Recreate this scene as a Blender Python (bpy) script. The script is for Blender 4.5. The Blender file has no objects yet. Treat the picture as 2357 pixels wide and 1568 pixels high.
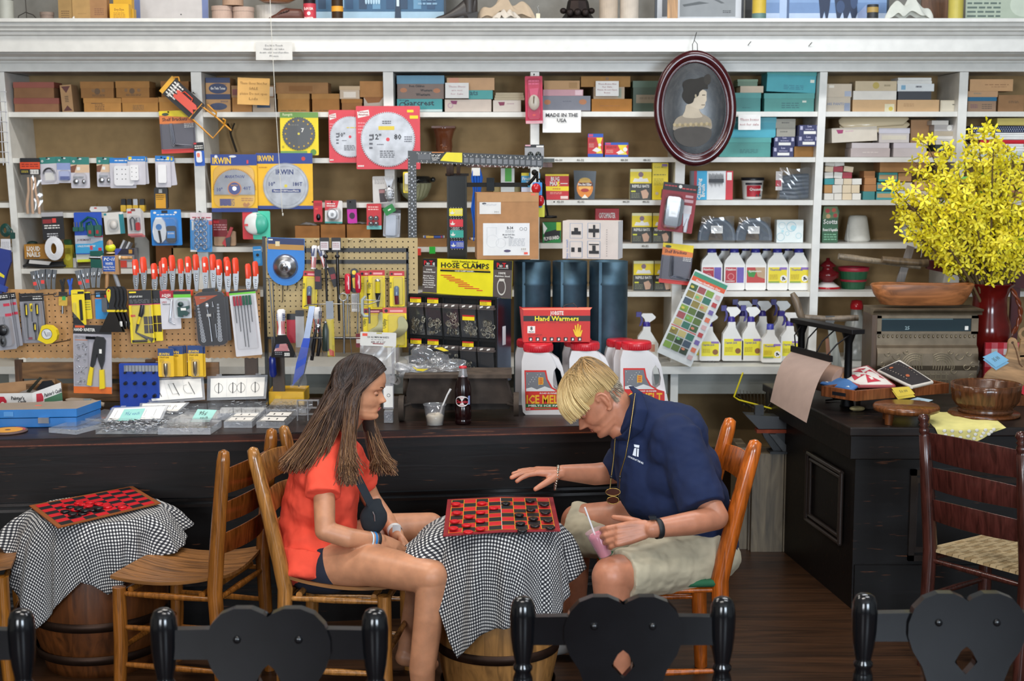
import bpy,math,random
from mathutils import Vector,Matrix,Euler,noise
R=math.radians;PI=math.pi;V=Vector
random.seed(7)
SC=bpy.context.scene;COL=SC.collection
# ----- camera
FPX=3270.0;W2,H2=1178.5,784.0;PITCH=R(7.2);CH=1.95
cd=bpy.data.cameras.new('camera');cam=bpy.data.objects.new('camera',cd);COL.objects.link(cam)
cam.location=(0,0,CH);cam.rotation_euler=(R(90)-PITCH,0,0)
cd.sensor_width=36;cd.lens=FPX/2357*36;cd.clip_start=.05;cd.clip_end=60
cd.dof.use_dof=True;cd.dof.focus_distance=5.1;cd.dof.aperture_fstop=5.0
SC.camera=cam
# ----- world, lights, exposure
w=bpy.data.worlds.new('world');SC.world=w;w.use_nodes=True
w.node_tree.nodes['Background'].inputs[0].default_value=(.62,.72,.9,1)
w.node_tree.nodes['Background'].inputs[1].default_value=.35
SC.view_settings.view_transform='Standard';SC.view_settings.look='None'
SC.view_settings.exposure=0.4;SC.view_settings.gamma=1;SC.view_settings.use_curve_mapping=False
def area(name,loc,tgt,sx,sy,power,col):
 l=bpy.data.lights.new(name,'AREA');l.shape='RECTANGLE';l.size=sx;l.size_y=sy;l.energy=power;l.color=col
 o=bpy.data.objects.new(name,l);COL.objects.link(o);o.location=loc
 o.rotation_euler=(V(tgt)-V(loc)).to_track_quat('-Z','Y').to_euler();return o
area('window_daylight',(-2.3,-2.9,2.3),(-.9,6,1.2),1.5,1.9,170,(.90,.95,1))
area('window_daylight',(2.4,-2.9,2.3),(1.4,6,1.2),1.8,1.9,262,(.76,.88,1))
for i,(x,y,pw,c)in enumerate([(-2.2,4.2,36,(1,.93,.84)),(-1.1,6.1,34,(1,.95,.88)),(1.5,6.0,34,(.93,.96,1)),(1.7,3.4,38,(.95,.97,1)),(-.2,2.2,42,(1,.95,.88))]):
 area('tube_lamp_light',(x,y,3.93),(x,y+.01,0),1.3,.22,pw,c)
# ----- pixel rays
_c,_s=math.cos(PITCH),math.sin(PITCH)
def ray(px,py):
 v=(H2-py)/FPX;return V(((px-W2)/FPX,_c+v*_s,-_s+v*_c))
def P(px,py,Z):d=ray(px,py);return V((0,0,CH))+d*(Z/d.y)
def PH(px,py,z):d=ray(px,py);return V((0,0,CH))+d*((z-CH)/d.z)
def KZ(py,Z):return Z/ray(0,py).y/FPX
def ZH(py,Z):return P(0,py,Z).z
# ----- materials
def lin(h):
 h=h.lstrip('#');c=[int(h[i:i+2],16)/255 for i in(0,2,4)]
 return tuple((x/12.92 if x<=.04045 else((x+.055)/1.055)**2.4)for x in c)+(1,)
_M={}
KA={'p':'plastic','c':'cardboard','t':'paint','m':'metal','h':'cloth','g':'gloss','d':'dull','a':'matte','r':'rubber','l':'lacquer','w':'gwood','f':'frost','q':'clear','e':'leather','s':'skin','i':'hair','n':'worn','u':'rust','o':'wood','x':'woodx'}
KIND={'':(.5,0,.04),'card':(.5,0,.04),'gloss':(.18,0,.0),'plastic':(.32,0,.02),'metal':(.28,1,.05),'dull':(.5,.8,.12),'chrome':(.1,1,0),'cloth':(.9,0,.05),'rubber':(.6,0,.02),'paint':(.38,0,.04),'matte':(.85,0,.06),'cardboard':(.8,0,.07),'lacquer':(.16,0,.12),'rust':(.75,.35,.25),'leather':(.45,0,.1)}
def M(key):
 if key in _M:return _M[key]
 hx,_,kind=key.partition(':');kind=KA.get(kind,kind);m=bpy.data.materials.new((kind or 'painted')+'_'+hx.strip('#'));m.use_nodes=True
 _M[key]=m;nt=m.node_tree;N=nt.nodes;L=nt.links;b=N['Principled BSDF'];out=N['Material Output']
 def nd(t,**k):
  n=N.new(t)
  for a,v in k.items():setattr(n,a,v)
  return n
 if kind in('clear','frost'):
  N.remove(b);t=nd('ShaderNodeBsdfTransparent');g=nd('ShaderNodeBsdfGlossy');mx=nd('ShaderNodeMixShader');fr=nd('ShaderNodeLayerWeight')
  d=nd('ShaderNodeBsdfDiffuse');m2=nd('ShaderNodeMixShader');d.inputs[0].default_value=lin(hx);t.inputs[0].default_value=(1,1,1,1)
  m2.inputs[0].default_value=.10 if kind=='clear' else.32
  L.new(t.outputs[0],m2.inputs[1]);L.new(d.outputs[0],m2.inputs[2])
  g.inputs['Roughness'].default_value=.08 if kind=='clear' else.25;fr.inputs[0].default_value=.28
  mm=nd('ShaderNodeMath',operation='MULTIPLY');mm.inputs[1].default_value=.6;L.new(fr.outputs['Facing'],mm.inputs[0])
  ad=nd('ShaderNodeMath',operation='ADD');ad.inputs[1].default_value=.05;L.new(mm.outputs[0],ad.inputs[0]);L.new(ad.outputs[0],mx.inputs[0])
  L.new(m2.outputs[0],mx.inputs[1]);L.new(g.outputs[0],mx.inputs[2]);L.new(mx.outputs[0],out.inputs[0]);return m
 if kind=='glass':
  b.inputs['Base Color'].default_value=lin(hx);b.inputs['Roughness'].default_value=.03
  b.inputs['Transmission Weight'].default_value=1;b.inputs['IOR'].default_value=1.2;return m
 c=lin(hx);tc=nd('ShaderNodeTexCoord');ob=tc.outputs['Object']
 if kind in('wood','woodx','woody','gwood','floor','worn'):
  mp=nd('ShaderNodeMapping');sc={'wood':(9,9,1.1),'gwood':(14,14,1.5),'woodx':(1.1,9,9),'worn':(.7,7,7),'woody':(9,1.1,9),'floor':(.6,6,5)}[kind]
  mp.inputs['Scale'].default_value=sc;L.new(ob,mp.inputs[0])
  n1=nd('ShaderNodeTexNoise');n1.inputs['Scale'].default_value=3.5;n1.inputs['Detail'].default_value=7;n1.inputs['Distortion'].default_value=1.2;L.new(mp.outputs[0],n1.inputs[0])
  cr=nd('ShaderNodeValToRGB');e=cr.color_ramp.elements;e[0].position=.3;e[1].position=.72
  e[0].color=tuple(x*.45 for x in c[:3])+(1,);e[1].color=tuple(min(1,x*1.35)for x in c[:3])+(1,)
  L.new(n1.outputs[0],cr.inputs[0]);colout=cr.outputs[0]
  if kind=='worn':
   e[0].color=(.004,.003,.003,1);e[1].color=c;e[1].position=.8
   n2=nd('ShaderNodeTexNoise');n2.inputs['Scale'].default_value=11;n2.inputs['Detail'].default_value=9;L.new(mp.outputs[0],n2.inputs[0])
   c2=nd('ShaderNodeValToRGB');c2.color_ramp.elements[0].position=.66;c2.color_ramp.elements[1].position=.74;L.new(n2.outputs[0],c2.inputs[0])
   mx=nd('ShaderNodeMixRGB');mx.inputs[2].default_value=(.12,.045,.02,1);L.new(c2.outputs[0],mx.inputs[0]);L.new(cr.outputs[0],mx.inputs[1]);colout=mx.outputs[0]
  if kind=='floor':
   sx=nd('ShaderNodeSeparateXYZ');L.new(ob,sx.inputs[0]);mu=nd('ShaderNodeMath',operation='MULTIPLY');mu.inputs[1].default_value=9;L.new(sx.outputs[1],mu.inputs[0])
   fr=nd('ShaderNodeMath',operation='FRACT');L.new(mu.outputs[0],fr.inputs[0]);lt=nd('ShaderNodeMath',operation='LESS_THAN');lt.inputs[1].default_value=.03;L.new(fr.outputs[0],lt.inputs[0])
   mx=nd('ShaderNodeMixRGB');mx.inputs[2].default_value=(.012,.008,.005,1);L.new(lt.outputs[0],mx.inputs[0]);L.new(colout,mx.inputs[1]);colout=mx.outputs[0]
  L.new(colout,b.inputs['Base Color']);b.inputs['Roughness'].default_value=.4 if kind!='gwood' else.22;b.inputs['Specular IOR Level'].default_value=.28 if kind in('worn','floor')else.5
  bp=nd('ShaderNodeBump');bp.inputs['Strength'].default_value=.25;bp.inputs['Distance'].default_value=.002;L.new(n1.outputs[0],bp.inputs['Height']);L.new(bp.outputs[0],b.inputs['Normal'])
  return m
 if kind=='skin':
  b.inputs['Subsurface Weight'].default_value=.12;b.inputs['Subsurface Radius'].default_value=(.02,.008,.004);b.inputs['Subsurface Scale'].default_value=.5
  b.inputs['Roughness'].default_value=.42;rg,mt,vr=.42,0,.1;scl=22
 elif kind=='hair':b.inputs['Roughness'].default_value=.38;rg,mt,vr=.38,0,.25;scl=60;b.inputs['Specular IOR Level'].default_value=.5
 else:rg,mt,vr=KIND[kind];scl=18
 b.inputs['Roughness'].default_value=rg;b.inputs['Metallic'].default_value=mt
 if vr>0:
  n1=nd('ShaderNodeTexNoise');n1.inputs['Scale'].default_value=scl;n1.inputs['Detail'].default_value=5;L.new(ob,n1.inputs[0])
  cr=nd('ShaderNodeValToRGB');e=cr.color_ramp.elements;e[0].position=.32;e[1].position=.68
  e[0].color=tuple(x*(1-vr*1.6)for x in c[:3])+(1,);e[1].color=tuple(min(1,x*(1+vr))for x in c[:3])+(1,)
  L.new(n1.outputs[0],cr.inputs[0]);L.new(cr.outputs[0],b.inputs['Base Color'])
  if kind in('cloth','matte','cardboard','rust'):
   n2=nd('ShaderNodeTexNoise');n2.inputs['Scale'].default_value=400 if kind!='rust' else 90;L.new(ob,n2.inputs[0])
   bp=nd('ShaderNodeBump');bp.inputs['Strength'].default_value=.2;bp.inputs['Distance'].default_value=.001;L.new(n2.outputs[0],bp.inputs['Height']);L.new(bp.outputs[0],b.inputs['Normal'])
 else:b.inputs['Base Color'].default_value=c
 return m
# ----- text outlines
_T={}
def text_polys(s,bold):
 k=(s,bold)
 if k in _T:return _T[k]
 cu=bpy.data.curves.new('t','FONT');cu.body=s;cu.size=1/.73;cu.resolution_u=1;cu.fill_mode='FRONT';cu.offset=.035 if bold else 0.0
 o=bpy.data.objects.new('t',cu);COL.objects.link(o);me=o.to_mesh()
 vs=[(v.co.x,v.co.y)for v in me.vertices];fs=[tuple(p.vertices)for p in me.polygons]
 o.to_mesh_clear();bpy.data.objects.remove(o);bpy.data.curves.remove(cu)
 if not vs:vs=[(0,0)]
 _T[k]=(vs,fs);return _T[k]
# ----- mesh builder
class MB:
 def __init__(s,X=None,flip=False):
  s.v=[];s.f=[];s.m=[];s.sm=[];s.keys=[];s.X=X or Matrix();s.flip=flip;s.zs=-1 if flip else 1
 def add(s,vs,fs,key,sm=False):
  b=len(s.v);s.v+=[s.X@V(p)for p in vs]
  if key not in s.keys:s.keys.append(key)
  i=s.keys.index(key)
  for f in fs:
   f=[b+a for a in f];s.f.append(f[::-1]if s.flip else f);s.m.append(i);s.sm.append(sm)
  return s
 def box(s,x0,y0,z0,x1,y1,z1,key,front=None):
  if x0>x1:x0,x1=x1,x0
  if y0>y1:y0,y1=y1,y0
  if z0>z1:z0,z1=z1,z0
  vs=[(x0,y0,z0),(x1,y0,z0),(x1,y1,z0),(x0,y1,z0),(x0,y0,z1),(x1,y0,z1),(x1,y1,z1),(x0,y1,z1)]
  s.add(vs,[(0,3,2,1),(4,5,6,7),(1,2,6,5),(2,3,7,6),(3,0,4,7)],key);s.add(vs,[(0,1,5,4)],front or key);return s
 def prism(s,p,y0,y1,key,side=None):
  n=len(p);a=sum(p[i][0]*p[(i+1)%n][1]-p[(i+1)%n][0]*p[i][1]for i in range(n))
  if a<0:p=p[::-1]
  vs=[(x,y0,z)for x,z in p]+[(x,y1,z)for x,z in p]
  s.add(vs,[tuple(range(n)),tuple(range(2*n-1,n-1,-1))],key)
  s.add(vs,[(i,i+n,(i+1)%n+n,(i+1)%n)for i in range(n)],side or key);return s
 def prismx(s,p,x0,x1,key,sm=False):
  n=len(p);a=sum(p[i][0]*p[(i+1)%n][1]-p[(i+1)%n][0]*p[i][1]for i in range(n))
  if a<0:p=p[::-1]
  vs=[(x0,y,z)for y,z in p]+[(x1,y,z)for y,z in p]
  s.add(vs,[tuple(range(n-1,-1,-1)),tuple(range(n,2*n))]+[(i,(i+1)%n,(i+1)%n+n,i+n)for i in range(n)],key,sm);return s
 def poly(s,p,y,key):
  n=len(p);a=sum(p[i][0]*p[(i+1)%n][1]-p[(i+1)%n][0]*p[i][1]for i in range(n))
  if a<0:p=p[::-1]
  return s.add([(x,y,z)for x,z in p],[tuple(range(n))],key)
 def rect(s,x0,z0,x1,z1,y,key):return s.poly([(min(x0,x1),min(z0,z1)),(max(x0,x1),min(z0,z1)),(max(x0,x1),max(z0,z1)),(min(x0,x1),max(z0,z1))],y,key)
 def disc(s,cx,cz,r,y,key,n=24,rz=None):rz=rz or r;return s.poly([(cx+r*math.cos(2*PI*i/n),cz+rz*math.sin(2*PI*i/n))for i in range(n)],y,key)
 def ring(s,cx,cz,r0,r1,y,key,n=28,a0=0,a1=2*PI,q=1):
  vs=[];fs=[]
  for i in range(n+1):
   a=a0+(a1-a0)*i/n
   vs+=[(cx+r0*math.cos(a),y,cz+q*r0*math.sin(a)),(cx+r1*math.cos(a),y,cz+q*r1*math.sin(a))]
  for i in range(n):fs.append((2*i,2*i+1,2*i+3,2*i+2))
  return s.add(vs,fs,key)
 def text(s,t,x,z,h,y,key,al='c',w=None,bold=True,rot=0,it=0):
  vs,fs=text_polys(t,bold);xa=min(v[0]for v in vs);xb=max(v[0]for v in vs);W=max(xb-xa,1e-6)
  sx=h if w is None else w/W;ox={'c':-(xa+xb)/2,'l':-xa,'r':-xb}[al];cr,sr=math.cos(rot),math.sin(rot);o=[]
  for a,b in vs:
   u=(a+ox)*sx+it*b*h;v_=b*h;o.append((x+u*cr-v_*sr,y,z+s.zs*(u*sr+v_*cr)))
  fs=[f[::-1]for f in fs]if s.flip else fs
  return s.add(o,fs,key)
 def tube(s,pts,r,key,n=8,closed=False,caps=True,sq=1):
  pts=[V(p)for p in pts];m=len(pts);rs=r if hasattr(r,'__len__')else[r]*m;vs=[];fs=[];up=None
  for i,p in enumerate(pts):
   t=(pts[(i+1)%m]-pts[i-1])if closed else(pts[min(i+1,m-1)]-pts[max(i-1,0)])
   t=t.normalized()if t.length>1e-9 else V((0,0,1))
   if up is None:up=t.orthogonal().normalized()if abs(t.x)>.9 or abs(t.z)>.9 else t.cross(V((0,0,1))).normalized()
   up=(up-t*up.dot(t));up=up.normalized()if up.length>1e-6 else t.orthogonal().normalized();bi=t.cross(up)
   for j in range(n):
    a=2*PI*j/n;vs.append(p+(up*math.cos(a)+bi*math.sin(a)*sq)*rs[i])
  for i in range(m if closed else m-1):
   for j in range(n):
    a,b=i*n+j,i*n+(j+1)%n;c,d=((i+1)%m)*n+(j+1)%n,((i+1)%m)*n+j;fs.append((a,b,c,d))
  s.add(vs,fs,key,True)
  if caps and not closed:s.add(vs,[tuple(range(n-1,-1,-1)),tuple(range((m-1)*n,m*n))],key)
  return s
 def lathe(s,prof,key,n=24,c=(0,0,0),a0=0,a1=2*PI,sm=True,sx=1,sy=1):
  full=abs(a1-a0-2*PI)<1e-6;vs=[];fs=[];m=len(prof);k=n if full else n+1
  for i in range(k):
   a=a0+(a1-a0)*i/n
   for r,z in prof:vs.append((c[0]+sx*r*math.cos(a),c[1]+sy*r*math.sin(a),c[2]+z))
  for i in range(n):
   for j in range(m-1):
    a,b=i*m+j,((i+1)%k)*m+j;fs.append((a,b,b+1,a+1))
  dn=prof[-1][1]<prof[0][1]
  if dn:fs=[f[::-1]for f in fs]
  return s.add(vs,fs,key,sm)
 def ball(s,c,r,key,n=16,m=10):
  r=r if hasattr(r,'__len__')else(r,r,r)
  vs=[];fs=[]
  for i in range(m+1):
   t=PI*i/m
   for j in range(n):a=2*PI*j/n;vs.append((c[0]+r[0]*math.sin(t)*math.cos(a),c[1]+r[1]*math.sin(t)*math.sin(a),c[2]-r[2]*math.cos(t)))
  for i in range(m):
   for j in range(n):fs.append((i*n+j,i*n+(j+1)%n,(i+1)*n+(j+1)%n,(i+1)*n+j))
  return s.add(vs,fs,key,True)
 def grid(s,fn,nu,nv,key,sm=True):
  vs=[fn(i/nu,j/nv)for j in range(nv+1)for i in range(nu+1)]
  return s.add(vs,[(j*(nu+1)+i,j*(nu+1)+i+1,(j+1)*(nu+1)+i+1,(j+1)*(nu+1)+i)for j in range(nv)for i in range(nu)],key,sm)
 def build(s,name,parent=None,bevel=0,solid=0,sub=0):
  me=bpy.data.meshes.new(name);me.from_pydata([tuple(v)for v in s.v],[],s.f)
  for k in s.keys:me.materials.append(M(k)if isinstance(k,str)else k)
  me.polygons.foreach_set('material_index',s.m);me.polygons.foreach_set('use_smooth',s.sm);me.update()
  o=bpy.data.objects.new(name,me);COL.objects.link(o)
  if parent:o.parent=parent
  if solid:q=o.modifiers.new('solid','SOLIDIFY');q.thickness=solid;q.offset=0
  if bevel:q=o.modifiers.new('bevel','BEVEL');q.width=bevel;q.segments=2;q.limit_method='ANGLE';q.angle_limit=R(50)
  if sub:q=o.modifiers.new('sub','SUBSURF');q.levels=q.render_levels=sub
  return o
def tag(o,label=None,cat=None,group=None,kind=None):
 if label:o['label']=label
 if cat:o['category']=cat
 if group:o['group']=group
 if kind:o['kind']=kind
 return o
def thing(name,loc=(0,0,0),rz=0,ry=0,rx=0,**k):
 o=bpy.data.objects.new(name,None);COL.objects.link(o);o.location=loc;o.rotation_euler=(rx,ry,rz);o.empty_display_size=.05;return tag(o,**k)
class It:
 def __init__(s,cx,cy,Z,rot=0,rz=0,rx=0,h=None,xs=1):
  s.cx,s.cy=cx,cy;s.k=KZ(cy,Z);s.loc=P(cx,cy,Z);s.parts=[];s.rot=rot;s.rz=rz;s.rx=rx
  if h is not None:s.loc.z=h+.001
  k=s.k;s.X=Matrix(((k*xs,0,0,-cx*k*xs),(0,k,0,0),(0,0,-k,cy*k),(0,0,0,1)))
  s.L={}
 def __call__(s,part,parent=None,**b):
  if part not in s.L:s.L[part]=MB(s.X,True);s.parts.append((part,parent,b))
  return s.L[part]
 def done(s,name,label,cat,group=None):
  if len(s.parts)==1:
   p,_,b=s.parts[0];o=s.L[p].build(name,None,**b);o.location=s.loc;o.rotation_euler=(s.rx,R(s.rot),R(s.rz));return tag(o,label,cat,group)
  e=thing(name,s.loc,R(s.rz),R(s.rot),s.rx,label=label,cat=cat,group=group);made={}
  for p,par,b in s.parts:made[p]=s.L[p].build(p.split('.')[0],made.get(par,e),**b)
  s.made=made
  return e
# ===== room and built-in shelving
ZS,ZB=7.6,7.98
def struct(name,mb,**b):return tag(mb.build(name,None,**b),kind='structure')
struct('floor',MB().box(-5,-3.1,-.1,5,8.3,0,'3d2616:floor'))
struct('ceiling',MB().box(-5,-3.1,4.0,5,8.3,4.1,'c9c6be:a'))
struct('wall_left',MB().box(-5.1,-3.1,0,-5,8.3,4,'8f897c:a'))
struct('wall_right',MB().box(5,-3.1,0,5.1,8.3,4,'8f9290:a'))
struct('wall_back',MB().box(-5,8.0,0,5,8.1,4,'85827b:a'))
mb=MB()
for a,b in((-5,-3.1),(-1.5,1.45),(3.35,5)):mb.box(a,-3.1,0,b,-3.0,4,'4c4740:a')
for a,b in((-3.1,-1.5),(1.45,3.35)):mb.box(a,-3.1,0,b,-3.0,1.2,'4c4740:a');mb.box(a,-3.1,3.4,b,-3.0,4,'4c4740:a')
struct('wall_front',mb)
for i,(x,y)in enumerate([(-2.2,4.2),(-1.1,6.1),(1.5,6.0),(1.7,3.4),(-.2,2.2)]):
 e=thing('ceiling_lamp',(x,y,3.95),label='long white tube lamp on the ceiling above the shop, number not in view',cat='lamp',group='tube lamps on the ceiling')
 MB().box(-.66,-.09,0,.66,.09,.05,'e8e8e4:t').build('housing',e)
tr=tag(thing('shelving_unit',(0,0,0)),'white painted wooden wall shelving with a moulded cornice and tan back boards','shelving')
WH='dddbd5:t';WH2='d8d5cd:t'
yl=lambda py,Z=ZS:ZH(py,Z)
def sx(px,Z=ZS,py=370):return P(px,py,Z).x
pr=[(8.0,yl(42,7.3)),(7.3,yl(42,7.3)),(7.3,yl(50,7.3)),(7.33,yl(52,7.33)),(7.325,yl(60,7.33)),(7.345,yl(66,7.34)),(7.34,yl(70,7.34)),(7.36,yl(73,7.36)),(7.365,yl(80,7.365)),(7.38,yl(83,7.38)),(7.38,yl(119,7.38)),(7.47,yl(119.5,7.47)),(7.475,yl(124,7.475)),(7.53,yl(131,7.53)),(7.535,yl(136,7.535)),(7.555,yl(141,7.555)),(7.555,yl(144,7.555)),(7.59,yl(145,7.59)),(ZS-.01,yl(165,ZS)),(8.0,yl(165,ZS))]
MB().prismx(pr,-4.9,4.9,WH).build('cornice',tr)
MB().box(-4.9,ZB,0,4.9,8.0,2.62,'9c8058:a').build('back_panel',tr)
POST=[(-330,-305,-322,-297),(-3,11,26,42),(440,464,453,477),(882,905,888,910),(1221,1241,1221,1241),(1562,1584,1550,1572),(1887,1904,1870,1888),(2208,2228,2192,2212),(2620,2640,2600,2620)]
ztop=yl(166);zt_,zb_=ztop,yl(500)
def upx(i,j,z):
 a=sx(POST[i][j],ZS,165);b=sx(POST[i][j+2],ZS,500);t=(z-zt_)/(zb_-zt_);t=min(t,1.35);return a+(b-a)*t
for i in range(len(POST)):
 zl=.86;m=MB();m.prism([(upx(i,0,ztop),ztop),(upx(i,1,ztop),ztop),(upx(i,1,zb_),zb_),(upx(i,1,1.0),1.0),(upx(i,1,1.0),zl),(upx(i,0,1.0),zl),(upx(i,0,1.0),1.0),(upx(i,0,zb_),zb_)],ZS-.012,ZB,WH);m.build('upright',tr,bevel=.003)
ROWS=[258,364,467,569,672]
for i in range(len(POST)-1):
 rows=ROWS if i!=1 else[258,364,490,619]
 if i>=4:rows=[257,362,461,561,672]
 if i==0:rows=[258,364,467,569]
 for py in rows:
  z=yl(py);MB().box(upx(i,1,z)-.01,ZS,z-.026,upx(i+1,0,z)+.01,ZB,z,WH2).build('shelf',tr,bevel=.002)
ZBASE=yl(833)
MB().box(-4.9,7.42,ZBASE-.04,4.9,ZB,ZBASE,'cfcec8:t').build('base_shelf',tr,bevel=.003)
mb=MB();mb.box(-4.9,7.51,ZBASE-.16,4.9,7.53,ZBASE-.04,'8f9088:t');mb.build('apron',tr)
for px in(-200,30,640,890,1235,1552,1885,2230):mb=MB();x=sx(px);mb.box(x-.02,7.45,0,x+.02,7.508,ZBASE-.04,'cfcec8:t');mb.build('base_post',tr)
MB().box(-4.9,7.5,.3,4.9,ZB,.33,'6d675c:t').build('lower_shelf',tr)
SHZ={}
def shz(py,i=None):
 return yl(py)
# ===== old shop counter
CT=.84
A=PH(0,1012,CT);B=PH(1300,981,CT);d=(B-A).normalized();ang=math.atan2(d.y,d.x)
A2=A-d*.9;L=(B-A).length+.9+.47
ctr=thing('shop_counter',(A2.x,A2.y,0),ang,label='long dark worn wooden shop counter below the shelves',cat='counter')
CD=.87
mb=MB();mb.box(0,0,CT-.035,L,CD,CT,'33211b:n');mb.build('top',ctr,bevel=.008)
mb=MB();mb.box(.0,.02,CT-.075,L-.02,.04,CT-.035,'20120e:n');mb.box(.0,.045,CT-.27,L-.03,.07,CT-.075,'150d0b:n');mb.build('frieze',ctr,bevel=.004)
mb=MB();mb.box(-.003,-.006,CT-.034,L,.002,CT-.004,'4a2215:n');mb.box(0,-.0075,CT-.03,L,-.005,CT-.026,'6e3518:o');mb.build('worn_edge',ctr,bevel=.002)
mb=MB();mb.box(0,.09,0,L-.05,CD-.03,CT-.036,'0a0807:n')
for z0 in(.12,.15,.18,.52,.545,.57):mb.box(0,.075,z0,L-.05,.092,z0+.012,'1a1615:g')
mb.build('carcass',ctr)
def onctr(px,py_front=None,dy=0):
 p=PH(px,py_front,CT);return p
# ===== panelled island counter at the right
C0=PH(1957,984,CT-.02)
Zi=C0.y;IH=CT-.02
isl=thing('island_counter',(C0.x,Zi,0),0,label='black panelled counter island with a worn moulded top at the right',cat='counter')
S=PH(1800,905,IH)-C0
def sk(x,y):
 return(x+S.x/S.y*y,y)
def skbox(x0,y0,z0,x1,y1,z1,k,mb):
 c=[sk(x0,y0),sk(x1,y0),(x1,y1),sk(x0,y1)]
 vs=[(a,b,z0)for a,b in c]+[(a,b,z1)for a,b in c]
 mb.add(vs,[(0,3,2,1),(4,5,6,7),(0,1,5,4),(1,2,6,5),(2,3,7,6),(3,0,4,7)],k)
mb=MB();skbox(0,0,IH-.04,2.4,1.22,IH,'2a1f1b:n',mb);mb.build('top',isl,bevel=.006)
mb=MB();skbox(.012,.02,IH-.145,2.4,1.2,IH-.04,'171210:n',mb);skbox(.03,.04,IH-.06,2.4,1.2,IH-.035,'171210:n',mb);mb.build('frieze',isl,bevel=.004)
mb=MB();skbox(.05,.06,0,2.4,1.17,IH-.14,'110e0d:n',mb)
k='17130f:n'
mb.build('carcass',isl)
mb=MB()
for(x0,x1)in((.28,1.0),(1.15,1.9)):
 for(a,b,c_,d_)in((x0,.60,x1,.625),(x0,.22,x1,.245),(x0,.22,x0+.025,.625),(x1-.025,.22,x1,.625)):
  mb.box(a,.04,b,c_,.065,d_,'221c19:g')
  ii=.035;mb.box(max(a,x0+ii)if a==x0 else a-ii,.052,b+(ii if b<.3 else-ii),min(c_,x1-ii),.065,d_+(ii if b<.3 and d_<.3 else-ii),'2a2320:g')
mb.box(.05,.045,0,2.3,.06,.2,'0e0c0b:n')
mb.build('front_panelling',isl)
mb=MB()
def sp(y,z,t=0):q=sk(.05,y);return(q[0]-t,q[1],z)
for(ya,za,yb,zb)in((.18,.58,.62,.58),(.18,.26,.62,.26),(.18,.26,.18,.58),(.62,.26,.62,.58)):
 for t,dd in((.014,0),(.008,.025)):
  mb.tube([sp(ya+(dd if ya<.3 else-dd),za+(dd if za<.4 else-dd),t),sp(yb+(dd if yb<.3 else-dd),zb+(dd if zb<.4 else-dd),t)],.011,'2b2320:g',n=6)
mb.build('end_panelling',isl)
# ===== printed faces
BK='15151a';WT='e9e6e0'
def deco(mb,x0,y0,x1,y1,y,ops,st=.12):
 w_,h_=x1-x0,y1-y0;fx=lambda u:x0+u*w_;fy=lambda v:y0+v*h_;q=y
 for o in ops:
  q-=st;t=o[0]
  if t=='r':mb.rect(fx(o[1]),fy(o[2]),fx(o[3]),fy(o[4]),q,o[5])
  elif t=='t':
   al=o[6]if len(o)>6 else 'c';wd=o[7]*w_ if len(o)>7 and o[7]else None
   mb.text(o[1],fx(o[2]),fy(o[3]),o[4]*h_,q,o[5],al,wd,rot=(o[8]if len(o)>8 else 0))
  elif t=='d':mb.disc(fx(o[1]),fy(o[2]),o[3]*w_,q,o[4],20,(o[5]*h_ if len(o)>5 else None))
  elif t=='o':mb.ring(fx(o[1]),fy(o[2]),o[3]*w_,o[4]*w_,q,o[5])
  elif t=='p':mb.poly([(fx(a),fy(b))for a,b in o[1]],q,o[2])
  elif t=='l':
   n=o[5];r_=random.Random(n*7+int(x0))
   for i in range(n):
    v0=o[2]+(o[4]-o[2])*(i+.15)/n;v1=o[2]+(o[4]-o[2])*(i+.6)/n;u=o[1]
    while u<o[3]-.02*(o[3]-o[1]):
     e=min(o[3],u+(o[3]-o[1])*r_.uniform(.12,.3));mb.rect(fx(u),fy(v0),fx(e),fy(v1),q,o[6]);u=e+(o[3]-o[1])*.05
  elif t=='b':
   mb.rect(fx(o[1]),fy(o[2]),fx(o[3]),fy(o[4]),q,WT);n=9
   for i in range(n):
    a=o[1]+(o[3]-o[1])*(i+.3)/n;mb.rect(fx(a),fy(o[2]+.15*(o[4]-o[2])),fx(a+(o[3]-o[1])*(.25+.3*(i%3==0))/n),fy(o[4]-.15*(o[4]-o[2])),q-st/2,BK)
CB='b0834e:c'
def stack(row,items,Z=7.66,back=None):
 z=yl(row);top={}
 for it in items:
  x0,x1,h,col,lid,ops,label=it[:7];o=it[7]if len(it)>7 else{}
  Zz=o.get('Z',Z);base=z
  for(a,b),t in top.items():
   if min(b,x1)-max(a,x0)>.15*(x1-x0)and o.get('on',1):base=max(base,t)
  if o.get('z')is not None:base=o['z']
  cy=row;I=It((x0+x1)/2,cy,Zz,o.get('rot',0),o.get('rz',0),h=base+.0005+o.get('up',0)*.0023)
  k=I.k;dp=o.get('d',58)
  b=I('body',bevel=.0015)
  if lid:
   lh,lc=lid;b.box(x0+1,0,cy-h+2,x1-1,dp,cy,col);l=I('lid',bevel=.0015);l.box(x0,-.8,cy-h,x1,dp+.8,cy-h+lh,lc)
   deco(b,x0,cy-h,x1,cy,0 if o.get('body',1)else-.8,ops)if ops else None
  else:
   b.box(x0,0,cy-h,x1,dp,cy,col);deco(b,x0,cy-h,x1,cy,0,ops)if ops else None
  I.done(o.get('name','shoe_box'),label,o.get('cat','box'),o.get('g'))
  top[(x0,x1)]=base+.0005+h*k
TQ='2f8f92'
def pr_(*a):return list(a)
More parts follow.
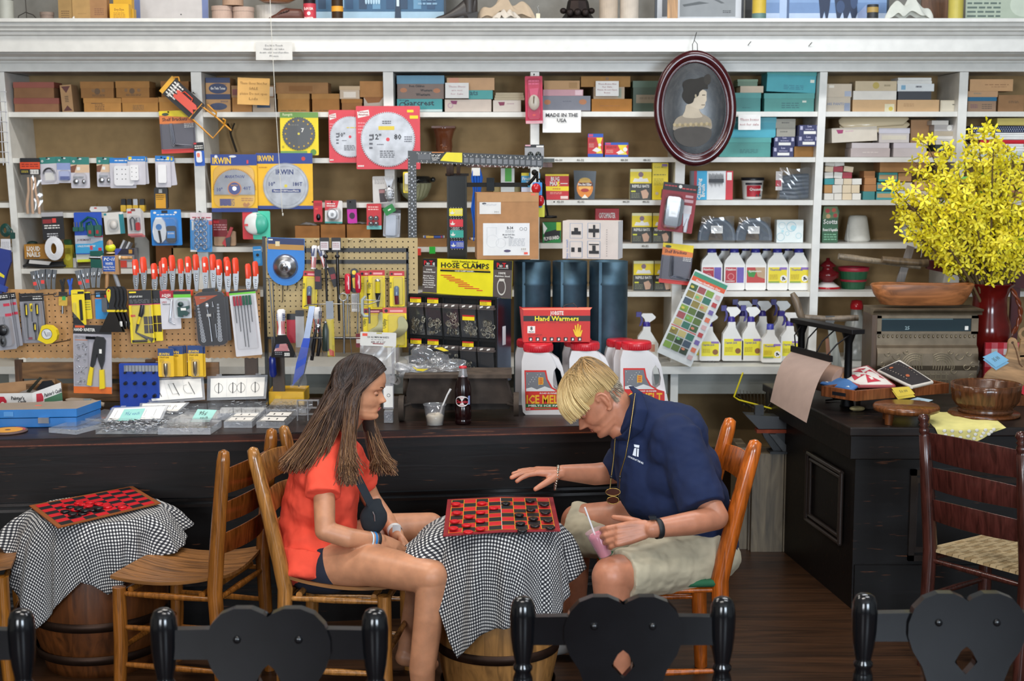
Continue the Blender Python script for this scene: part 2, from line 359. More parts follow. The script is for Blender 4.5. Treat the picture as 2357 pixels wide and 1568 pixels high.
stack(258,[(33,137,32,'94694a:c',(13,'8e4a3c'),[],'brown shoe box with a red lid at the far left of the top shelf, lower'),(33,127,36,'8a6242:c',(13,'8e4a3c'),[],'brown shoe box with a red lid at the far left of the top shelf, upper'),(144,170,62,'b08a62:c',None,[('p',[(.1,.05),(.9,.05),(.5,.3)],'5a2a24'),('p',[(.1,.95),(.9,.95),(.5,.75)],'5a2a24'),('l',.35,.4,.65,.65,4,'4a3628')],'narrow patterned shoe box standing on end beside the red lidded boxes',dict(rot=-4,d=50)),(193,280,32,'c08a4a:c',(11,'b98548:c'),[('l',.3,.45,.55,.9,4,'6a4a2a'),('r',.2,.36,.5,.4,'4a3420')],'tan shoe box, lower one beside the patterned standing box'),(281,365,33,'bd8746:c',(12,'b37d42:c'),[('r',.1,.05,.3,.3,'cfc5bd'),('l',.3,.5,.6,.9,4,'7a5a36')],'tan shoe box with a torn white tape patch on its lid'),(366,436,34,'c18a46:c',(11,'bd8a4c:c'),[],'tan shoe box below the orange hanging tool, at the end of the lower row'),(187,264,37,'94683a:c',(15,'9a6d3c:c'),[('d',.5,.6,.09,'5e4428'),('d',.38,.55,.05,'7c5a34'),('d',.68,.55,.05,'7c5a34'),('l',.35,.78,.72,.92,2,'5e4428')],'brown shoe box with a small boot print, left of the upper pair'),(268,346,37,'9c6e3b:c',(15,'a3743e:c'),[('d',.48,.6,.08,'5e4428'),('d',.3,.55,.05,'7c5a34'),('d',.68,.55,.05,'7c5a34'),('l',.3,.78,.75,.92,2,'5e4428')],'brown shoe box with a small boot print, right of the upper pair'),(372,436,36,'9a6b3c:c',(13,'97693c:c'),[],'brown shoe box half hidden behind the hanging tool at the bay end'),])
NV='27375e';TN='bd9468:c'
tt=[('r',0,0,1,.24,NV),('d',.5,.5,.38,NV,.24),('t','the Twin Tones',.5,.55,.13,WT,'c',.6),('l',.62,.28,.85,.36,2,NV),('r',0,.76,1,1,NV)]
stack(258,[(475,531,29,TN,None,[('d',.5,.55,.36,'3c4664',.28),('l',.6,.1,.9,.25,2,NV)],'beige and navy shoe box with an oval print, lower one in the second bay',dict(d=70)),(475,531,49,TN,None,tt,'navy and beige shoe box with a dark cloud shaped Twin Tones print',dict(d=70)),(535,580,33,'b5824c:c',None,[],'tan shoe box below the left part of the yellow pinned note'),(582,632,33,'b9a48c',None,[('r',.2,.4,.8,.7,'35516e')],'pale shoe box with a blue label below the yellow pinned note'),(534,631,27,'a98664:c',None,[('r',.02,.3,.16,.8,'7e3a34'),('r',.9,.1,.99,.9,'d8cfc4')],'tan box on top behind the yellow pinned note'),(639,713,42,'b48348:c',(12,'b58850:c'),[('l',.1,.88,.9,.95,1,'57402a')],'tan lidded box with staples, left of two under the wide flat box',dict(d=60)),(718,782,42,'a9763f:c',(12,'b08048:c'),[('l',.1,.88,.9,.95,1,'57402a')],'darker tan lidded box with staples, second under the wide flat box',dict(d=60)),(636,756,25,'a2774c:c',None,[('r',.25,.3,.7,.8,'96693f:c')],'wide flat brown box lying on the two stapled boxes'),(786,834,30,'9c6d3e:c',(9,'a8763f:c'),[('r',.1,.85,.5,.95,'5c4226')],'small brown lidded box beside the third upright'),(838,882,34,'b9ab9c',None,[('p',[(0,0),(1,0),(.8,.35),(.2,.4)],'9a6840:c')],'pale box with brown torn flaps against the third upright'),(782,829,29,'c9b49a',(9,'c6ab86'),[('r',.2,.45,.8,.9,'e6dccd')],'small cream lidded box on the small brown one by the third upright'),(829,882,36,'b58350:c',None,[],'creased brown box on the pale torn box by the third upright'),])
stack(257,[(914,1018,29,'3f9ea0',None,[('t','Garcrest',.48,.5,.42,'12303c','c',.68),('o',.12,.5,.05,.07,'12303c'),('r',0,.82,1,1,'cfe0dc'),('l',.05,.05,.25,.2,1,'1f6570')],'turquoise shoe box printed Garcrest at the bottom of the third bay',dict(d=70)),(1024,1131,28,'d9c7b8',None,[('p',[(.12,.1),(.27,.12),(.25,.4),(.15,.38)],'8a2a5e'),('o',.12,.5,.04,.06,'c2a0aa')],'cream shoe box with a small purple flag print under the turquoise one'),(1135,1199,26,'e0d3c6',None,[('p',[(.18,.15),(.42,.15),(.4,.45),(.24,.48)],'8a2a4e'),('l',.5,.25,.75,.4,1,'b58a96')],'white shoe box with a purple flag print below the folded cloth'),(914,1023,53,'7e6a60',(19,'5d8fa8'),[('d',.14,.63,.075,'b5754c',.1),('d',.84,.65,.075,'b5754c',.1),('l',.42,.08,.55,.2,2,'8a3040'),('r',.08,.06,.22,.26,'c2b4bc'),('r',.78,.1,.92,.3,'c2b4bc'),('t','from Children',.42,.5,.1,BK,'c',.32),('t','Western',.62,.68,.1,BK,'c',.25),('t','Western',.55,.87,.12,BK,'c',.3)],'grey shoe box with blue lid, orange ovals and black handwriting',dict(d=75)),(1079,1134,20,'47a3a0',None,[('t','ats',.22,.55,.6,'1b5f68')],'thin turquoise box wedged under the tan and peach box',dict(z=yl(257)+.0665)),(1029,1138,28,'c5986a',None,[('r',.05,0,.25,1,'cf8c6c')],'tan shoe box with a peach patch, top of the stack in the third bay'),])
stack(257,[(1249,1359,36,'82828c',None,[('d',.1,.4,.07,'c07a48',.16),('d',.84,.38,.08,'c07a48',.17),('l',.42,.3,.6,.42,1,'6c6c78'),('r',0,.92,1,1,'5a4a44')],'grey shoe box with two orange ovals beside the pink packet',dict(d=75)),(1362,1454,29,'b87d3c:c',None,[('l',.2,.5,.7,.6,1,'a5682c')],'orange brown shoe box beneath the box with the white note',dict(d=70)),(1456,1534,70,'3c4e3c',(15,'48604c'),[('r',.1,.45,.8,.72,'8c7c64'),('l',.2,.5,.7,.66,1,'7c6c56')],'dark green box with a taped brown label beside the oval portrait',dict(d=75)),(1250,1342,14,'cf9aa2',None,[('r',.8,.1,.98,.9,'ecc9cf')],'thin pink box lying on the grey box with ovals'),(1366,1437,27,'b49c80',None,[('r',.78,.1,.9,.9,'8f9580')],'cream box behind the white handwritten note in the fourth bay'),(1252,1334,20,'b58a56',None,[('r',.7,.2,.93,.85,'a2783e')],'tan box on the thin pink box in the fourth bay'),(1337,1450,24,'a47a46:c',None,[('l',.5,0,.56,.6,1,'7a5834')],'brown cardboard box lid overhanging the handwritten note'),])
stack(257,[(1690,1751,43,'3f8a86',(12,'4b9995'),[('l',.3,.75,.6,.85,1,'2c6d70')],'teal lidded box just right of the oval portrait on the top shelf',dict(d=70)),(1758,1874,42,'4b948c',(12,'4d9d98'),[('l',.35,.5,.7,.85,3,'356f72'),('r',.76,.4,.84,.5,'d8ddd0')],'dented teal shoe box, lower one below the tilted turquoise box',dict(d=75)),(1703,1756,15,'cdb9a0',None,[],'small cream box lying on the teal lidded box by the portrait'),(1696,1743,15,'5f7a62',(5,'6f8a70'),[],'small flat green box on top beside the portrait frame',),(1762,1876,52,'3da3ae',(13,'45a3a0'),[('l',.35,.68,.75,.9,3,'2b7f92'),('r',.88,.42,.96,.55,'dfe2d4')],'bright turquoise shoe box with lid, tilted on top by the upright',dict(d=80,rot=2.5,up=2)),])
def navybox(x0,x1,h,label,**o):return(x0,x1,h,'2d2f5c',None,[('r',.05,.1,.17,.45,'b9b6d0'),('r',.83,.1,.95,.45,'b9b6d0'),('r',.22,.58,.8,.85,WT),('t','Lee',.5,.2,.2,'b9b6d0'),('l',.3,.36,.7,.5,1,'b9b6d0')],label,dict(d=70,name='stocking_box',**o))
stack(362,[(1655,1774,44,'469088',(11,'4fa19a'),[('l',.4,.6,.75,.82,3,'326d6c')],'teal shoe box on the second shelf behind the portrait frame edge',dict(d=75)),navybox(1779,1826,23,'navy label box, lowest of the narrow stack on the second shelf'),(1828,1873,24,'a8783f:c',None,[],'plain tan box under the two navy label boxes at the upright'),(1672,1785,46,'41a2b4',(12,'52a9b8'),[],'bright turquoise lidded box with a white note taped on it',dict(d=78)),navybox(1781,1829,23,'navy label box on top of another, beside the turquoise box'),navybox(1836,1884,24,'navy label box, lower of the pair jutting out by the upright',Z=7.6),(1786,1829,19,'9c978a',None,[('l',.2,.3,.6,.6,1,'67645c')],'grey narrow box, lower one above the navy label boxes',dict(d=60)),navybox(1838,1886,24,'navy label box, upper of the pair jutting out by the upright',Z=7.6),(1784,1829,21,'a39e90',None,[('l',.3,.3,.7,.6,1,'67645c')],'grey narrow box, upper one above the navy label boxes',dict(d=60)),])
stack(257,[(1900,1957,33,'c4b6a2',None,[('t','HIS PANTS',.4,.55,.18,'8088a0'),('r',.75,.4,.98,.95,'8f98ae')],'pale box with faint blue print, lower left in the sixth bay'),(1962,2062,27,'cfa878',None,[('r',.74,.35,.96,1,'e0d6b4'),('d',.88,.75,.05,'d6bd4a')],'tan shoe box with a cream and yellow sticker in the sixth bay'),(2065,2161,27,'cfa777',None,[('l',.15,.3,.4,.6,2,'b98f60')],'tan shoe box with a torn lower edge in the sixth bay'),(2164,2203,26,'d6c9b0',None,[('r',.1,.1,.9,.9,'e0d5be'),('l',.7,.3,.85,.5,1,'5c5648')],'small cream carton at the right end of the sixth bay'),(1901,1959,30,'ccbca6',None,[('r',.1,.1,.3,.3,'e6ded0'),('r',.72,.55,.98,.95,'a9b0c2')],'pale box with a white tag, upper left in the sixth bay'),(1963,2062,20,'e0dad0',None,[],'plain white flat box in the middle of a sixth bay stack'),(2066,2142,19,'33343a',None,[],'dark charcoal flat box under the white patterned one'),(1967,2062,22,'c6b392',None,[('d',.5,.45,.08,'b9a24c'),('l',.7,.3,.85,.7,1,'9b8a68')],'beige box with a small gold seal on top in the sixth bay'),(2064,2148,17,'d9dcdc',None,[('r',.1,.2,.22,.8,'7aa8c4'),('l',.5,.2,.66,.7,1,'50505a')],'white flat box with blue marks below the folded white cloth'),])
stack(362,[(1958,2048,20,'a99b98',None,[('l',.3,.4,.7,.6,1,'c4b8b2')],'grey cream box at the bottom left of the sixth bay second shelf',dict(d=60)),(2056,2132,20,'b1a6a4',None,[],'grey cream box at the bottom middle of the sixth bay second shelf',dict(d=60)),(2136,2186,12,'a0764a',None,[],'low brown box under the narrow cartons at the right upright'),(1960,2046,12,'bab0b0',None,[],'flat grey lid on the bottom left box of the second shelf'),(2056,2134,12,'b9b0b4',None,[],'flat grey lid on the bottom middle box of the second shelf'),(1914,2018,33,'cfc4b4',None,[('p',[(.1,.12),(.26,.14),(.24,.38),(.14,.4)],'9c2d62'),('l',.3,.2,.48,.35,1,'c9a4ae')],'white shoe box with a purple flag, tilted in the sixth bay',dict(rot=-3,d=75,z=yl(362)+.081)),(2021,2092,33,'bdb4b0',(12,'bcb8c0'),[('r',.1,.5,.9,.8,'c8bfae')],'grey lidded box in the middle of the sixth bay second shelf',dict(z=yl(362)+.076)),(2094,2136,52,'b08254',None,[],'plain brown carton standing behind the grey lidded boxes',dict(Z=7.75,z=yl(362)+.076,d=40)),(2152,2190,16,'2d3634',None,[('l',.35,.2,.7,.45,1,'c8ccc4'),('r',.2,.5,.6,.8,'aab4a8')],'small dark green carton with white print by the right upright'),(2152,2194,19,'cfcbc4',(7,'dedad4'),[('l',.3,.55,.7,.8,1,'4c4c50')],'small white carton with black print by the right upright'),(2148,2198,11,'b5a893',None,[],'small tan carton beneath the top pair by the right upright'),(2148,2198,14,'b9b4b2',None,[('d',.7,.5,.12,'e8e6e0')],'small grey carton with a pale dot, near the top by the right upright'),(2142,2180,10,'d4cfc8',None,[],'thin pale carton on the very top of the narrow stack'),])
for n,(x0,y0,x1,y1,lb)in enumerate([(1933,296,2085,285,'long cream plastic wrapped pack, lower of two on the tilted box'),(1931,284,2083,270,'long cream plastic wrapped pack, upper of two on the tilted box')]):
 I=It((x0+x1)/2,(y0+y1)/2,7.7,-3.2);m=I('pack');m.tube([(x0,0,(y0+y1)/2),(x0+10,0,(y0+y1)/2),(x1-8,0,(y0+y1)/2),(x1+8,0,(y0+y1)/2)],[2,7,7,1],'d3c3a4:g',n=10,sq=3)
 I.done('wrapped_pack',lb,'packet')
rn=random.Random(3)
def tiny(x,yb,w_,h_,c,rot,z,label,g=None,Z=7.66,lidc=None):
 I=It(x+w_/2,yb,Z,rot,h=z);m=I('carton',bevel=.001);m.box(x,0,yb-h_,x+w_,45,yb,c)
 if lidc:m.rect(x+1.5,yb-h_*.75,x+w_-1.5,yb-h_*.25,-.15,lidc)
 I.done('small_carton',label,'box',g)
LW='tiny white carton end-on in the jumbled heap at the left of the third shelf'
z0=yl(461);k_=KZ(461,7.66)
for r in range(6):
 x=1897;n=[4,4,4,3,3,2][r];hh=[15,19,14,14,13,13][r];zz=z0+sum([15,19,14,14,13,13][:r])*k_+.001*r
 for i in range(n):
  ww=[22,18,22,20,19,22][(i+r)%6];c=['dedad2','d6d0c6','e6e3dd','d9c6a8'][rn.randrange(4)]
  if r==1 and i==0:c='b88a58:c'
  if(r,i)in((2,0),):c=TQ
  if(r,i)in((4,1),(3,2)):c='a83040'
  lb=LW if c in('dedad2','d6d0c6','e6e3dd','d9c6a8')else{'b88a58:c':'tiny tan carton in the second layer of the jumbled heap',TQ:'tiny turquoise carton in the jumbled heap of white ones'}.get(c,'tiny red carton, '+('upper' if r==4 else 'lower')+' of two in the heap of white ones')
  tiny(x,461,ww-.5,hh-.6,c,rn.uniform(-2,2)if r<3 else rn.uniform(-7,7),zz,lb,'tiny white cartons in the heap' if lb==LW else None);x+=ww+.8
for j,(x,w_,h_,c,lv,lb)in enumerate([(1986,27,19,'3a7f80',0,'tiny teal carton below the column of brown cartons'),(1988,28,15,'a87448:c',1,'tiny brown carton, lowest of the column on the third shelf'),(1989,26,15,'b27c4e:c',2,'tiny brown carton, second up in the column on the third shelf'),(1987,25,15,'a87448:c',3,'tiny brown carton, top of the column on the third shelf'),(2017,43,19,'45969a',0,'teal carton with tan label ends, lowest of three'),(2018,43,18,'3f9298',1,'teal carton with tan label ends, middle of three'),(2021,43,20,'46a0a0',2,'teal carton with tan label ends, top of three'),(2062,40,20,'cdd6dc',0,'pale carton below the flowers on the third shelf'),(2064,34,18,'d8cdb8',1,'cream carton behind the leftmost flower sprig'),(2066,30,19,'b68a5c:c',2,'small tan carton under the long brown box'),(2106,44,20,'cdbfa8',0,'cream carton half hidden by the yellow flowers'),(2104,46,22,'c59a70',1,'peach carton half hidden by the yellow flowers')]):
 zz=z0+[0,19.3,35,50.5][lv]*k_ if x<2010 else z0+[0,20.5,41][lv]*k_*1.0+(0 if lv==0 else.002)
 tiny(x,461,w_,h_,c,0,zz+.0005*j*0,lb,lidc='b89a70' if 'teal carton with' in lb else None)
I=It(2070,461,7.66,h=z0+62.5*k_+.001);m=I('body',bevel=.002);m.box(2023,0,461-23,2130,60,461,'c08e5c:c');I.done('flat_box','long brown cardboard box on the teal cartons behind the flowers','box')
stack(257,[(2227,2292,24,'9c7c60',None,[('l',.1,.3,.35,.7,3,'7a4f62'),('l',.5,.25,.85,.8,3,'6c5a4a')],'brown printed box at the bottom of the far right top shelf'),(2297,2356,38,'9c7550:c',None,[('l',.4,.35,.8,.5,2,'5c4630')],'creased brown parcel at the far right of the top shelf'),(2227,2293,9,'15658a',None,[],'thin deep blue box in the far right top shelf stack'),(2226,2295,13,'c1966c',None,[('l',.2,.2,.45,.7,1,'9c8a70')],'thin tan box on the blue one at the far right top shelf'),(2230,2329,27,'c79a6a',None,[('l',.35,.4,.9,.55,1,'9c7048'),('l',.5,.6,.85,.7,1,'9c7048')],'water stained tan box, topmost at the far right'),])
def fold(x0,x1,yb,h_,c,label,name='folded_cloth',Z=7.66,n=3,dots=None,hz=None,dp=60,cat='cloth'):
 I=It((x0+x1)/2,yb,Z,h=hz);m=I('cloth');th=h_/n/2
 for i in range(n):
  zc=yb-th-(h_/n)*i
  pts=[(x0+th+3*math.sin(i*2),0,zc),(x0+(x1-x0)*.3,0,zc-.6),(x0+(x1-x0)*.7,0,zc+.6),(x1-th-4*math.cos(i),0,zc)]
  m.prismx([(yy,zz)for yy,zz in[(0,zc-th*.95),(-1.5,zc),(0,zc+th*.95),(dp,zc+th*.95),(dp,zc-th*.95)]],x0+1.5*i,x1-1.2*i,c)
 if dots:
  for i in range(int((x1-x0)/5)):
   for j in range(3):m.disc(x0+3+i*5+(j%2)*2.5,yb-h_+3+j*4.4,1.1,-1.8,dots,8)
 return I.done(name,label,cat)
k2=KZ(362,7.66);zb=yl(362)
fold(2228,2357,362,12,'c7d2cc:h','folded pale green cloth at the bottom of the far right shelf pile',hz=zb)
fold(2228,2357,362,18,'e6e6e4:h','folded white cloth below the red one at the far right shelf',hz=zb+12*k2)
fold(2256,2357,362,9,'c32232:h','folded red cloth in the far right shelf pile',hz=zb+30*k2,n=1)
fold(2240,2357,362,16,'e9e8e6:h','folded white cloth between the red and the dotted cloth',hz=zb+39.5*k2)
fold(2232,2357,362,15,'1f2a4c:h','folded navy cloth with white dots at the far right',dots='dfe4ee',hz=zb+56*k2,n=1)
stack(362,[(2292,2357,16,'d8c469',None,[],'flat yellow box on top of the dotted cloth at the far right',dict(z=zb+72*k2))])
stack(461,[(2226,2262,22,'b98a5c:c',None,[],'small brown box behind the flowers in the far right bay'),(2320,2357,34,'a8744a:c',None,[],'brown box at the far right edge of the third shelf')])
fold(1138,1207,257,17,'cfc0a4:h','folded cream cloth lying on the white shoe box',hz=yl(257)+26.5*KZ(257,7.66),n=3)
fold(2063,2142,257,14,'e2e2de:h','folded white cloth on top of the white patterned box',hz=yl(257)+63.5*KZ(257,7.66),n=2)
def note(x0,y0,x1,y1,Z,lines,label,c='ece9e4',ink='b0696e',rot=0,hh=None,bold=False,name='paper_note',curl=3):
 I=It((x0+x1)/2,(y0+y1)/2,Z,rot);m=I('paper');n=8
 m.grid(lambda u,v:(x0+u*(x1-x0),-.6-curl*(u-.5)**2*2-curl*v*v*.5,y0+v*(y1-y0)),n,n,c)
 h_=(y1-y0)/(len(lines)+1.2)if lines else 1
 for i,t in enumerate(lines):
  if t:m.text(t,(x0+x1)/2,y0+h_*(i+1.25),(hh or h_*.5),-.6-curl*.9-.3,ink,'c',min((x1-x0)*.84,len(t)*(hh or h_*.5)*.85),bold=bold)
 return I.done(name,label,'note')
note(1025,191,1079,226,7.63,['These Shoes','are not','for Sale'],'white handwritten note taped on the tan and cream boxes',ink='cfa0a8')
note(1371,187,1424,221,7.63,['These Boxes Not','for Sale','Please do not Open','Boxes'],'white note with pink handwriting taped on the fourth bay boxes')
note(1699,264,1750,299,7.56,['These boxes','not for sale'],'white note with red handwriting on the turquoise box by the portrait')
note(1249,254,1337,305,7.55,['MADE IN THE','USA',''],'white paper sign printed MADE IN THE USA hanging from the shelf',ink='3a3a3e',hh=8.5,bold=True,curl=4)
note(547,180,621,241,7.5,['These Shoes Not For','SALE','please Do not open','Lids'],'yellow envelope pinned over the shoe boxes with pencil handwriting',c='d8a557',ink='8a6428',curl=2,rot=2)
note(589,97,673,138,7.33,['Do Not Touch','Handle or take','down old merchandise','Please'],'white handwritten note taped to the cornice by the hanging string',c='cfcdc8',ink='4a4a50',curl=1)
# ===== boxes and bottles on the middle shelves
def product(row,x0,x1,h_,col,ops,label,Z=7.68,dp=28,name='carton',cat='box',side=None,rz=0,g=None):
 I=It((x0+x1)/2,row,Z,0,rz,h=yl(row)+.0005);m=I('carton',bevel=.001);m.box(x0,0,row-h_,x1,dp,row,side or col,front=col);deco(m,x0,row-h_,x1,row,0,ops);I.done(name,label,cat,g)
RD='c8252b';YL='ecd21c';BL='1b4fae'
product(362,1353,1388,53,RD,[('r',0,0,1,.15,BL),('r',0,.86,1,1,BL),('p',[(.55,.17),(.95,.17),(.8,.5),(.95,.85),(.55,.85),(.7,.5)],YL),('r',.05,.02,.33,.12,'c93a68'),('p',[(.28,.72),(.55,.58),(.9,.7),(.6,.8)],WT),('d',.78,.48,.1,WT),('l',.08,.2,.5,.36,3,'8f1a20'),('l',.06,.42,.4,.6,4,'f0b0a0')],'tall red and yellow light fixture box with blue ends',name='light_box')
product(362,1392,1446,33,RD,[('r',0,0,1,.17,BL),('r',0,.84,1,1,BL),('p',[(.55,.17),(.95,.17),(.85,.5),(.95,.84),(.55,.84),(.65,.5)],YL),('r',.03,.02,.25,.14,'c93a68'),('p',[(.48,.7),(.68,.5),(.85,.72),(.6,.8)],WT),('d',.87,.48,.09,WT),('l',.08,.25,.5,.4,2,'8f1a20'),('l',.06,.5,.35,.75,3,'f0b0a0')],'wide red and yellow light fixture box with blue ends',name='light_box')
for x,t in((1286,'46-30'),(1336,'46-32'),(1437,'48-30'),(1489,'48-32')):
 I=It(x,368,7.585);I('label').text(t,x,371,5,0,'55534e',w=17);I.done('size_sticker','small trouser size marking %s on the shelf edge'%t,'label')
for x,t in((1290,'42-30'),(1337,'42-32'),(1441,'44-30'),(1487,'44-32')):
 I=It(x,466,7.585);I('label').text(t,x,467,5,0,'55534e',w=16);I.done('size_sticker','small trouser size marking %s on the shelf edge'%t,'label')
for x,t,y in((1485,'40-32',568),(1637,'38-30',834)):
 I=It(x,y-2,7.585 if y<700 else 7.41);I('label').text(t,x,y+1,5,0,'55534e',w=16);I.done('size_sticker','small trouser size marking %s on the shelf edge'%t,'label')
product(461,1255,1309,58,'c0222c',[('r',0,0,1,.07,YL),('r',0,.48,1,.66,YL),('t','BUG',.42,.27,.17,WT,'c',.36),('t','MAX',.38,.45,.17,WT,'c',.36),('p',[(.5,.3),(.62,.28),(.56,.4),(.64,.4),(.48,.56),(.52,.44)],YL),('l',.65,.34,.95,.42,1,WT),('t','oooo',.48,.6,.07,'c0222c','c',.35),('l',.2,.7,.7,.8,2,'e8a090'),('r',.65,.86,.97,.97,'e0c8c0')],'red insect trap box with yellow bands printed BUG MAX',name='insect_trap_box')
tv=[('r',0,.09,1,.47,YL),('p',[(.12,.42),(.2,.3),(.4,.32),(.5,.22),(.6,.32),(.8,.3),(.88,.42)],WT),('d',.5,.18,.12,'8a6a78'),('t','REPELS BATS',.5,.6,.09,WT,'c',.8),('p',[(.5,.72),(.75,.66),(.88,.8),(.82,.95),(.6,.97)],'c9a188'),('r',.05,.7,.26,.75,'d8d83a'),('l',.06,.78,.45,.96,4,'8a8a70')]
def bats(row,x0,w_,h_,label,Z=7.66):product(row,x0,x0+w_,h_,'3b3b36',[('r',0,0,1,.1,'e5dfae')]+tv,label,Z=Z,name='repellent_box',side='b9b38c')
bats(461,1450,49,70,'yellow and dark grey bat repellent box on the third shelf')
product(461,1501,1537,84,YL,[('r',.6,.03,.95,.1,'8a6aa0'),('t','Scent Mats',.5,.14,.06,'b7a91a','c',.8),('l',.08,.3,.85,.36,1,'8a7e20'),('l',.08,.42,.7,.62,5,'a79b22'),('p',[(.55,.95),(.6,.72),(.75,.7),(.9,.95)],'6a4a2a'),('d',.3,.83,.1,'c9b9a0')],'tall yellow animal repellent box beside the bat repellent',Z=7.66,name='repellent_box')
bats(561,1454,46,68,'bat repellent box, left of the pair on the fourth shelf');bats(561,1502,42,68,'bat repellent box, right of the pair on the fourth shelf')
bats(672,1458,46,68,'bat repellent box, left of the pair on the fifth shelf');bats(672,1506,44,68,'bat repellent box, right of the pair on the fifth shelf')
product(561,1370,1424,76,'b8141e',[('t','CATCHMASTER',.5,.28,.16,WT,'c',.7)],'dark red carton peeping above the white pipe carton',Z=7.75,name='trap_box')
product(461,1590,1686,66,'dcdcdc',[('r',0,0,.13,1,'5a5a5e'),('r',.07,0,.14,1,'a82838'),('r',.14,0,.38,1,'2fa3cf'),('r',.83,0,1,1,'c32834'),('r',.86,.05,.97,.32,WT),('t','Cleaning',.24,.62,.13,WT,'c',.5,1.5708),('t','Brush',.33,.68,.13,WT,'c',.3,1.5708)]+[('p',[(.42+.03*i,.08+.04*(i%3)),(.432+.03*i,.08),(.442+.03*i,.3),(.425+.03*i,.3)],'26262a')for i in range(12)]+[('r',.42,.28,.78,.4,'303034')]+[('p',[(.43+.03*i,.4),(.445+.03*i,.4),(.44+.03*i,.5+.05*(i%3))],'3a3a3e')for i in range(11)],'white brush box with a blue Cleaning Brush panel',name='brush_box',Z=7.64)
I=It(1736,461,7.72,h=yl(461));m=I('tub');m.lathe([(0,0),(21,0),(22,-3),(25,-42),(26,-42),(26,-45),(0,-45)][::1],'e4e0da:g',28,c=(1736,28,461))
for(a,b,c)in((-.55,.6,'b31e2e'),):
 m.grid(lambda u,v:(1736+24.6*math.sin(-.75+1.5*u)*(.92+.06*v),28-24.8*math.cos(-.75+1.5*u)*(.92+.06*v),461-6-26*v),12,2,'b31e2e');m.grid(lambda u,v:(1736+25.4*math.sin(-.85+1.7*u),28-25.6*math.cos(-.85+1.7*u),461-33-5*v),12,1,'26202c')
m.text('Creosote',1740,461-20,7,2.6,WT,w=30);m.poly([(1746,461-7),(1749,461-15),(1752,461-7)],2.2,BK);m.poly([(1739,461-7),(1742,461-13),(1745,461-7)],2.2,BK)
l=I('lid');l.lathe([(0,-50),(27,-50),(27.5,-44),(27,-43)][::-1],'1c1c20:p',28,c=(1736,28,461));I.done('plastic_tub','white plastic tub with black lid and a red label','tub')
def bagged(row,x0,x1,h_,label,kind,Z=7.66):
 I=It((x0+x1)/2,row,Z,h=yl(row));m=I('contents');cx=(x0+x1)/2;w_=(x1-x0)/2
 if kind=='coil':
  for i in range(7):
   rr=w_*(.95-.07*i);m.tube([(cx+rr*math.cos(a)*(1 if a<PI else 1),14+i*2.2,row-5-(h_*.78-5*i*.6)*max(0,math.sin(a))**.8)for a in[PI*j/16 for j in range(17)]],5.5,'5b6470:p',n=8)
  m.rect(cx-w_*.35,row-h_*.72,cx+w_*.3,row-h_*.36,2,WT);m.rect(cx-w_*.35,row-h_*.72,cx+w_*.3,row-h_*.65,1.8,'2e3440');deco(m,cx-w_*.35,row-h_*.64,cx+w_*.3,row-h_*.38,2,[('l',.1,.1,.9,.8,4,'9a9aa0')])
 else:
  for i in range(6):m.tube([(x0+8+i*1,16+2*i,row-8-i*8),(cx,10,row-5-i*9.5),(x1-6,16,row-9-i*9)],6,'3d4550:p',n=8)
  m.rect(x0-3,row-h_*.9,x0+12,row-h_*.3,8,'d8d0cc');m.rect(x0-3,row-h_*.62,x0+10,row-h_*.42,7.6,'b01e2c')
 b=I('bag')
 b.grid(lambda u,v:(cx+(u-.5)*(x1-x0)*(1.04-.12*v)+1.5*math.sin(v*9+u*5),6-6*math.sin(u*PI)-2.5*abs(math.sin(u*7+v*6))-3*math.sin(v*PI),row-h_*v*(1+.03*math.sin(u*9))),14,12,'b8c4d0:q')
 I.done('bagged_hose' if kind=='coil' else 'bagged_gloves',label,'bag')
bagged(461,1789,1868,72,'clear bag of folded dark grey ribbed goods by the upright','glove')
bagged(561,1610,1692,60,'clear bag with coiled grey hose and white label, left of two','coil');bagged(561,1696,1776,58,'clear bag with coiled grey hose and white label, right of two','coil')
bub=[('o',.55,.3,.17,.185,'5aa8c0'),('o',.2,.25,.12,.13,'7bbccc'),('o',.15,.75,.14,.15,'6ab0c4'),('d',.62,.35,.1,'a9d3dc'),('o',.83,.7,.1,.11,'86c2d0'),('o',.4,.6,.07,.08,'86c2d0'),('d',.22,.5,.05,'b5dbe2')]
product(561,1787,1848,52,'dfe6e4',bub,'white tissue box printed with blue bubbles',name='tissue_box')
I=It(1912,561,7.68,h=yl(561));m=I('bag');m.prism([(1892,561),(1928,561),(1927,508),(1930,490),(1925,478),(1895,478),(1891,500)],0,14,'2f5c3c')
deco(m,1892,478,1928,561,0,[('p',[(.05,.02),(.9,.0),(1,.3),(0,.35)],'6a7a4c'),('d',.3,.12,.14,'b8352e'),('d',.7,.1,.13,'c9573a'),('d',.8,.25,.13,'a8302a'),('d',.35,.27,.14,'c9a070'),('d',.55,.2,.1,'3c7a4a'),('t','Scotts',.5,.48,.13,WT,'c',.9),('t','Flower & Vegetable',.5,.68,.08,WT,'c',.95),('l',.1,.75,.9,.95,3,'7ab08a')]);I.done('seed_bag','green garden food bag with vegetables printed on it','bag')
I=It(1980,561,7.72,h=yl(561));m=I('yarn')
m.lathe([(0,0),(27,0),(29.5,-5),(21,-56),(18,-60),(0,-61)],'d8d6ce:h',28,c=(1980,30,561))
for i in range(16):m.lathe([(28.9-i*.55,-5-i*3.1),(29.6-i*.55,-6.2-i*3.1),(28.5-i*.55,-7.6-i*3.1)],'cfccc2:h',28,c=(1980,30,561))
m.tube([(1953,10,520),(1951,2,545),(1952,0,561)],.6,'d8d6ce:h',n=4);I.done('yarn_cone','large cone of white cotton twine','yarn')
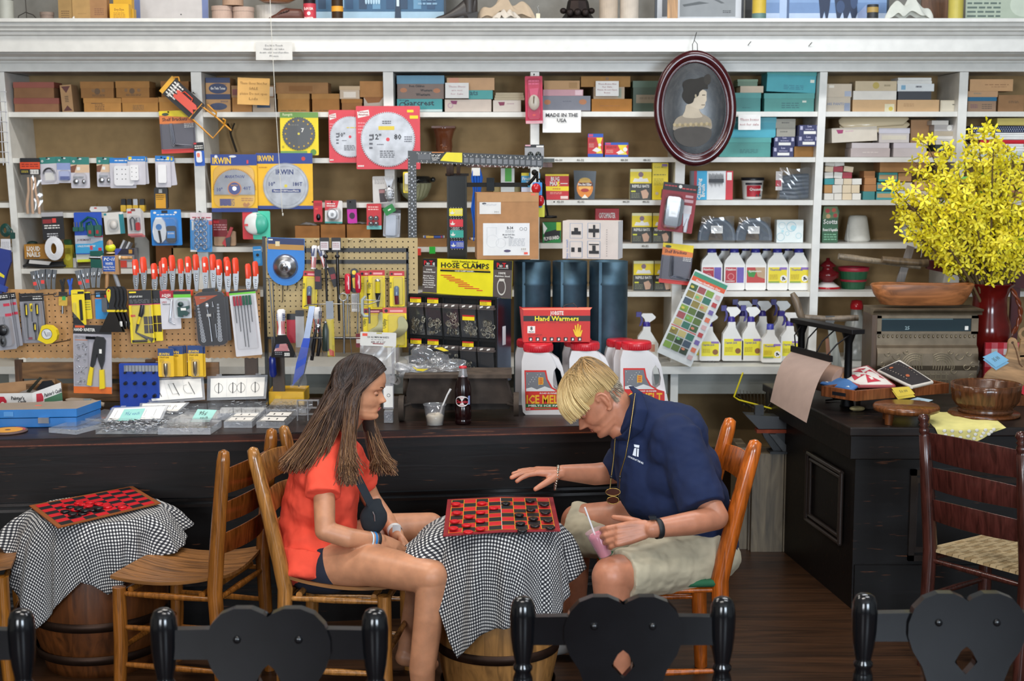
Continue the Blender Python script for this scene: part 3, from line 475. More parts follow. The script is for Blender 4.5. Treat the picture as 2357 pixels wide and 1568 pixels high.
I=It(2105,561,7.72,h=yl(561));m=I('shade');m.lathe([(0,0),(16,0),(18,-3),(29,-20),(27,-32),(14,-44),(5,-50),(0,-50)],'c9cbca:t',26,c=(2108,32,558));m.lathe([(0,0),(20,0),(20,-3),(0,-3)],'3a3c3c:t',20,c=(2108,32,561));m.tube([(2105,-2,530),(2105,-58,545),(2105.5,-58,585),(2104,-58,592)],.6,'cfcfc8:h',n=4);I.done('globe_lamp_shade','round white glass globe with dark base half hidden by flowers','lamp shade')
I=It(1910,672,7.7,h=yl(672));m=I('reservoir');m.lathe([(0,-72),(4,-72),(5,-66),(13,-60),(20,-54),(12,-50),(14,-44),(26,-38),(26,-28),(14,-20),(13,-14),(0,-14)][::-1],'6a1018:g',26,c=(1910,28,672))
b=I('base');b.lathe([(0,0),(30,0),(28,-6),(14,-16),(0,-16)],'e3ddd8:g',26,c=(1910,28,672));b.lathe([(30,-1),(31,-3),(28.5,-6)],'b01c24:g',26,c=(1910,28,672));I.done('bird_feeder','dark red glass hummingbird feeder on a white base','bird feeder')
I=It(1971,672,7.72,h=yl(672));m=I('slats');m.lathe([(26,0),(27,-4),(33,-44),(34,-46)],'255c3c:t',22,c=(1971,32,672),sm=False);m.lathe([(33,-46),(26,-1)],'1c4a30:t',22,c=(1971,32,672));m.lathe([(0,-1),(26,-1)],'1c4a30:t',22,c=(1971,32,672))
b=I('bands');b.lathe([(34,-41),(35,-42),(36,-50),(34.5,-50)],'a8263a:t',24,c=(1971,32,672));b.lathe([(29.5,-17),(30.3,-17),(30.8,-22),(30,-22)],'a8263a:t',24,c=(1971,32,672));I.done('berry_basket','small green splint basket with red rim bands','basket')
def jug(x,row,w_,h_,lab,label,Z=7.66,g=None):
 I=It(x,row,Z,h=yl(row));b=I('body',bevel=.003);hw=w_/2;dp=22
 prof=[(-hw+3,0),(hw-3,0),(hw,-3),(hw,-h_*.62),(hw*.42,-h_*.86),(hw*.42,-h_*.9),(-hw*.42,-h_*.9),(-hw*.42,-h_*.86),(-hw*.9,-h_*.72),(-hw,-h_*.62),(-hw,-3)]
 b.prism([(x+a,row+c)for a,c in prof],0,dp,'e6e3dd:p')
 c=I('cap');c.lathe([(0,-h_),(hw*.42,-h_),(hw*.45,-h_*.88),(hw*.4,-h_*.87)][::-1],'3b3a9a:p',16,c=(x,dp/2,row))
 l=I('label');l.rect(x-hw*.9,row-h_*.56,x+hw*.9,row-h_*.17,-.3,WT);deco(l,x-hw*.88,row-h_*.55,x+hw*.88,row-h_*.18,-.35,lab);I.done('chemical_jug',label,'jug',g)
lr=[('r',0,0,.6,1,'b5303c'),('r',.62,0,1,1,'6a58a8'),('t','Malathion',.3,.2,.14,WT,'c',.52),('o',.3,.6,.14,.18,'d98a8a'),('l',.05,.85,.5,.97,1,WT)]
lg=[('r',0,0,1,1,'b8423c'),('p',[(0,.2),(.55,.2),(.4,.65),(.1,.6)],'3c8a3c'),('p',[(.45,0),(1,0),(1,.75),(.6,.6)],'b99a78'),('t','Systemic',.45,.3,.12,WT,'c',.7)]
ly=[('r',0,0,1,1,'e6d22a'),('r',.6,0,1,.16,'8a6ab0'),('t','Thuricide',.38,.22,.15,'4c4a9c','c',.62),('d',.82,.72,.18,WT),('d',.8,.68,.06,BK),('d',.88,.76,.05,BK),('d',.78,.8,.04,BK),('l',.05,.45,.5,.8,4,'c2a81a'),('r',0,.9,.6,1,'8aa23a')]
for x,lb,tx in((1638,lr,'white garden chemical jug with red and purple label, leftmost on the fifth shelf'),(1690,lr,'white garden chemical jug with red and purple label, second from left'),(1739,lg,'white garden chemical jug with a red and green leaf label'),(1789,ly,'white garden chemical jug with yellow label, left of the yellow pair'),(1838,ly,'white garden chemical jug with yellow label, nearest the upright')):
 jug(x,671,48,96,lb,tx)
for x in(1668,1716,1764,1814):jug(x,671,44,95,[],'white jug in the rear row behind the garden chemical jugs',Z=7.8,g='rear row of white jugs')
def sprayer(x,row,h_,lab,label,Z=7.56,trig=1,g=None):
 I=It(x,row,Z,h=yl(row));b=I('body',bevel=.003);hw=24;dp=20;r=row
 b.prism([(x-hw+3,r),(x+hw-3,r),(x+hw,r-3),(x+hw,r-h_*.36),(x+hw*.25,r-h_*.62),(x+hw*.22,r-h_*.72),(x-hw*.45,r-h_*.72),(x-hw*.5,r-h_*.64),(x-hw*.95,r-h_*.5),(x-hw,r-h_*.34),(x-hw,r-3)],0,dp,'e3e0da:p')
 l=I('label');l.rect(x-hw*.85,r-h_*.42,x+hw*.85,r-h_*.09,-.3,WT);deco(l,x-hw*.83,r-h_*.41,x+hw*.83,r-h_*.1,-.35,lab)
 if trig:
  t=I('sprayer_head',bevel=.002);t.lathe([(7,-h_*.7),(9,-h_*.7),(8,-h_*.8),(6,-h_*.82)],'3a2f86:p',14,c=(x-3,dp/2,r))
  t.prism([(x-6,r-h_*.8),(x+3,r-h_*.8),(x+16,r-h_*.88),(x+18,r-h_*.92),(x+10,r-h_*.99),(x-12,r-h_*.99),(x-16,r-h_*.95),(x-8,r-h_*.88)],dp/2-4,dp/2+4,'e8e6e2:p')
  q=I('trigger','sprayer_head');q.box(x-27,dp/2-4,r-h_*1.02,x-15,dp/2+4,r-h_*.92,'352a7a:p');q.prism([(x-18,r-h_*.93),(x-13,r-h_*.93),(x-11,r-h_*.84),(x-15,r-h_*.74),(x-20,r-h_*.72),(x-16,r-h_*.84)],dp/2-3,dp/2+3,'352a7a:p')
 else:
  t=I('cap');t.lathe([(0,-h_*.84),(8,-h_*.84),(8.5,-h_*.71)][::-1],'3a3f9c:p',16,c=(x-3,dp/2,r))
 I.done('spray_bottle' if trig else 'chemical_jug',label,'bottle',g)
ls=[('r',0,0,1,1,'e8dc2c'),('r',.55,0,1,.14,'8a6ab0'),('t','Captain Jack',.4,.28,.12,'5a4a9c','c',.7),('d',.8,.72,.16,'8a5a34'),('l',.06,.5,.5,.8,4,'b8a01c')]
sprayer(1491,829,110,[('r',0,0,1,1,'d9d4c8'),('r',.4,.2,.9,.7,'c98a70')],'trigger spray bottle standing left of the hanging chart',trig=1)
sprayer(1634,829,110,ls,'white spray bottle half behind the hanging chart')
for i,x in enumerate((1686,1731)):sprayer(x,829,125,ls,'white trigger spray bottle with yellow label, '+('first' if i==0 else 'second')+' right of the hanging chart')
sprayer(1776,829,105,ly,'white capped chemical bottle with yellow label in the spray bottle row',trig=0,Z=7.5)
sprayer(1820,829,112,ls,'white trigger spray bottle with yellow label beside the paper roll stand')
for x in(1712,1757,1800):sprayer(x,829,128,[],'white trigger spray bottle in the rear row',Z=7.75,g='rear row of spray bottles')
jug(1600,831,58,70,ly,'squat yellow labelled container below the hanging chart',Z=7.6)
# ===== goods hanging on the left
ST_='8c8c90:m';CH_='b9bbc0:m';CLR='c8ccd4:q';FR='c9ccd6:f';OR='e0452a:p';YP='e3c71a:p';BP='17171b:p'
def rrect(x0,y0,x1,y1,r,n=4):
 o=[]
 for cx,cy,a in((x1-r,y1-r,0),(x0+r,y1-r,PI/2),(x0+r,y0+r,PI),(x1-r,y0+r,1.5*PI)):
  for i in range(n+1):o.append((cx+r*math.cos(a+PI/2*i/n),cy+r*math.sin(a+PI/2*i/n)))
 return o
class Card:
 def __init__(s,x0,y0,x1,y1,Z,col,ops=(),rot=0,th=1.2,r=2.5,rz=0,part='card'):
  s.b=(x0,y0,x1,y1);s.I=It((x0+x1)/2,(y0+y1)/2,Z,rot,rz);s.m=s.I(part);s.m.prism(rrect(x0,y0,x1,y1,r),0,th,col);deco(s.m,x0,y0,x1,y1,0,ops)
 def bump(s,u0,v0,u1,v1,d,col=CLR,part='blister',r=.3):
  s.I(part,'card' if 'card' in s.I.L else None);x0,y0,x1,y1=s.b;f=lambda u:x0+u*(x1-x0);g=lambda v:y0+v*(y1-y0);a,b,c,e=f(u0),g(v0),f(u1),g(v1);rr=min(c-a,e-b)*r
  o=rrect(a,b,c,e,rr);q=rrect(a+d*.4,b+d*.4,c-d*.4,e-d*.4,max(rr-d*.4,.5));m=s.I(part);n=len(o)
  m.add([(x,-.5,y)for x,y in o]+[(x,-d,y)for x,y in q],[(i,(i+1)%n,n+(i+1)%n,n+i)for i in range(n)]+[tuple(range(n,2*n))],col);return s
 def xy(s,u,v):x0,y0,x1,y1=s.b;return x0+u*(x1-x0),y0+v*(y1-y0)
 def done(s,name,label,cat='packet',g=None):return s.I.done(name,label,cat,g)
def nail(px,py,Z,L=9):
 a=P(px,py,Z+.03);k=KZ(py,Z);m=MB();m.tube([a,a+V((0,-.03-L*k,.004))],.0022,'2a2624:d',n=6);m.ball(a+V((0,-.03-L*k,.004)),.004,'2a2624:d',8,6);m.build('nail',tr)
TG='2e7d74';GR='c9c5cc'
c=Card(46,364,92,402,7.56,'17161a',[('r',0,.25,1,.66,'d8481e'),('l',.08,.33,.92,.58,2,'8a1c10'),('b',.5,.7,.92,.96),('l',.06,.75,.4,.9,2,'c8b23a')]);m=c.I('sticks')
for a,b in((56,57),(64,69),(72,84)):m.tube([(a+6,4,408),(a+6,4,440),(b,4,470),(b+1,4,492)],[2.5,3,3.6,3.2],'d8b08e:a',n=8)
m=c.I('bag');m.grid(lambda u,v:(46+46*u+v*4,3-7*math.sin(PI*u)-math.sin(v*12+u*6),402+92*v),8,10,'b8bcc0:q');c.done('stick_pack','hanging bag of three wooden stir sticks with an orange and black header')
def hook_card(x0,y0,x1,y1,label,kind,rot=0,Z=7.565):
 c=Card(x0,y0,x1,y1,Z,GR,[('r',0,0,1,.24,TG),('o',.17,.14,.03,.06,WT),('d',.5,.06,.1,'e4e6e4',.025)],rot);xx,yy=c.xy(.5,.68);w_=x1-x0
 if kind=='ring':m=c.I('ring');m.tube([(xx+w_*.3*math.cos(a),-3,yy-4+w_*.3*math.sin(a))for a in[PI+PI*i/10 for i in range(11)]],2,'6b6b70:m',n=8);deco(c.m,x0,y0,x1,y1,0,[('r',.25,.58,.75,.85,WT)])
 if kind=='blue':deco(c.m,x0,y0,x1,y1,0,[('r',0,.24,1,.5,'8d9bc8'),('r',.1,.55,.9,.9,'b4bce0')]);c.I('hooks').box(x0+8,-4,yy+4,x1-6,-1,yy+12,'4a5aa0:p')
 if kind=='stop':deco(c.m,x0,y0,x1,y1,0,[('r',0,.24,1,.5,'d8b898'),('p',[(0,.3),(.35,.24),(.2,.5),(0,.5)],'7a4a34'),('r',.33,.32,.5,.42,WT)]);m=c.I('fitting');m.ball((x0+w_*.28,-3,y1-15),(7,4,7),CH_,12,8);m.ball((x0+w_*.7,-3,y1-15),(4.5,4,6),CH_,12,8);m.box(x0+6,-3,y1-27,x1-14,-1,y1-24,CH_)
 c.bump(.12,.5,.88,.95,6);nail(xx,y0+4,Z-.005,5);return c.done('hardware_packet',label)
hook_card(92,362,134,424,'teal topped packet with a dark ring pull, leftmost of its row','ring',-3,7.575)
hook_card(131,361,166,421,'teal topped packet with small blue hooks','blue',0,7.57)
hook_card(163,362,206,433,'teal topped packet with round steel door stop parts, right of the blue hooks','stop')
hook_card(223,362,262,430,'teal topped packet with door stop parts, beside the six socket tap','stop',0,7.57)
c=Card(253,364,313,433,7.56,GR,[('r',0,0,1,.17,'1f78c4'),('l',.2,.06,.9,.13,1,WT)]);m=c.I('socket_tap');m.prism(rrect(264,382,310,427,6),-7,-1,'e4e2e4:p')
for i in range(2):
 for j in range(3):x,y=271+i*20,390+j*11;m.disc(x,y,1.2,-7.2,BK,8);m.disc(x+12,y,1.2,-7.2,BK,8)if i==0 else None
c.done('socket_tap_pack','white six outlet wall tap on a blue topped card')
for x0,y0,x1,y1,Z,lb,rt in((306,362,341,424,7.575,'blue topped card half hidden behind the white wall tap pack',-3),(294,360,335,425,7.545,'white narrow wall tap with three sockets on a blue topped card',0),(362,362,404,428,7.575,'plain card half hidden behind the narrow white switch pack',-6),(358,359,393,431,7.56,'white plain wall switch on a blue topped hanging card',0)):
 c=Card(x0,y0,x1,y1,Z,GR,[('r',0,0,1,.18,'1f78c4'),('r',.06,.02,.24,.14,YL)if 'three' in lb else('r',.76,.03,.92,.14,YL),('l',.1,.1,.9,.16,1,WT)],rt)
 if 'half' not in lb:
  m=c.I('socket_tap');a,b=(x0+7,y0+20);m.prism(rrect(a,b,a+19,y1-10,3),-6,-1,'ebe9ea:p')
  if 'three' in lb:
   for j in range(3):m.disc(a+4,b+6+j*10,1,-6.2,BK,8);m.disc(a+14,b+7+j*10,1,-6.2,BK,8)
 nail((x0+x1)/2,y0+5,7.56,5);c.done('socket_tap_pack',lb)
def bracket(x0,y0,x1,y1,Z,rot,label):
 c=Card(x0,y0,x1,y1,Z,'55525e',[('r',0,0,1,.3,'d97a3a'),('p',[(0,0),(1,0),(1,.18),(0,.1)],YL),('t','Shelf Brackets',.44,.24,.085,'4a1420','c',.72),('d',.18,.08,.1,'3a4a3c',.035),('r',0,.9,1,1,'cf3a34'),('l',.7,.3,.97,.42,3,WT)],rot)
 m=c.I('brackets')
 for i in range(3):x,y=c.xy(.3+.03*i,.3);m.tube([(x,-3-i,y),(x+2+i,-3-i,y1-(y1-y0)*.2-i*2),(x+5,-3-i,y1-(y1-y0)*.16-i*2),(x1-3,-3-i,y1-(y1-y0)*.12-i*2)],1.6,'6a6a72:m',n=6)
 c.bump(.03,.3,.98,.93,5,r=.1);c.done('bracket_pack',label)
bracket(369,255,449,352,7.555,-2.5,'shelf bracket pack with orange and yellow header hanging in the left bay');nail(392,260,7.56,8)
bracket(1521,562,1592,654,7.5,6,'small bracket pack with yellow header hanging above the picture chart')
I=It(430,235,7.5,42);m=I('card');m.prism(rrect(366,212,466,258,3),0,1.2,'1b181a');deco(m,366,212,466,258,0,[('r',.0,.0,.1,1,'e0a52a'),('t','BLACK+DECKER',.2,.5,.12,WT,'c',.4,-1.57),('l',.13,.1,.4,.9,5,WT)])
m=I('reel');m.prism([(400,226),(452,226),(460,232),(452,238),(460,246),(400,246),(396,240),(404,236),(396,230)],-5,-1,'d6452c:p');m.tube([(410,-5,226),(412,-5,220),(436,-5,220),(438,-5,226)],1.5,'d6452c:p',n=6)
m=I('frame');YF='d8942a:p'
m.tube([(458,2,220),(500,2,216),(520,2,216),(548,2,216)],2.2,YF,n=6);m.tube([(462,2,256),(528,2,258),(528,2,218)],2.2,YF,n=6);m.tube([(458,2,214),(458,2,260)],2.5,YF,n=6);m.tube([(500,2,216),(498,-4,208),(470,-4,207)],2,YF,n=6);m.tube([(528,2,218),(523,-5,206),(517,-5,208)],2,YF,n=6);m.tube([(372,-3,212),(380,-3,204),(387,-3,210)],1.8,YF,n=6)
I.done('cord_reel','orange and yellow cord reel frame on a black card, hanging diagonally','tool');nail(449,216,7.54,6)
c=Card(447,328,470,382,7.5,'1d57b4',[('r',0,0,1,.36,'17161a'),('l',.1,.12,.9,.3,2,WT),('r',.02,.01,.3,.08,'c03038')],-3);m=c.I('clip');m.prism(rrect(452,348,465,374,4),-4,-1,'dcdfe6:p');m.prism(rrect(454,352,461,362,3),-4.6,-4,'e07058:p');c.done('clip_pack','small blue packet with a white clip hanging on the second upright')
I=It(535,300,7.9);m=I('hook');m.tube([(524,0,285),(530,-3,296),(532,-3,312),(544,-3,350)],2.4,'2e2822:d',n=6);m.tube([(540,0,284),(534,-3,300),(530,-3,308)],2,'2e2822:d',n=6);I.done('iron_hook','dark iron branching hook hanging in the second bay','hook')
def teeth(m,cx,cy,r0,r1,y,key,n=60,sk=.5,a0=0,a1=2*PI):
 p=[]
 for i in range(n):
  a=a0+(a1-a0)*i/n;d=(a1-a0)/n;p+=[(cx+r0*math.cos(a),cy+r0*math.sin(a)),(cx+r1*math.cos(a+d*sk),cy+r1*math.sin(a+d*sk)),(cx+r1*math.cos(a+d*.8),cy+r1*math.sin(a+d*.8))]
 if a1-a0<6:p.append((cx+r0*math.cos(a1),cy+r0*math.sin(a1)))
 m.poly(p,y,key)
def blade(x0,y0,x1,y1,cx,cy,r,Z,col,ops,bops,label,n=60,bk='a9abb0:d',rot=0,depth=1,hole='d8c84a'):
 c=Card(x0,y0,x1,y1,Z,col,ops,rot);b=c.I('saw_blade');None
 teeth(b,cx,cy,r*.95,r,-2.2,bk,n);b.ring(cx,cy,r*.93,r*.97,-2.2,bk)
 b.disc(cx,cy,r*.96,-2.4,bk,48);b.disc(cx,cy,r*.07,-2.7,hole,16)
 deco(b,cx-r,cy-r,cx+r,cy+r,-2.5,bops);return c.done('saw_blade_pack',label,'saw blade')
G1='6f9a4a'
blade(645,259,733,357,688,308,38,7.56,YL,[('r',0,0,1,.13,G1),('t','Rawgrit',.2,.08,.06,'d8e0b0','c',.26),('r',.0,.9,.7,.97,G1),('d',.86,.93,.08,'5c8a3c'),('l',.04,.78,.1,.84,2,'7a7a30')],[('l',.2,.2,.5,.3,1,'6a6a66'),('t','7',.62,.45,.12,WT)]+[('d',.5+.4*math.cos(a),.5+.4*math.sin(a),.025,'c8a02a')for a in[2*PI*i/16 for i in range(16)]],'black abrasive disc on a green and yellow card under the shoe boxes',n=40,bk='1b1c1d:p')
VR='d6404c'
def va(x0,y0,x1,y1,cx,cy,r,Z,a,b,label):
 blade(x0,y0,x1,y1,cx,cy,r,Z,VR,[('p',[(.02,.09),(.2,.06),(.21,.15),(.03,.19)],WT),('t','Vermont',.11,.11,.035,'a02030','c',.16),('t','American',.115,.15,.035,'a02030','c',.16),('r',.8,.06,.9,.1,YL),('r',.84,.15,.97,.2,YL),('l',.03,.25,.15,.45,4,'e88a90'),('l',.02,.93,.12,.98,1,WT)],[('t',a,.3,.5,.1,'26262c'),('t',b,.68,.5,.1,'26262c')]+([('r',.33,.26,.62,.33,'dcc23a'),('l',.4,.16,.56,.23,2,'33333a')]if r>50 else[('l',.42,.26,.8,.31,1,'dcc23a')])+[('l',.35,.7,.62,.84,4,'3a3a40'),('l',.8,.44,.94,.56,3,'60606a'),('l',.16,.4,.22,.7,4,'50505a'),('l',.3,.58,.42,.61,1,'50505a')],label,n=80 if r>50 else 60,bk='b3b4b8:d',hole=VR)
va(757,254,840,374,806,315,47,7.56,'10"','','small silver saw blade on a red card, partly behind the larger one')
va(820,245,967,389,893,321,63,7.52,'12"','80','large twelve inch silver saw blade on a red card')
IY='eeb81c';IB='27408a'
c=blade(590,353,720,481,658,428,53,7.55,IY,[('r',0,0,1,.19,IB),('t','IRWIN',.17,.14,.1,'eec22a','c',.28),('r',0,.94,1,1,IB),('l',.05,.24,.2,.28,1,'b87818'),('d',.84,.1,.035,'c83a34')],[('t','IRWIN',.48,.25,.11,'26356c','c',.38),("t",'10"',.2,.5,.085,'26356c'),('t','180T',.76,.5,.085,'26356c','c',.2),('r',.2,.57,.82,.64,'33427c'),('t','Plywood/OSB/Veneer/Plastic',.51,.62,.035,WT,'c',.55),('o',.5,.5,.42,.43,'a0a2a6:d')],'large plain silver saw blade with fine teeth on a yellow and blue card',n=110)
c=Card(486,356,592,488,7.53,IY,[('r',0,0,1,.19,IB),('t','IRWIN',.24,.16,.11,'eec22a','c',.4),('r',0,.93,1,1,IB),('r',.18,.77,.42,.88,'4a4488'),('l',.18,.77,.5,.9,5,'3c3c78'),('l',.65,.75,.9,.82,2,'b87818'),('d',.12,.04,.035,'d8dae0'),('d',.48,.035,.08,'d8dae0',.02),('r',.78,.1,.82,.16,'d04050'),('p',[(.68,.86),(.72,.83),(.76,.86),(.8,.83),(.84,.86),(.78,.91),(.7,.9)],'c07a1a')])
b=c.I('saw_blade');teeth(b,540,438,46,50,-2.2,'b07a22:d',40,a0=PI,a1=2*PI);b.poly([(540+47*math.cos(a),438+47*math.sin(a))for a in[PI+PI*i/24 for i in range(25)]]+[(587,448),(493,448)],-2.5,'9a9ca2:d')
b.disc(540,434,15,-3.2,'2a3d8a');b.ring(540,434,14,16,-3.4,'e08a2a');b.disc(540,434,5,-3.5,CH_);b.text('MARATHON',540,410,7,-2.9,'2b3a80',w=44,it=.3);b.text('10"',506,440,8,-2.9,'2b3a80');b.text('40T',569,437,8,-2.9,'2b3a80');b.text('MARATHON',540,428,3,-3.6,'e6a22a',w=16)
c.bump(.04,.19,.96,.93,5,r=.2);c.done('saw_blade_pack','forty tooth saw blade in a yellow and blue card pack below the second upright','saw blade')
I=It(630,250,7.25);m=I('string');m.tube([(625,0,-120),(628,0,60),(633,0,200),(639,0,350),(645,0,488)],.8,'d9d6cc:h',n=5);m.ball((646,0,493),(1.8,1.8,4),'d9d6cc:h',8,6);I.done('pull_string','thin white pull string hanging in front of the cornice and shelves','string')
# ------- row around the fourth shelf
I=It(228,489,7.66,h=yl(489));m=I('body',bevel=.003);m.prism([(210,489),(206,484),(209,477),(246,477),(249,484),(246,489)],0,30,'d8d6d4:p');I('antenna').tube([(222,5,477),(223,4,470)],.9,'b89a4a:m',n=5);m.rect(217,479,223,482,-.3,'c83a34');I.done('alarm_unit','white low alarm unit with a brass antenna on the shelf','alarm')
for i,x in enumerate((284,298,312,327)):
 I=It(x,489,7.68,h=yl(489));m=I('handle',bevel=.002);m.prism(rrect(x-6,474,x+6,489,2),0,14,'e2b52a:p');t=I('blade');t.prism(rrect(x-5,460,x+5,475,2),1,12,[BP,CH_][i==2]);I.done('small_clamp','small yellow and black tool, %s of four on the left bay shelf'%['first','second','third','last'][i],'tool')
c=Card(355,431,386,482,7.6,BP,[('r',.1,.3,.85,.95,'d89a1c'),('l',.15,.35,.7,.6,3,'7a5a10'),('b',.35,.1,.6,.25)],0,th=10,r=6);c.done('power_tool_case','black and yellow small tool pack above the blue reel card')
c=Card(97,489,147,552,7.54,'17161a',[('r',0,0,1,.15,'aaa8ac'),('r',.04,.25,.45,.4,'8c2428'),('r',.48,.22,.66,.38,'d83a32'),('l',.1,.45,.8,.62,2,WT),('l',.2,.75,.7,.92,2,'b9b9bc')],-2)
m=c.I('cord')
for i in range(5):m.tube([(122+(20-3*i)*math.cos(a),-4-i*.8,572+(26-3*i)*math.sin(a))for a in[2*PI*j/20 for j in range(20)]],2,'dfdfe2:p',n=6,closed=True)
c.done('white_cord_pack','black bag with a looped white cord hanging in the left bay')
c=Card(172,489,236,585,7.55,'1b4bb4',[('r',0,.55,1,.9,'b9bdc8'),('p',[(0,.75),(.6,.75),(.9,.68),(1,.68),(1,.98),(0,.98)],'3a9ed0'),('t','JOBSMART',.32,.68,.05,'58303c','c',.5),('t','3-PACK POWER STRIP',.4,.83,.045,WT,'c',.65),('r',.52,.8,.62,.9,'d8484a'),('r',.82,.85,.94,.93,'c82a3a'),('r',.7,.56,1,.6,'c02a44')],-1)
m=c.I('cord');G2='1c5a50:p'
m.tube([(188,-3,530),(190,-4,512),(206,-5,500),(222,-5,505),(228,-5,520),(230,-5,530)],2.6,G2,n=8);m.tube([(200,-4,530),(202,-5,514),(212,-6,510),(214,-6,524)],2.4,G2,n=8)
for x in(205,222):m.prism(rrect(x-1,518,x+14,544,3),-10,-2,G2);m.rect(x+2,530,x+8,538,-10.2,'a8242c')
for x in(170,183):m.prism(rrect(x,522,x+12,532,2),-6,-1,G2);m.box(x+2,-4,511,x+4,-3,522,ST_);m.box(x+8,-4,511,x+10,-3,522,ST_)
c.done('power_strip_pack','green power strip on a blue and white hanging card')
I=It(198,600,7.56,-2);m=I('card');m.prism(rrect(176,577,236,603,2),0,1,'cfd2c8');m.rect(178,597,210,603,-.3,'d8e02a');m=I('sockets');m.prism(rrect(210,578,240,620,2),-6,0,'195a50:p');I.done('outlet_pack','green outlet strip pack below the blue power strip card','packet')
c=Card(240,489,286,539,7.55,'d6d2cc',[('r',.76,.1,1,1,'22808a'),('r',.02,.02,.15,.12,'22808a'),('d',.88,.06,.06,WT)],-4);m=c.I('knob');m.ball((262,-4,518),(9,6,10),'cfcac4:p',14,8);c.bump(.15,.3,.72,.9,6);c.done('knob_pack','white knob packet with a teal edge strip')
for i in range(3):
 c=Card(293+i*3,480+i*3,326+i*3,542+i*2,7.5+.012*i,'c9c4c2',[('r',.05,.1,.35,.18,'c83a3a'),('r',.3,.02,.6,.1,'7a3a30'),('r',0,.93,1,1,'c87070')],-2)
 if i==0:m=c.I('lock');m.tube([(303,-4,530),(301,-4,505),(306,-4,500),(311,-4,506),(311,-4,530)],1.8,'33333a:r',n=6);m.prism(rrect(313,512,323,531,4),-6,-1,'c03038:p');m.tube([(315,-4,512),(315,-4,502),(321,-4,502),(321,-4,512)],1.2,CH_,n=6);c.bump(.12,.25,.95,.88,6)
 c.done('lock_pack',['clear pack with a black loop and red padlock, frontmost of three','clear lock pack, middle of three hanging together','clear lock pack, rear of three hanging together'][i])
c=Card(348,483,418,565,7.53,'1a7fd0',[('r',.36,.02,.56,.1,'1a1a22'),('l',.2,.12,.8,.17,1,WT),('d',.14,.08,.05,WT,.03),('d',.82,.08,.05,WT,.03)],-1)
m=c.I('chalk_reel');m.prism([(362,500),(374,500),(382,512),(385,532),(382,550),(374,558),(364,558),(356,550),(353,532),(356,512)],-10,-1,'dcdfe4:p');m.disc(368,522,7,-10.3,'2a7ac0');m.prism([(366,530),(371,530),(374,556),(370,560)],-12,-10,'202026:p')
m=c.I('chalk_bottle');m.prism(rrect(384,520,406,558,5),-9,-1,'1a1c26:p');m.rect(386,532,404,548,-9.3,'2a8ad8');m.text('IRWIN',395,539,4,-9.6,WT,w=14);c.bump(.06,.2,.9,.97,12,r=.2);c.done('chalk_reel_pack','white chalk reel and black bottle on a bright blue card')
c=Card(438,490,488,580,7.52,'3a8ed0',[('r',0,0,1,.18,'d8c8cc'),('l',.1,.1,.95,.16,1,'a83a48'),('r',.06,.2,.16,.45,WT),('r',.85,.2,1,.3,'d86060'),('r',0,.95,.3,1,WT)],1);m=c.I('rings')
for i in range(5):
 for s in(-1,1):x,y=463+s*9,508+i*15;m.tube([(x+5*math.cos(a),-5,y+6*math.sin(a))for a in[2*PI*j/10 for j in range(10)]],1.3,CH_,n=5,closed=True)
 m.ball((463,-5,503+i*15),(3,2,4),CH_,8,6)
c.bump(.05,.17,.97,.94,8,r=.2);nail(463,488,7.5,6);c.done('ring_pack','pack of silver curtain rings on a blue and white card')
I=It(592,518,7.53);m=I('card');m.prism(rrect(558,486,622,551,3),2,3,'cf3038');m.prism(rrect(582,486,622,551,3),.6,1.8,'48c8a8');m=I('disc')
m.ball((589,-2,515),(26,7,26),'d9dcd8:p',24,10);m.ball((596,-4,515),(22,7,24),'3fae94:p',24,10);m.ball((584,-6,515),(21,5,24),'e0e2de:p',24,10);m.rect(565,515,573,520,-11.5,'d8484a');I.done('round_reel_pack','round white and green reel on a red card','packet')
I=It(515,540,7.64);m=I('card');m.prism(rrect(490,505,523,545,2),1,2,'8a1a22');m.rect(492,508,505,514,.6,'d0303a');deco(m,492,516,522,532,.7,[('l',0,0,1,1,3,'d8a0a0')]);m=I('bracket');m.prism([(512,560),(524,540),(532,522),(538,524),(530,545),(520,568)],-6,0,'b82028:t');m.prism([(520,548),(532,545),(530,568),(522,566)],-8,-2,'1c1c20:p');m=I('case');m.prism(rrect(492,532,542,566,4),2,10,'b8977a:c');I.done('brush_pack','red and black brush pack on the second bay shelf','packet')
row=619
I=It(100,601,7.62,h=yl(row)+21*KZ(610,7.62));m=I('carton',bevel=.001);m.box(57,0,567,142,30,600,'a87218');deco(m,57,567,142,600,0,[('t','LIQUID',.25,.45,.33,WT,'c',.36),('t','NAILS',.25,.85,.33,WT,'c',.36),('r',.05,.88,.4,.94,'5a3c10')]);I.done('adhesive_box','brown yellow box printed LIQUID NAILS','box')
I=It(100,row,7.6,h=yl(row));m=I('cord')
for i in range(6):m.tube([(50+i*2,12+i*3,row-5),(58,10+i*3,row-8-i*1.6),(100,8+i*2,row-4-i*1.5),(140,10+i*2,row-7-i*1.2),(147-i,14,row-5)],3,'1d1f22:r',n=6)
m=I('tag');m.poly([(68,row-20),(118,row-16),(112,row-8),(66,row-12)],2,'cfccc8');I.done('extension_cord','bundled black extension cord with a white paper sleeve','cord')
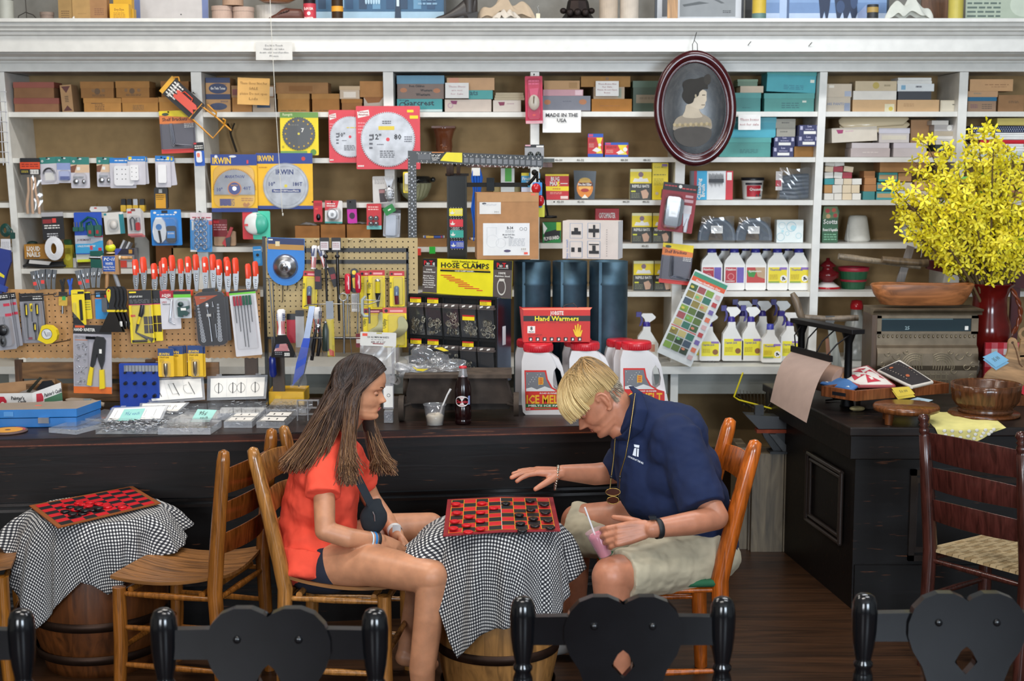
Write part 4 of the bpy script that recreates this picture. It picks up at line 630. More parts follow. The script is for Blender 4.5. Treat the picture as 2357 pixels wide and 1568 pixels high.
for x0,x1,y0,c1,lb in((147,168,555,'c2b43a:g','small yellow labelled glue bottle beside the white cord pack'),(169,176,585,'dcdad4','narrow white carton standing beside the glue bottle')):
 I=It((x0+x1)/2,row,7.68,h=yl(row));m=I('body',bevel=.001);m.box(x0,0,y0+12,x1,12,row,c1);deco(m,x0,y0+12,x1,row,0,[('d',.5,.55,.3,'e8e04a',.14),('l',.2,.15,.8,.4,3,'5a5a20')])if x1-x0>10 else None;m=I('cap');m.box(x0+2,1,y0,x1-2,11,y0+12,'2c5a34:p');I.done('glue_bottle',lb,'bottle')
I=It(66,565,7.7,h=yl(row)+.1);m=I('ball');m.ball((72,8,560),(12,10,5),'17332e:r',14,8);I.loc=P(66,565,7.7);I.done('round_ball','dark green round lid on the LIQUID NAILS box','lid')
I=It(290,row,7.66,h=yl(row));m=I('carton',bevel=.001);m.box(266,0,575,310,40,row,'8c8a90');deco(m,266,575,310,row,0,[('r',0,0,1,.32,'272238'),('p',[(0,0),(.35,0),(.1,.32),(0,.32)],'4a5ac0'),('r',.72,.05,.9,.25,'d89a34'),('r',.0,.62,.6,.98,'d8402a'),('r',.62,.7,.95,.98,'cfc4bc')])
m=I('tubes')
for i in range(4):m.tube([(275+i*7,10,577),(286+i*6,8,556+i*2)],2.6,['e2e2e4:p','b8bac0:m'][i%2],n=8)
I.done('display_carton','open display carton holding white and silver tubes','carton')
I=It(325,row,7.75,h=yl(row));m=I('carton',bevel=.001);m.prism([(312,619),(312,550),(325,535),(345,560),(345,619)],0,4,'9a968e');I.done('grey_carton','grey white carton leaning behind the display carton','box')
for x0,y0,x1,y1,c1,lb,rw in((360,528,400,619,'7a4c22:c','tall brown carton behind the blue reel card',619),(396,577,452,619,'b89a68:c','pale tan carton open behind the orange clamps',619)):
 I=It((x0+x1)/2,rw,7.78,h=yl(rw));m=I('carton',bevel=.001);m.box(x0,0,y0,x1,40,y1,c1);I.done('carton',lb,'box')
def simple(row,x0,x1,h_,c1,label,name='carton',cat='box',Z=7.72,dp=30,ops=()):
 I=It((x0+x1)/2,row,Z,h=yl(row));m=I('carton',bevel=.0015);m.box(x0,0,row-h_,x1,dp,row,c1);deco(m,x0,row-h_,x1,row,0,ops);I.done(name,label,cat)
None
simple(833,350,470,60,'7a4a1e:c','brown wooden crate front behind the yellow bit cards',Z=7.62)
I=It(8,295,7.3);m=I('rack')
for x in(1,14):m.tube([(x,0,205),(x+3,0,380)],1.1,'cfced2:t',n=5)
for i in range(8):y=210+i*23;m.tube([(-30,0,y),(16,-1,y+2),(20,-6,y+3)],1,'cfced2:t',n=5)
I.done('wire_rack','white wire rack hanging at the far left edge','rack')
I=It(20,560,7.5);m=I('cord')
for i in range(4):m.tube([(14+(11-2*i)*math.cos(a),-i,530+(14-2*i)*math.sin(a))for a in[2*PI*j/14 for j in range(14)]],2,'16423a:p',n=6,closed=True)
m.tube([(20,-2,518),(30,-2,530),(33,-2,545)],1.6,'16423a:p',n=6);m.prism(rrect(25,535,36,550,2),-4,0,'16423a:p');m=I('tag');m.rect(3,550,25,582,-3,'d4d2d6');deco(m,3,550,25,582,-3,[('l',.1,.2,.9,.7,5,'9a9aa0')]);I.done('extension_cord','coiled dark green cord with a white tag at the left upright','cord')
I=It(8,640,6.35,12);m=I('frame',bevel=.003);m.prism([(-20,575),(12,575),(18,600),(14,625),(10,680),(-8,680),(-4,630),(-20,625)],0,10,'1c2f7a:t');m.prism([(0,655),(20,660),(20,672),(0,670)],-3,8,'26408e:t');m=I('print');deco(m,-10,590,12,640,-.4,[('p',[(0,.9),(.9,1),(.9,.88),(0,.7)],'d8c82a')]);I.done('hacksaw_frame','blue metal tool frame at the far left edge','tool')
# ===== pegboard on the counter, left
ZP=6.4
def pegboard(x0,y0,x1,y1,Z,col,step,label,name='pegboard',wavy=True,off=(0,0)):
 I=It((x0+x1)/2,(y0+y1)/2,Z);m=I('board')
 n=int((x1-x0)/step);p=[(x0,y0),(x1,y0)]
 if wavy:
  for i in range(n*2):x=x1-(x1-x0)*i/(2*n);p.append((x,y1-(2 if i%2 else 0)))
 p+=[(x1,y1)]*(not wavy)+[(x0,y1)]
 m.prism(p,0,3,col);h=I('holes');j=0
 y=y0+step*.7+off[1]
 while y<y1-4:
  x=x0+step*.5+off[0]
  while x<x1-2:h.disc(x,y,1.7,-.15,'2a1c10:a',8);x+=step
  y+=step
 return I
PG='bb8c58'
I=pegboard(-160,666,600,826,ZP,PG,13.4,'')
b=I('frame');b.box(28,4,830,45,14,934,'5a3a20:o');b.box(330,4,830,352,14,934,'5a3a20:o');b.box(560,4,800,590,14,934,'3c2818:o');b.box(-160,3.2,700,600,9,725,'5a3a20:x')
for y0,y1 in((836,874),(886,926)):b.box(45,4,y0,500,12,y1,'7a5632:x')
I.done('pegboard','long tan pegboard on a plank frame standing on the counter','pegboard')
def oclamp(x,yt,s,label,rot=0,Z=ZP-.035,yb=675):
 I=It(x,yb,Z,rot);w_=8*s
 for nm,dx,dy,dd in(('rear',9*s,-5*s,9),('front',-7*s,0,0)):
  b=I(nm+'_jaw');X=x+dx;T=yt+dy;b.prism([(X-w_*.8,T+34*s),(X+w_*.8,T+34*s),(X+w_*.75,T+52*s),(X+w_*.3,yb-4),(X-w_*.5,yb-4),(X-w_*.9,T+52*s)],dd-3,dd+1,'8f9296:m')
  for j in range(4):b.ball((X,dd-3.5,T+48*s+j*5*s),(2.6*s,1.2,1.6*s),'c0c2c6:m',8,5)
  h=I(nm+'_handle');h.tube([(X-2*s,dd-1,T+3*s),(X-1.5*s,dd-1,T+8*s),(X,dd-1,T+34*s),(X,dd-1,T+39*s)],[5*s,8.2*s,8.6*s,8*s],OR,n=12,sq=.5)
 t=I('tip');t.prism([(x-w_*1.6,yb-8),(x+w_*.3,yb-8),(x+w_*.1,yb+5),(x-w_*1.3,yb+5)],-5,-1,OR)
 if s>.95:I('price_tag','front_handle').rect(x-11*s,yt+17*s,x-6*s,yt+25*s,-7.5,WT)
 I.done('spring_clamp',label,'clamp','orange handled spring clamps')
oclamp(322,594,1,'orange handled spring clamp, first from the left along the pegboard top')
oclamp(365,603,1,'orange handled spring clamp, second from the left, hanging a little lower',yb=680)
oclamp(388,590,1,'orange handled spring clamp, third from the left with its top raised')
oclamp(425,593,.92,'orange handled spring clamp, fourth from the left with a white tag')
oclamp(443,588,1,'orange handled spring clamp, fifth from the left overlapping the fourth',Z=ZP-.02)
oclamp(482,588,1,'bright red handled spring clamp above the socket set case')
oclamp(514,594,1,'orange handled spring clamp, left of the crossed pair near the right',yb=680,Z=ZP-.02)
oclamp(534,596,1,'orange handled spring clamp with a tilted tag, right of the crossed pair',yb=680)
oclamp(580,604,.95,'orange handled spring clamp, last at the right end of the pegboard')
def sclamp(x,yt,label,rot=0,tag_=1,Z=ZP-.04):
 I=It(x,yt+40,Z,rot)
 for nm,dx,dd in(('rear_jaw',5,7),('front_jaw',-4,0)):
  b=I(nm);X=x+dx;b.prism([(X-7,yt),(X+5,yt),(X+3,yt+22),(X+4,yt+45),(X-3,yt+45),(X-5,yt+22)],dd,dd+3,'8d9094:m');b.ball((X-1,dd-1,yt+16),(2.5,2,6),'c4c6ca:m',8,6)
 if tag_:I('price_tag').rect(x-9,yt+25,x-1,yt+33,-1.5,'e04038')
 I.done('metal_clamp',label,'clamp')
sclamp(88,623,'bare steel spring clamp, leftmost on the pegboard top',-10);sclamp(104,620,'bare steel spring clamp, second of the left three');sclamp(116,621,'bare steel spring clamp, third of the left three',6,0)
sclamp(192,621,'bare steel spring clamp, left of three beside the wooden figure',-12);sclamp(207,618,'bare steel spring clamp, middle of three beside the wooden figure',0);sclamp(219,617,'bare steel spring clamp, right of three beside the wooden figure',8,0)
for x,c1,lb in((143,'1c1c1e:p','small black plastic spring clamp on the pegboard top'),(161,'2456b8:p','small blue plastic spring clamp on the pegboard top')):
 I=It(x,665,ZP-.035);m=I('jaws');m.prism([(x-6,645),(x-2,643),(x+2,658),(x+1,680),(x-3,682),(x-2,660)],0,6,c1);m.prism([(x+7,642),(x+3,641),(x-1,658),(x+1,680),(x+4,672),(x+3,658)],2,7,c1);I.done('plastic_clamp',lb,'clamp')
I=It(256,665,6.42);W_='b88a5a:o'
m=I('body',bevel=.002);m.prism([(236,590),(274,588),(275,632),(238,630)],0,18,W_);m.poly([(238,590),(267,590),(267,625),(239,625)],-.4,'1f4fa0');m.text('PC',247,600,7,-.7,WT,w=11,it=.2);m.disc(256,597,1.2,-.7,WT,10);m.text('11',262,600,7,-.7,WT,w=6,it=.2);m.text('WHITE',253,608,3.8,-.7,WT,w=17);m.rect(245,609,262,609.6,-.7,WT);m.text('Epoxy Paste',253,616,3.2,-.7,WT,w=25);m.text('Cures Wet or Dry',253,621,2.4,-.7,WT,w=26)
h=I('head');h.ball((255,9,571),(12,10,10),'c9cf1e:p',18,12);h.lathe([(0,-14),(3,-13),(7,-8),(8,0)][::-1],W_,14,c=(254,9,566));h.lathe([(9,-1),(10,2)],'cbb488:p',14,c=(255,9,582))
for s,x0,x1,c1 in((-1,237,206,'8d8f94:m'),(1,274,305,W_)):a=I('arm.'+str(s));a.tube([(x0,9,594),(x1,7,594 if s>0 else 593)],[4,3.6],c1,n=10);a.ball((x0+s*2,9,594),5,'cfc6b0:p',10,8)
for s,x0,x1,c1 in((-1,246,243,W_),(1,262,272,'8d8f94:t')):a=I('leg.'+str(s));a.tube([(x0,9,630),(x1,9,664)],[5,5],c1,n=10)
I.done('advertising_figure','small wooden figure with a yellow ball head and blue PC 11 sign','figure')
def sdrv(m,x,y0,y1,yh,c1=BP,c2=YP,r=4,d=-4,sh=1.1):
 m.tube([(x,d,y0),(x,d,y0+2),(x,d,yh-4),(x,d,yh)],[r*.6,r,r*.9,r*.55],c1,n=10);m.tube([(x+r*.3,d-r*.5,y0+4),(x+r*.3,d-r*.7,yh-6)],r*.45,c2,n=6);m.tube([(x,d,yh),(x,d,y1)],sh,'55575c:m',n=6)
for i in range(3):
 c=Card(2+i*13-14,676+i*-1,30+i*10-(6 if i else 0),806-i*4,ZP-.10+.02*i,'96959c',[('r',0,0,1,.12,'1b1a1e'),('l',.1,.03,.9,.09,2,WT),('r',.6,.18,.95,.23,'c03048'),('r',.62,.36,.98,.41,'c03048')],-6)
 if i==0:m=c.I('casters');m.ball((6,-6,760),(14,8,14),'15161a:p',16,10);m.ball((2,-5,785),(8,6,14),'15161a:p',14,8);m.tube([(10,-3,730),(10,-3,750)],1.2,ST_,n=6);c.bump(.1,.4,.95,.96,10)
 c.done('caster_pack',['grey hanging pack with dark round wheels, frontmost at the left edge','grey hanging pack, middle of three at the left edge','grey hanging pack, rearmost of three at the left edge'][i])
c=Card(48,675,104,790,ZP-.03,'8f8e95',[('r',0,0,1,.16,'1b1a1e'),('l',.55,.05,.95,.14,2,WT),('r',.24,.88,.42,.93,'8a2438')],-2);m=c.I('screwdrivers');sdrv(m,63,697,778,730);sdrv(m,75,698,740,717,YP,BP);sdrv(m,88,698,772,728);sdrv(m,80,742,782,765)
c.bump(.12,.17,.92,.95,7,r=.1);c.done('screwdriver_set','set of black and yellow screwdrivers on a grey pegboard card')
I=It(112,765,ZP-.1,-4);m=I('case',bevel=.003);m.prism([(87,780),(100,749),(106,747),(122,750),(132,760),(134,772),(130,783),(120,790),(106,791)],-8,8,YP);m.disc(110,768,12.5,-8.4,'2a2a2e:p');m.disc(110,768,11.5,-8.6,'d8d8da:d');deco(m,99,758,122,779,-8.8,[('t','STANLEY',.3,.5,.14,BK,'c',.6,-1.2),('l',.5,.3,.9,.75,4,'70707a')])
s=I('strap');s.tube([(106,-2,750),(107,-1,740),(106,2,690),(104,4,678)],1.3,'1b1a1c:r',n=6);I.done('tape_measure','yellow tape measure hanging by a black strap','tape measure')
c=Card(135,672,155,704,ZP-.04,'c8a23a',[('r',0,0,1,.35,'1c1b1d'),('r',.4,.3,.8,.6,'3aa85a')],3);m=c.I('bit');m.tube([(145,-2,704),(145,-2,722)],3,CH_,n=8);c.done('bit_holder_pack','tiny yellow and black pack with a green sticker')
for i,(x0,x1,y0,y1,rt)in enumerate(((166,196,667,750,-2),(185,210,672,735,-3))):
 c=Card(x0,y0,x1,y1,ZP-.04+.02*i,YL,[('l',.1,.1,.5,.14,1,'3a3a20'),('r',.5,.05,.98,.12,BK),('p',[(0,.6),(0,1),(.9,1)],BK)]if i==0 else[('r',.4,.05,1,.3,BK),('l',.4,.35,.9,.7,4,'8a8a30')],rt)
 if i==0:m=c.I('knife');m.prism(rrect(184,690,190,738,2),-4,-1,'1a1a1c:p');c.bump(.05,.35,.35,.8,5)
 c.done('knife_pack',['yellow packet with a black folding blade','yellow packet half hidden behind the blade packet'][i])
c=Card(219,669,249,735,ZP-.03,'2a8ac8',[('r',0,0,1,.26,'1b1b1f'),('r',.1,.08,.4,.22,'5aa0d8'),('r',.0,.26,1,.29,'d86a30'),('r',.75,.15,1,.3,'d8382e')]);m=c.I('plug');m.prism(rrect(236,685,248,718,3),-6,-1,'7a7c80:m');c.done('blue_tool_pack','blue and black packet half behind the putty knives')
for i in range(4):
 x=i*9;I=It(255+x,720,ZP-.14+.022*i,0);m=I('handle',bevel=.003);m.prism([(246+x,666),(252+x,659),(260+x,660),(266+x,668),(267+x,690),(263+x,705),(268+x,714),(262+x,718),(246+x,716),(252+x,706),(247+x,690)],-3,3,'141416:r')
 if i==0:m.prism([(247,670),(257,670),(257,680),(253,697),(249,688)],-4,-3,YP);m.disc(253,669,4.5,-4.2,YP);m.disc(253,669,2.2,-4.4,'d8302a:p')
 m.prism([(247+x,713),(267+x,713),(265+x,718),(248+x,718)],-4,4,YP)
 b=I('blade');b.prism([(251+x,717),(264+x,717),(281+x-3*i,765),(227+x+6*i,765)]if i<2 else[(254+x,717),(264+x,717),(272+x,745),(278+x-3*i,758),(266+x,758)],-.6,.6,'3d3a38:m')
 if i in(1,3):b.rect(266+x-8*(i==3),740,272+x-8*(i==3),752,-1,WT)
 I.done('putty_knife','black and yellow putty knife, %s of four hanging together'%['front','second','third','rear'][i],'putty knife','four putty knives')
c=Card(169,748,257,907,ZP-.12,'aaa6ae',[('r',0,0,1,.13,'17161a'),('r',.05,.01,.3,.04,'d8562a'),('t','HAND RIVETER',.3,.09,.045,WT,'c',.55),('l',.05,.16,.6,.2,3,'6a6870'),('r',.05,.215,.38,.225,'d8762a'),('r',0,.9,1,1,'dc6a20')],1.5,part='card')
m=c.I('rivets');rn=random.Random(5)
for g in range(4):
 for i in range(14):x,y=188+rn.uniform(-11,11),796+g*27+rn.uniform(-8,8);a=rn.uniform(0,6.3);m.tube([(x,-3,y),(x+5*math.cos(a),-4,y+5*math.sin(a))],.9,'c8c8cc:m',n=5)
m=c.I('riveter',bevel=.002);m.prism([(224,773),(240,775),(245,782),(242,830),(236,850),(229,830),(226,812),(220,838),(213,850),(210,840),(218,790)],-9,-2,'1a1a1d:t');m.box(200,-7,774,222,-4,780,'2a2a2e:m')
h=c.I('grips',bevel=.002);h.prism([(210,843),(217,846),(212,888),(202,886),(205,866)],-10,-1,YP);h.prism([(231,850),(241,850),(243,893),(231,895)],-10,-1,YP);m.rect(231,802,237,812,-9.4,WT);c.bump(.03,.15,.42,.88,6,r=.05,part='rivet_blister');c.done('hand_riveter_pack','hand riveter with yellow grips and silver rivets in a hanging pack')
for i in(1,0):
 c=Card(298+i*20,668,352+i*20,790-i*4,ZP-.07+.025*i,YL,[('r',0,0,1,.27,'1b1b1f'),('r',.05,.02,.35,.05,YL),('l',.05,.1,.6,.14,2,WT),('l',.05,.17,.9,.25,4,'6a6a6e'),('r',0,.265,1,.28,'c8306a'),('r',.6,.5,.98,.82,'2c1c10'),('r',.58,.65,1,.66,YL),('r',.78,.5,.8,.82,YL),('r',.06,.46,.26,.5,'dc4a34'),('r',.05,.94,.7,.99,'1b1b1f')],-2)
 if i==0:m=c.I('tool');m.tube([(331,-4,702),(328,-5,720),(324,-5,728)],[5,6,5],'26262a:p',n=10);m.tube([(324,-5,728),(318,-5,745)],4,YP,n=8);m.tube([(318,-5,745),(311,-4,765)],[4,1.5],'2a2a2c:p',n=8);m.tube([(311,-4,765),(338,-4,780)],[1.5,4],'3a3a3c:p',n=8);m.prism([(336,775),(352,780),(346,790)],-4,-2,'6a665c:m');c.bump(.1,.27,.95,.98,8,r=.1)
 c.done('magnet_tool_pack',['bent inspection tool on a yellow card, front of two','yellow and black card, rear of the two inspection tools'][i])
c=Card(370,669,415,758,ZP-.05,'cfcdd2',[('r',0,0,1,.19,'a8182c'),('t','AGDISH',.32,.16,.08,WT,'c',.45),('t','2-PIECE',.2,.32,.05,'a83a48','c',.26),('t','WRENCH SET',.3,.37,.035,'5a5a60','c',.4)],-2);m=c.I('wrenches')
for i in range(2):m.tube([(384+i*3,-3,684+i*2),(397+i,-3,690),(388+i*3,-3,741),(401+i,-3,746)],1.5,CH_,n=6)
c.done('bent_wrench_pack','two bent steel wrenches on a red and white card')
c=Card(400,670,440,733,ZP-.075,'c8ccd0',[('r',0,0,1,.12,'1c1c20'),('r',0,.12,1,.24,'6ac23a')],-1);m=c.I('valve');m.ball((417,-6,700),(7,5,6),'1d3836:p',12,8);m.prism([(410,706),(424,706),(437,703),(437,709),(428,714),(436,720),(430,727),(422,724),(421,730),(411,728)],-10,-2,'1d4440:p');m.rect(418,708,430,714,-10.4,WT);c.bump(.1,.27,.95,.95,9);c.done('green_valve_pack','dark green hose shutoff valve in a clear pack')
I=It(488,738,ZP-.09,-3);m=I('tray',bevel=.003);m.prism(rrect(452,672,520,796,14),0,12,'141417:p');m.prism(rrect(470,664,498,676,4),2,10,'141417:p');m.prism([(452,680),(506,680),(455,702)],-.5,0,'d85a1e');m.rect(464,684,478,686.5,-.8,'c0a090')
s=I('sockets')
for i in range(12):
 for sd in(0,1):
  r_=2.2+.28*i;x,y=(459 if sd==0 else 505)+(i*.6 if sd==0 else-i*.1),702+i*7.3;s.disc(x,y,r_,-2.2,CH_,12);s.ring(x,y,r_*.45,r_*.6,-2.5,'15151a',12);s.ring(x,y,r_*.9,r_*1.05,-2.6,'d8dade:m',12)
w_=I('ratchet');w_.ball((479,-4,704),(7,3,8),CH_,14,8);w_.tube([(480,-4,712),(483,-4,742),(485,-4,786)],[2,2.2,3.2],CH_,n=8);w_.box(478,-6,722,488,-5,728,WT);w_.tube([(496,-4,746),(497,-4,778)],2.6,CH_,n=8);w_.tube([(493,-4,694),(494,-4,706)],[1.5,3.5],CH_,n=8);w_.tube([(494,-4,720),(494,-4,732)],2.6,'6a6c70:m',n=8)
l=I('lid');l.prism(rrect(450,670,524,798,15),-8,-7,'8a8a90:q');l.prism(rrect(520,684,530,786,3),-4,8,'2a2a2e:p');I.done('socket_set_case','socket wrench set in a dark clear topped case','tool case')
c=Card(535,668,596,820,ZP-.11,'cfcccf',[('r',0,0,1,.03,'1c1c20'),('r',0,.03,1,.06,'6ac23a')],-5);m=c.I('files')
for i in range(6):x=546+i*7.2;m.tube([(x,-4,680),(x,-4,702)],[2.8,3],'a01c34:p' if i<3 else '14543c:p',n=8);m.tube([(x,-4,702),(x,-4,[742,762,798,800,766,742][i])],[1,.8],'5c5e62:m',n=5)
c.bump(.08,.07,.92,.9,6,r=.1);c.done('needle_file_set','needle file set with red and green handles in a pale pack')
def irw(x0,y0,x1,y1,Z,n,label,full=1):
 c=Card(x0,y0,x1,y1,Z,'e8b81a',[('r',0,0,1,.26,'1e3f78'),('t','IRWIN',.4,.24,.09,'eec22a','c',.66),('t','STRAIT-LINE',.4,.34,.05,'4a3a10','c',.6),('l',.1,.38,.4,.5,3,'a88a20')])
 if full:m=c.I('bit');xx=(x0+x1)/2;yb=y0+(y1-y0)*.52;m.tube([(xx,-4,yb),(xx,-4,yb+5),(xx,-4,y1-8),(xx,-4,y1)],[4.5,5,4.5,1],'b0a694:m',n=10);c.bump(.2,.45,.8,1,7,r=.3)
 c.done('plumb_bob_pack',label)
for i,(x0,y0,x1,y1)in enumerate(((397,795,430,865),(392,796,425,867),(388,797,421,867))):irw(x0,y0,x1,y1,ZP-.05-.018*i,0,'yellow plumb bob card, '+['rear','middle','nearer'][i]+' of the stacked three behind the front card',0)
irw(364,802,400,868,ZP-.13,0,'yellow plumb bob card, frontmost at the left of the group');irw(438,795,473,868,ZP-.07,0,'yellow plumb bob card, rear one of the right pair',0);irw(432,795,467,866,ZP-.09,0,'yellow plumb bob card with a long steel bob, right of the group')
for x,y,x2 in((128,677,60),(195,676,135),(280,672,215),(160,783,128),(240,755,190)):
 I=It(x,y,ZP-.01);m=I('hook');m.tube([(x,4,y-3),(x,0,y),(x2,-30,y+4),(x2-2,-32,y)],1.3,ST_,n=6);I.done('peg_hook','thin steel peg hook sticking out of the tan pegboard','hook','peg hooks of the left board')
I=It(627,835,6.36);m=I('driver');m.tube([(627,0,820),(627,0,826),(628,0,862),(627,0,868)],[6,8,9,6],'1a2a7a:g',n=12);m.tube([(627,0,775),(627,0,820)],1.5,ST_,n=6);I.done('blue_screwdriver','screwdriver with translucent dark blue handle below the flag scraper','screwdriver')
c=Card(583,567,603,612,7.5,'2a86c8',[('l',.1,.15,.9,.25,1,WT),('d',.5,.45,.18,BK),('r',.2,.6,.8,.9,'4aa0d8')],-3);c.done('blue_small_pack','small blue packet at the right end above the clamps')
# ===== goods on the third to fifth rows, middle bays
c=Card(722,462,742,511,7.55,'c01e30',[('r',.1,.1,.9,.25,'a01828'),('r',.15,.35,.5,.42,'e0503a')]);m=c.I('part');m.ball((733,-3,500),(5,3,8),'33333a:m',10,6);c.done('red_small_pack','narrow red packet hanging left of the tape roll pack')
c=Card(748,462,788,514,7.55,'d8d4d2',[('p',[(0,0),(.8,0),(.7,.3),(0,.45)],'c8323c'),('l',.1,.1,.6,.3,2,WT),('r',0,.93,1,1,'38a098')],1);m=c.I('tape_roll');m.ball((766,-6,494),(12,6,13),'222226:p',18,10);m.disc(766,492,9.5,-11.6,'cfcfd0');m.text('USA',766,494,4,-12,BK,w=9);c.bump(.08,.3,.95,.93,13);c.done('tape_roll_pack','round black and white tape roll in a red and white pack')
c=Card(799,460,821,514,7.55,'c0189c',[('r',0,0,1,.4,'1a1a1e'),('d',.5,.68,.3,'3a1038',.14)],-2);c.done('magenta_pack','bright magenta packet with black header')
c=Card(844,469,878,528,7.55,'c82a34',[('l',.1,.1,.8,.28,2,'f0c0b8'),('r',0,.85,1,1,'7ac4c0')]);m=c.I('casters')
for i in range(2):
 for j in range(2):m.tube([(854+i*12,-1,502+j*13),(854+i*12,-8,502+j*13)],5.5,'1c1c20:p',n=12);m.ball((854+i*12,-8,501+j*13),(3,1.5,3),CH_,8,6)
c.done('bumper_pack','four black round bumpers on a red packet')
for x in(722,766,808,858,1275):nail(x,466,7.55,5)
c=Card(858,406,904,468,7.56,'cfcac6',[('l',.1,.12,.6,.3,4,'8a8688'),('p',[(.3,.48),(.75,.46),(.7,.95),(.35,.97)],'3a3034'),('r',.32,.5,.73,.62,'a07070')],-1);c.done('jar_lid_pack','white card with a small dark jar picture beside the pineapple')
I=It(896,430,7.54);m=I('fruit');m.ball((896,-3,447),(11,6,17),'b4b6ba:d',16,12)
for i in range(9):a=-1.2+i*.3;m.prism([(896-2+8*math.sin(a)*.2,433),(896+2+8*math.sin(a)*.2,433),(896+13*math.sin(a),408-8*math.cos(a)*.6)],-3-i%2,-1-i%2,'b9bbc0:d')
for i in range(5):
 for j in range(4):m.ball((888+i*4+(j%2)*2,-8.2+abs(i-2),438+j*6),(2,1,2.5),'c2c4c8:d',6,4)
I.done('pineapple_hook','silver metal pineapple hanging on the third upright','ornament')
c=Card(883,483,921,545,7.545,'b9bcc4',[('r',.0,0,1,.12,'26262a'),('l',.55,.2,.95,.35,3,BK)],3);m=c.I('case');m.prism(rrect(889,496,912,542,3),-7,-1,'c3cad8:p');c.bump(.03,.12,.97,.97,9,r=.2);c.done('white_case_pack','white slim case in a clear pack under the green price tag')
I=It(897,483,7.5,-30);I('tag').prism(rrect(883,473,909,492,2),0,2,'157a34');I('print').rect(893,481,900,484,-.4,WT);I.done('green_tag','green sale tag with a cream edge hanging by the pineapple','tag')
I=It(1021,364,7.75,h=yl(364));m=I('bowl');m.lathe([(0,0),(10,-1),(17,-8),(20,-26),(19,-42),(24,-60),(29,-69),(28,-71),(26,-69),(17,-46),(0,-40)],'6a3a22:l',24,c=(1021,24,364));m.box(994,-4,291,1048,50,296,'6a3a22:l')
for i in range(7):m.ball((1021+6*math.cos(i),4.5,338+5*math.sin(i*1.3)),(2.5,1.5,2.5),'8a5232:l',8,5)
I.done('copper_urn','dark copper urn shaped pot on the second shelf','pot')
I=It(945,466,7.7,h=yl(466));m=I('bowl');m.lathe([(0,0),(12,-1),(26,-12),(36,-32),(37,-44),(34,-46),(0,-40)],'a8a888:glossx'.replace('glossx','gloss'),24,c=(953,38,466))
for i in range(12):a=PI+PI*i/11;m.tube([(953+r*math.cos(a)*1.01,38+r*math.sin(a)*1.01,466-z)for r,z in((13,1),(27,12),(36.5,32),(37,43))],.9,'8d8c6c:g',n=5)
b=I('rim');b.lathe([(37,-42),(39,-44),(38,-54),(32,-58),(0,-58)],'1d1d1b:g',24,c=(953,38,466))
for s in(-1,1):b.ball((953+s*42,38,466-50),(6,4,6),'1d1d1b:g',10,8)
I.done('ribbed_bowl','pale green ribbed bowl with a black beaded rim behind the metal square','bowl')
c=Card(928,396,950,444,7.52,YL,[('r',.1,.1,.9,.95,'d8c868')]);m=c.I('plug');m.prism(rrect(932,398,947,424,4),-7,-1,'e2dfda:p');c.bump(.05,.05,.95,.95,9);c.done('yellow_plug_pack','yellow card with a white plug in front of the ribbed bowl')
for i,(x0,x1,y0)in enumerate(((680,736,522),(739,795,519),(799,852,519))):
 simple(569,x0,x1,569-y0,'a8703a:c','small brown carton of clear bags, %s of three above the right pegboard'%['left','middle','right'][i],Z=7.66,dp=30)
 I=It((x0+x1)/2,y0,7.64,h=yl(569)+(569-y0)*KZ(569,7.66));m=I('bag');xm=(x0+x1)/2;rn=random.Random(i);m.grid(lambda u,v:(xm-20+40*u+rn.uniform(-1,1),2+12*v,y0-2-(7 if i==0 else 5)*math.sin(PI*u)*math.sin(PI*v*.9+.2)+rn.uniform(-1.5,1.5)),10,6,'d0d0d4:f');I.done('clear_bag','crumpled clear bag on the %s small brown carton'%['left','middle','right'][i],'bag')
None
for x0,x1,h_,c1,lb in((960,1028,32,'8a6238:c','open brown carton left of the black scale column'),(1076,1130,28,'9a7040:c','open brown carton right of the black scale column')):
 simple(569,x0,x1,h_-14,c1,lb,Z=7.62,dp=40)
 rn=random.Random(x0);I=It((x0+x1)/2,569,7.65,h=yl(569)+(h_-13)*KZ(569,7.65));m=I('parts')
 for i in range(16):m.box(x0+4+rn.uniform(0,x1-x0-12),rn.uniform(2,30),569-5,x0+8+rn.uniform(0,x1-x0-12),rn.uniform(4,36),569,['b03028:p','2a4a9a:p','c8c8c4:p','c8a23a:p'][i%4])
 tag(I.done('small_parts','loose small coloured plastic parts filling the '+lb,'parts'),kind='stuff')
for x,y,c1,lb in((962,580,'e04030','red hanging tag over the scale column carton'),(995,576,'2ab83a','bright green hanging tag left of the scale column')):
 I=It(x,y,7.56);I('tag').prism(rrect(x-7,y-8,x+7,y+8,1),0,1,c1);I.done('price_tag',lb,'tag')
I=It(1097,470,7.5);m=I('straps')
for i,(x,y1)in enumerate(((1090,555),(1095,590),(1100,560),(1104,430))):m.tube([(x,i,388),(x-2+i*2,i,410),(x+1,i,440),(x-3,i,480),(x+2,i,520),(x,i,y1)],[2.5,5,3,4.5,4,2],'1558b8:h',n=6,sq=.4)
m=I('label');m.rect(1086,387,1105,405,-2,WT);I.done('blue_straps','bundle of bright blue straps hanging behind the scale column','strap')
simple(466,1153,1184,22+54,'d8d8d4','white box with green print behind the scale beam',Z=7.72,ops=[('r',.3,.0,.8,.4,'4aa83a'),('r',0,.93,1,1,'4aa83a')])
simple(466,1136,1197,34,'a8925a','tan woven textured box behind the scale beam',Z=7.76)
simple(466,1200,1243,66,'3a9ad0','blue fly trap box printed Fruit Fly Trap',Z=7.68,ops=[('r',0,0,.4,.1,YL),('t','Fruit Fly',.45,.25,.11,WT,'c',.8),('t','Trap',.45,.4,.11,WT,'c',.4),('r',0,.5,1,1,'c8c8d8')])
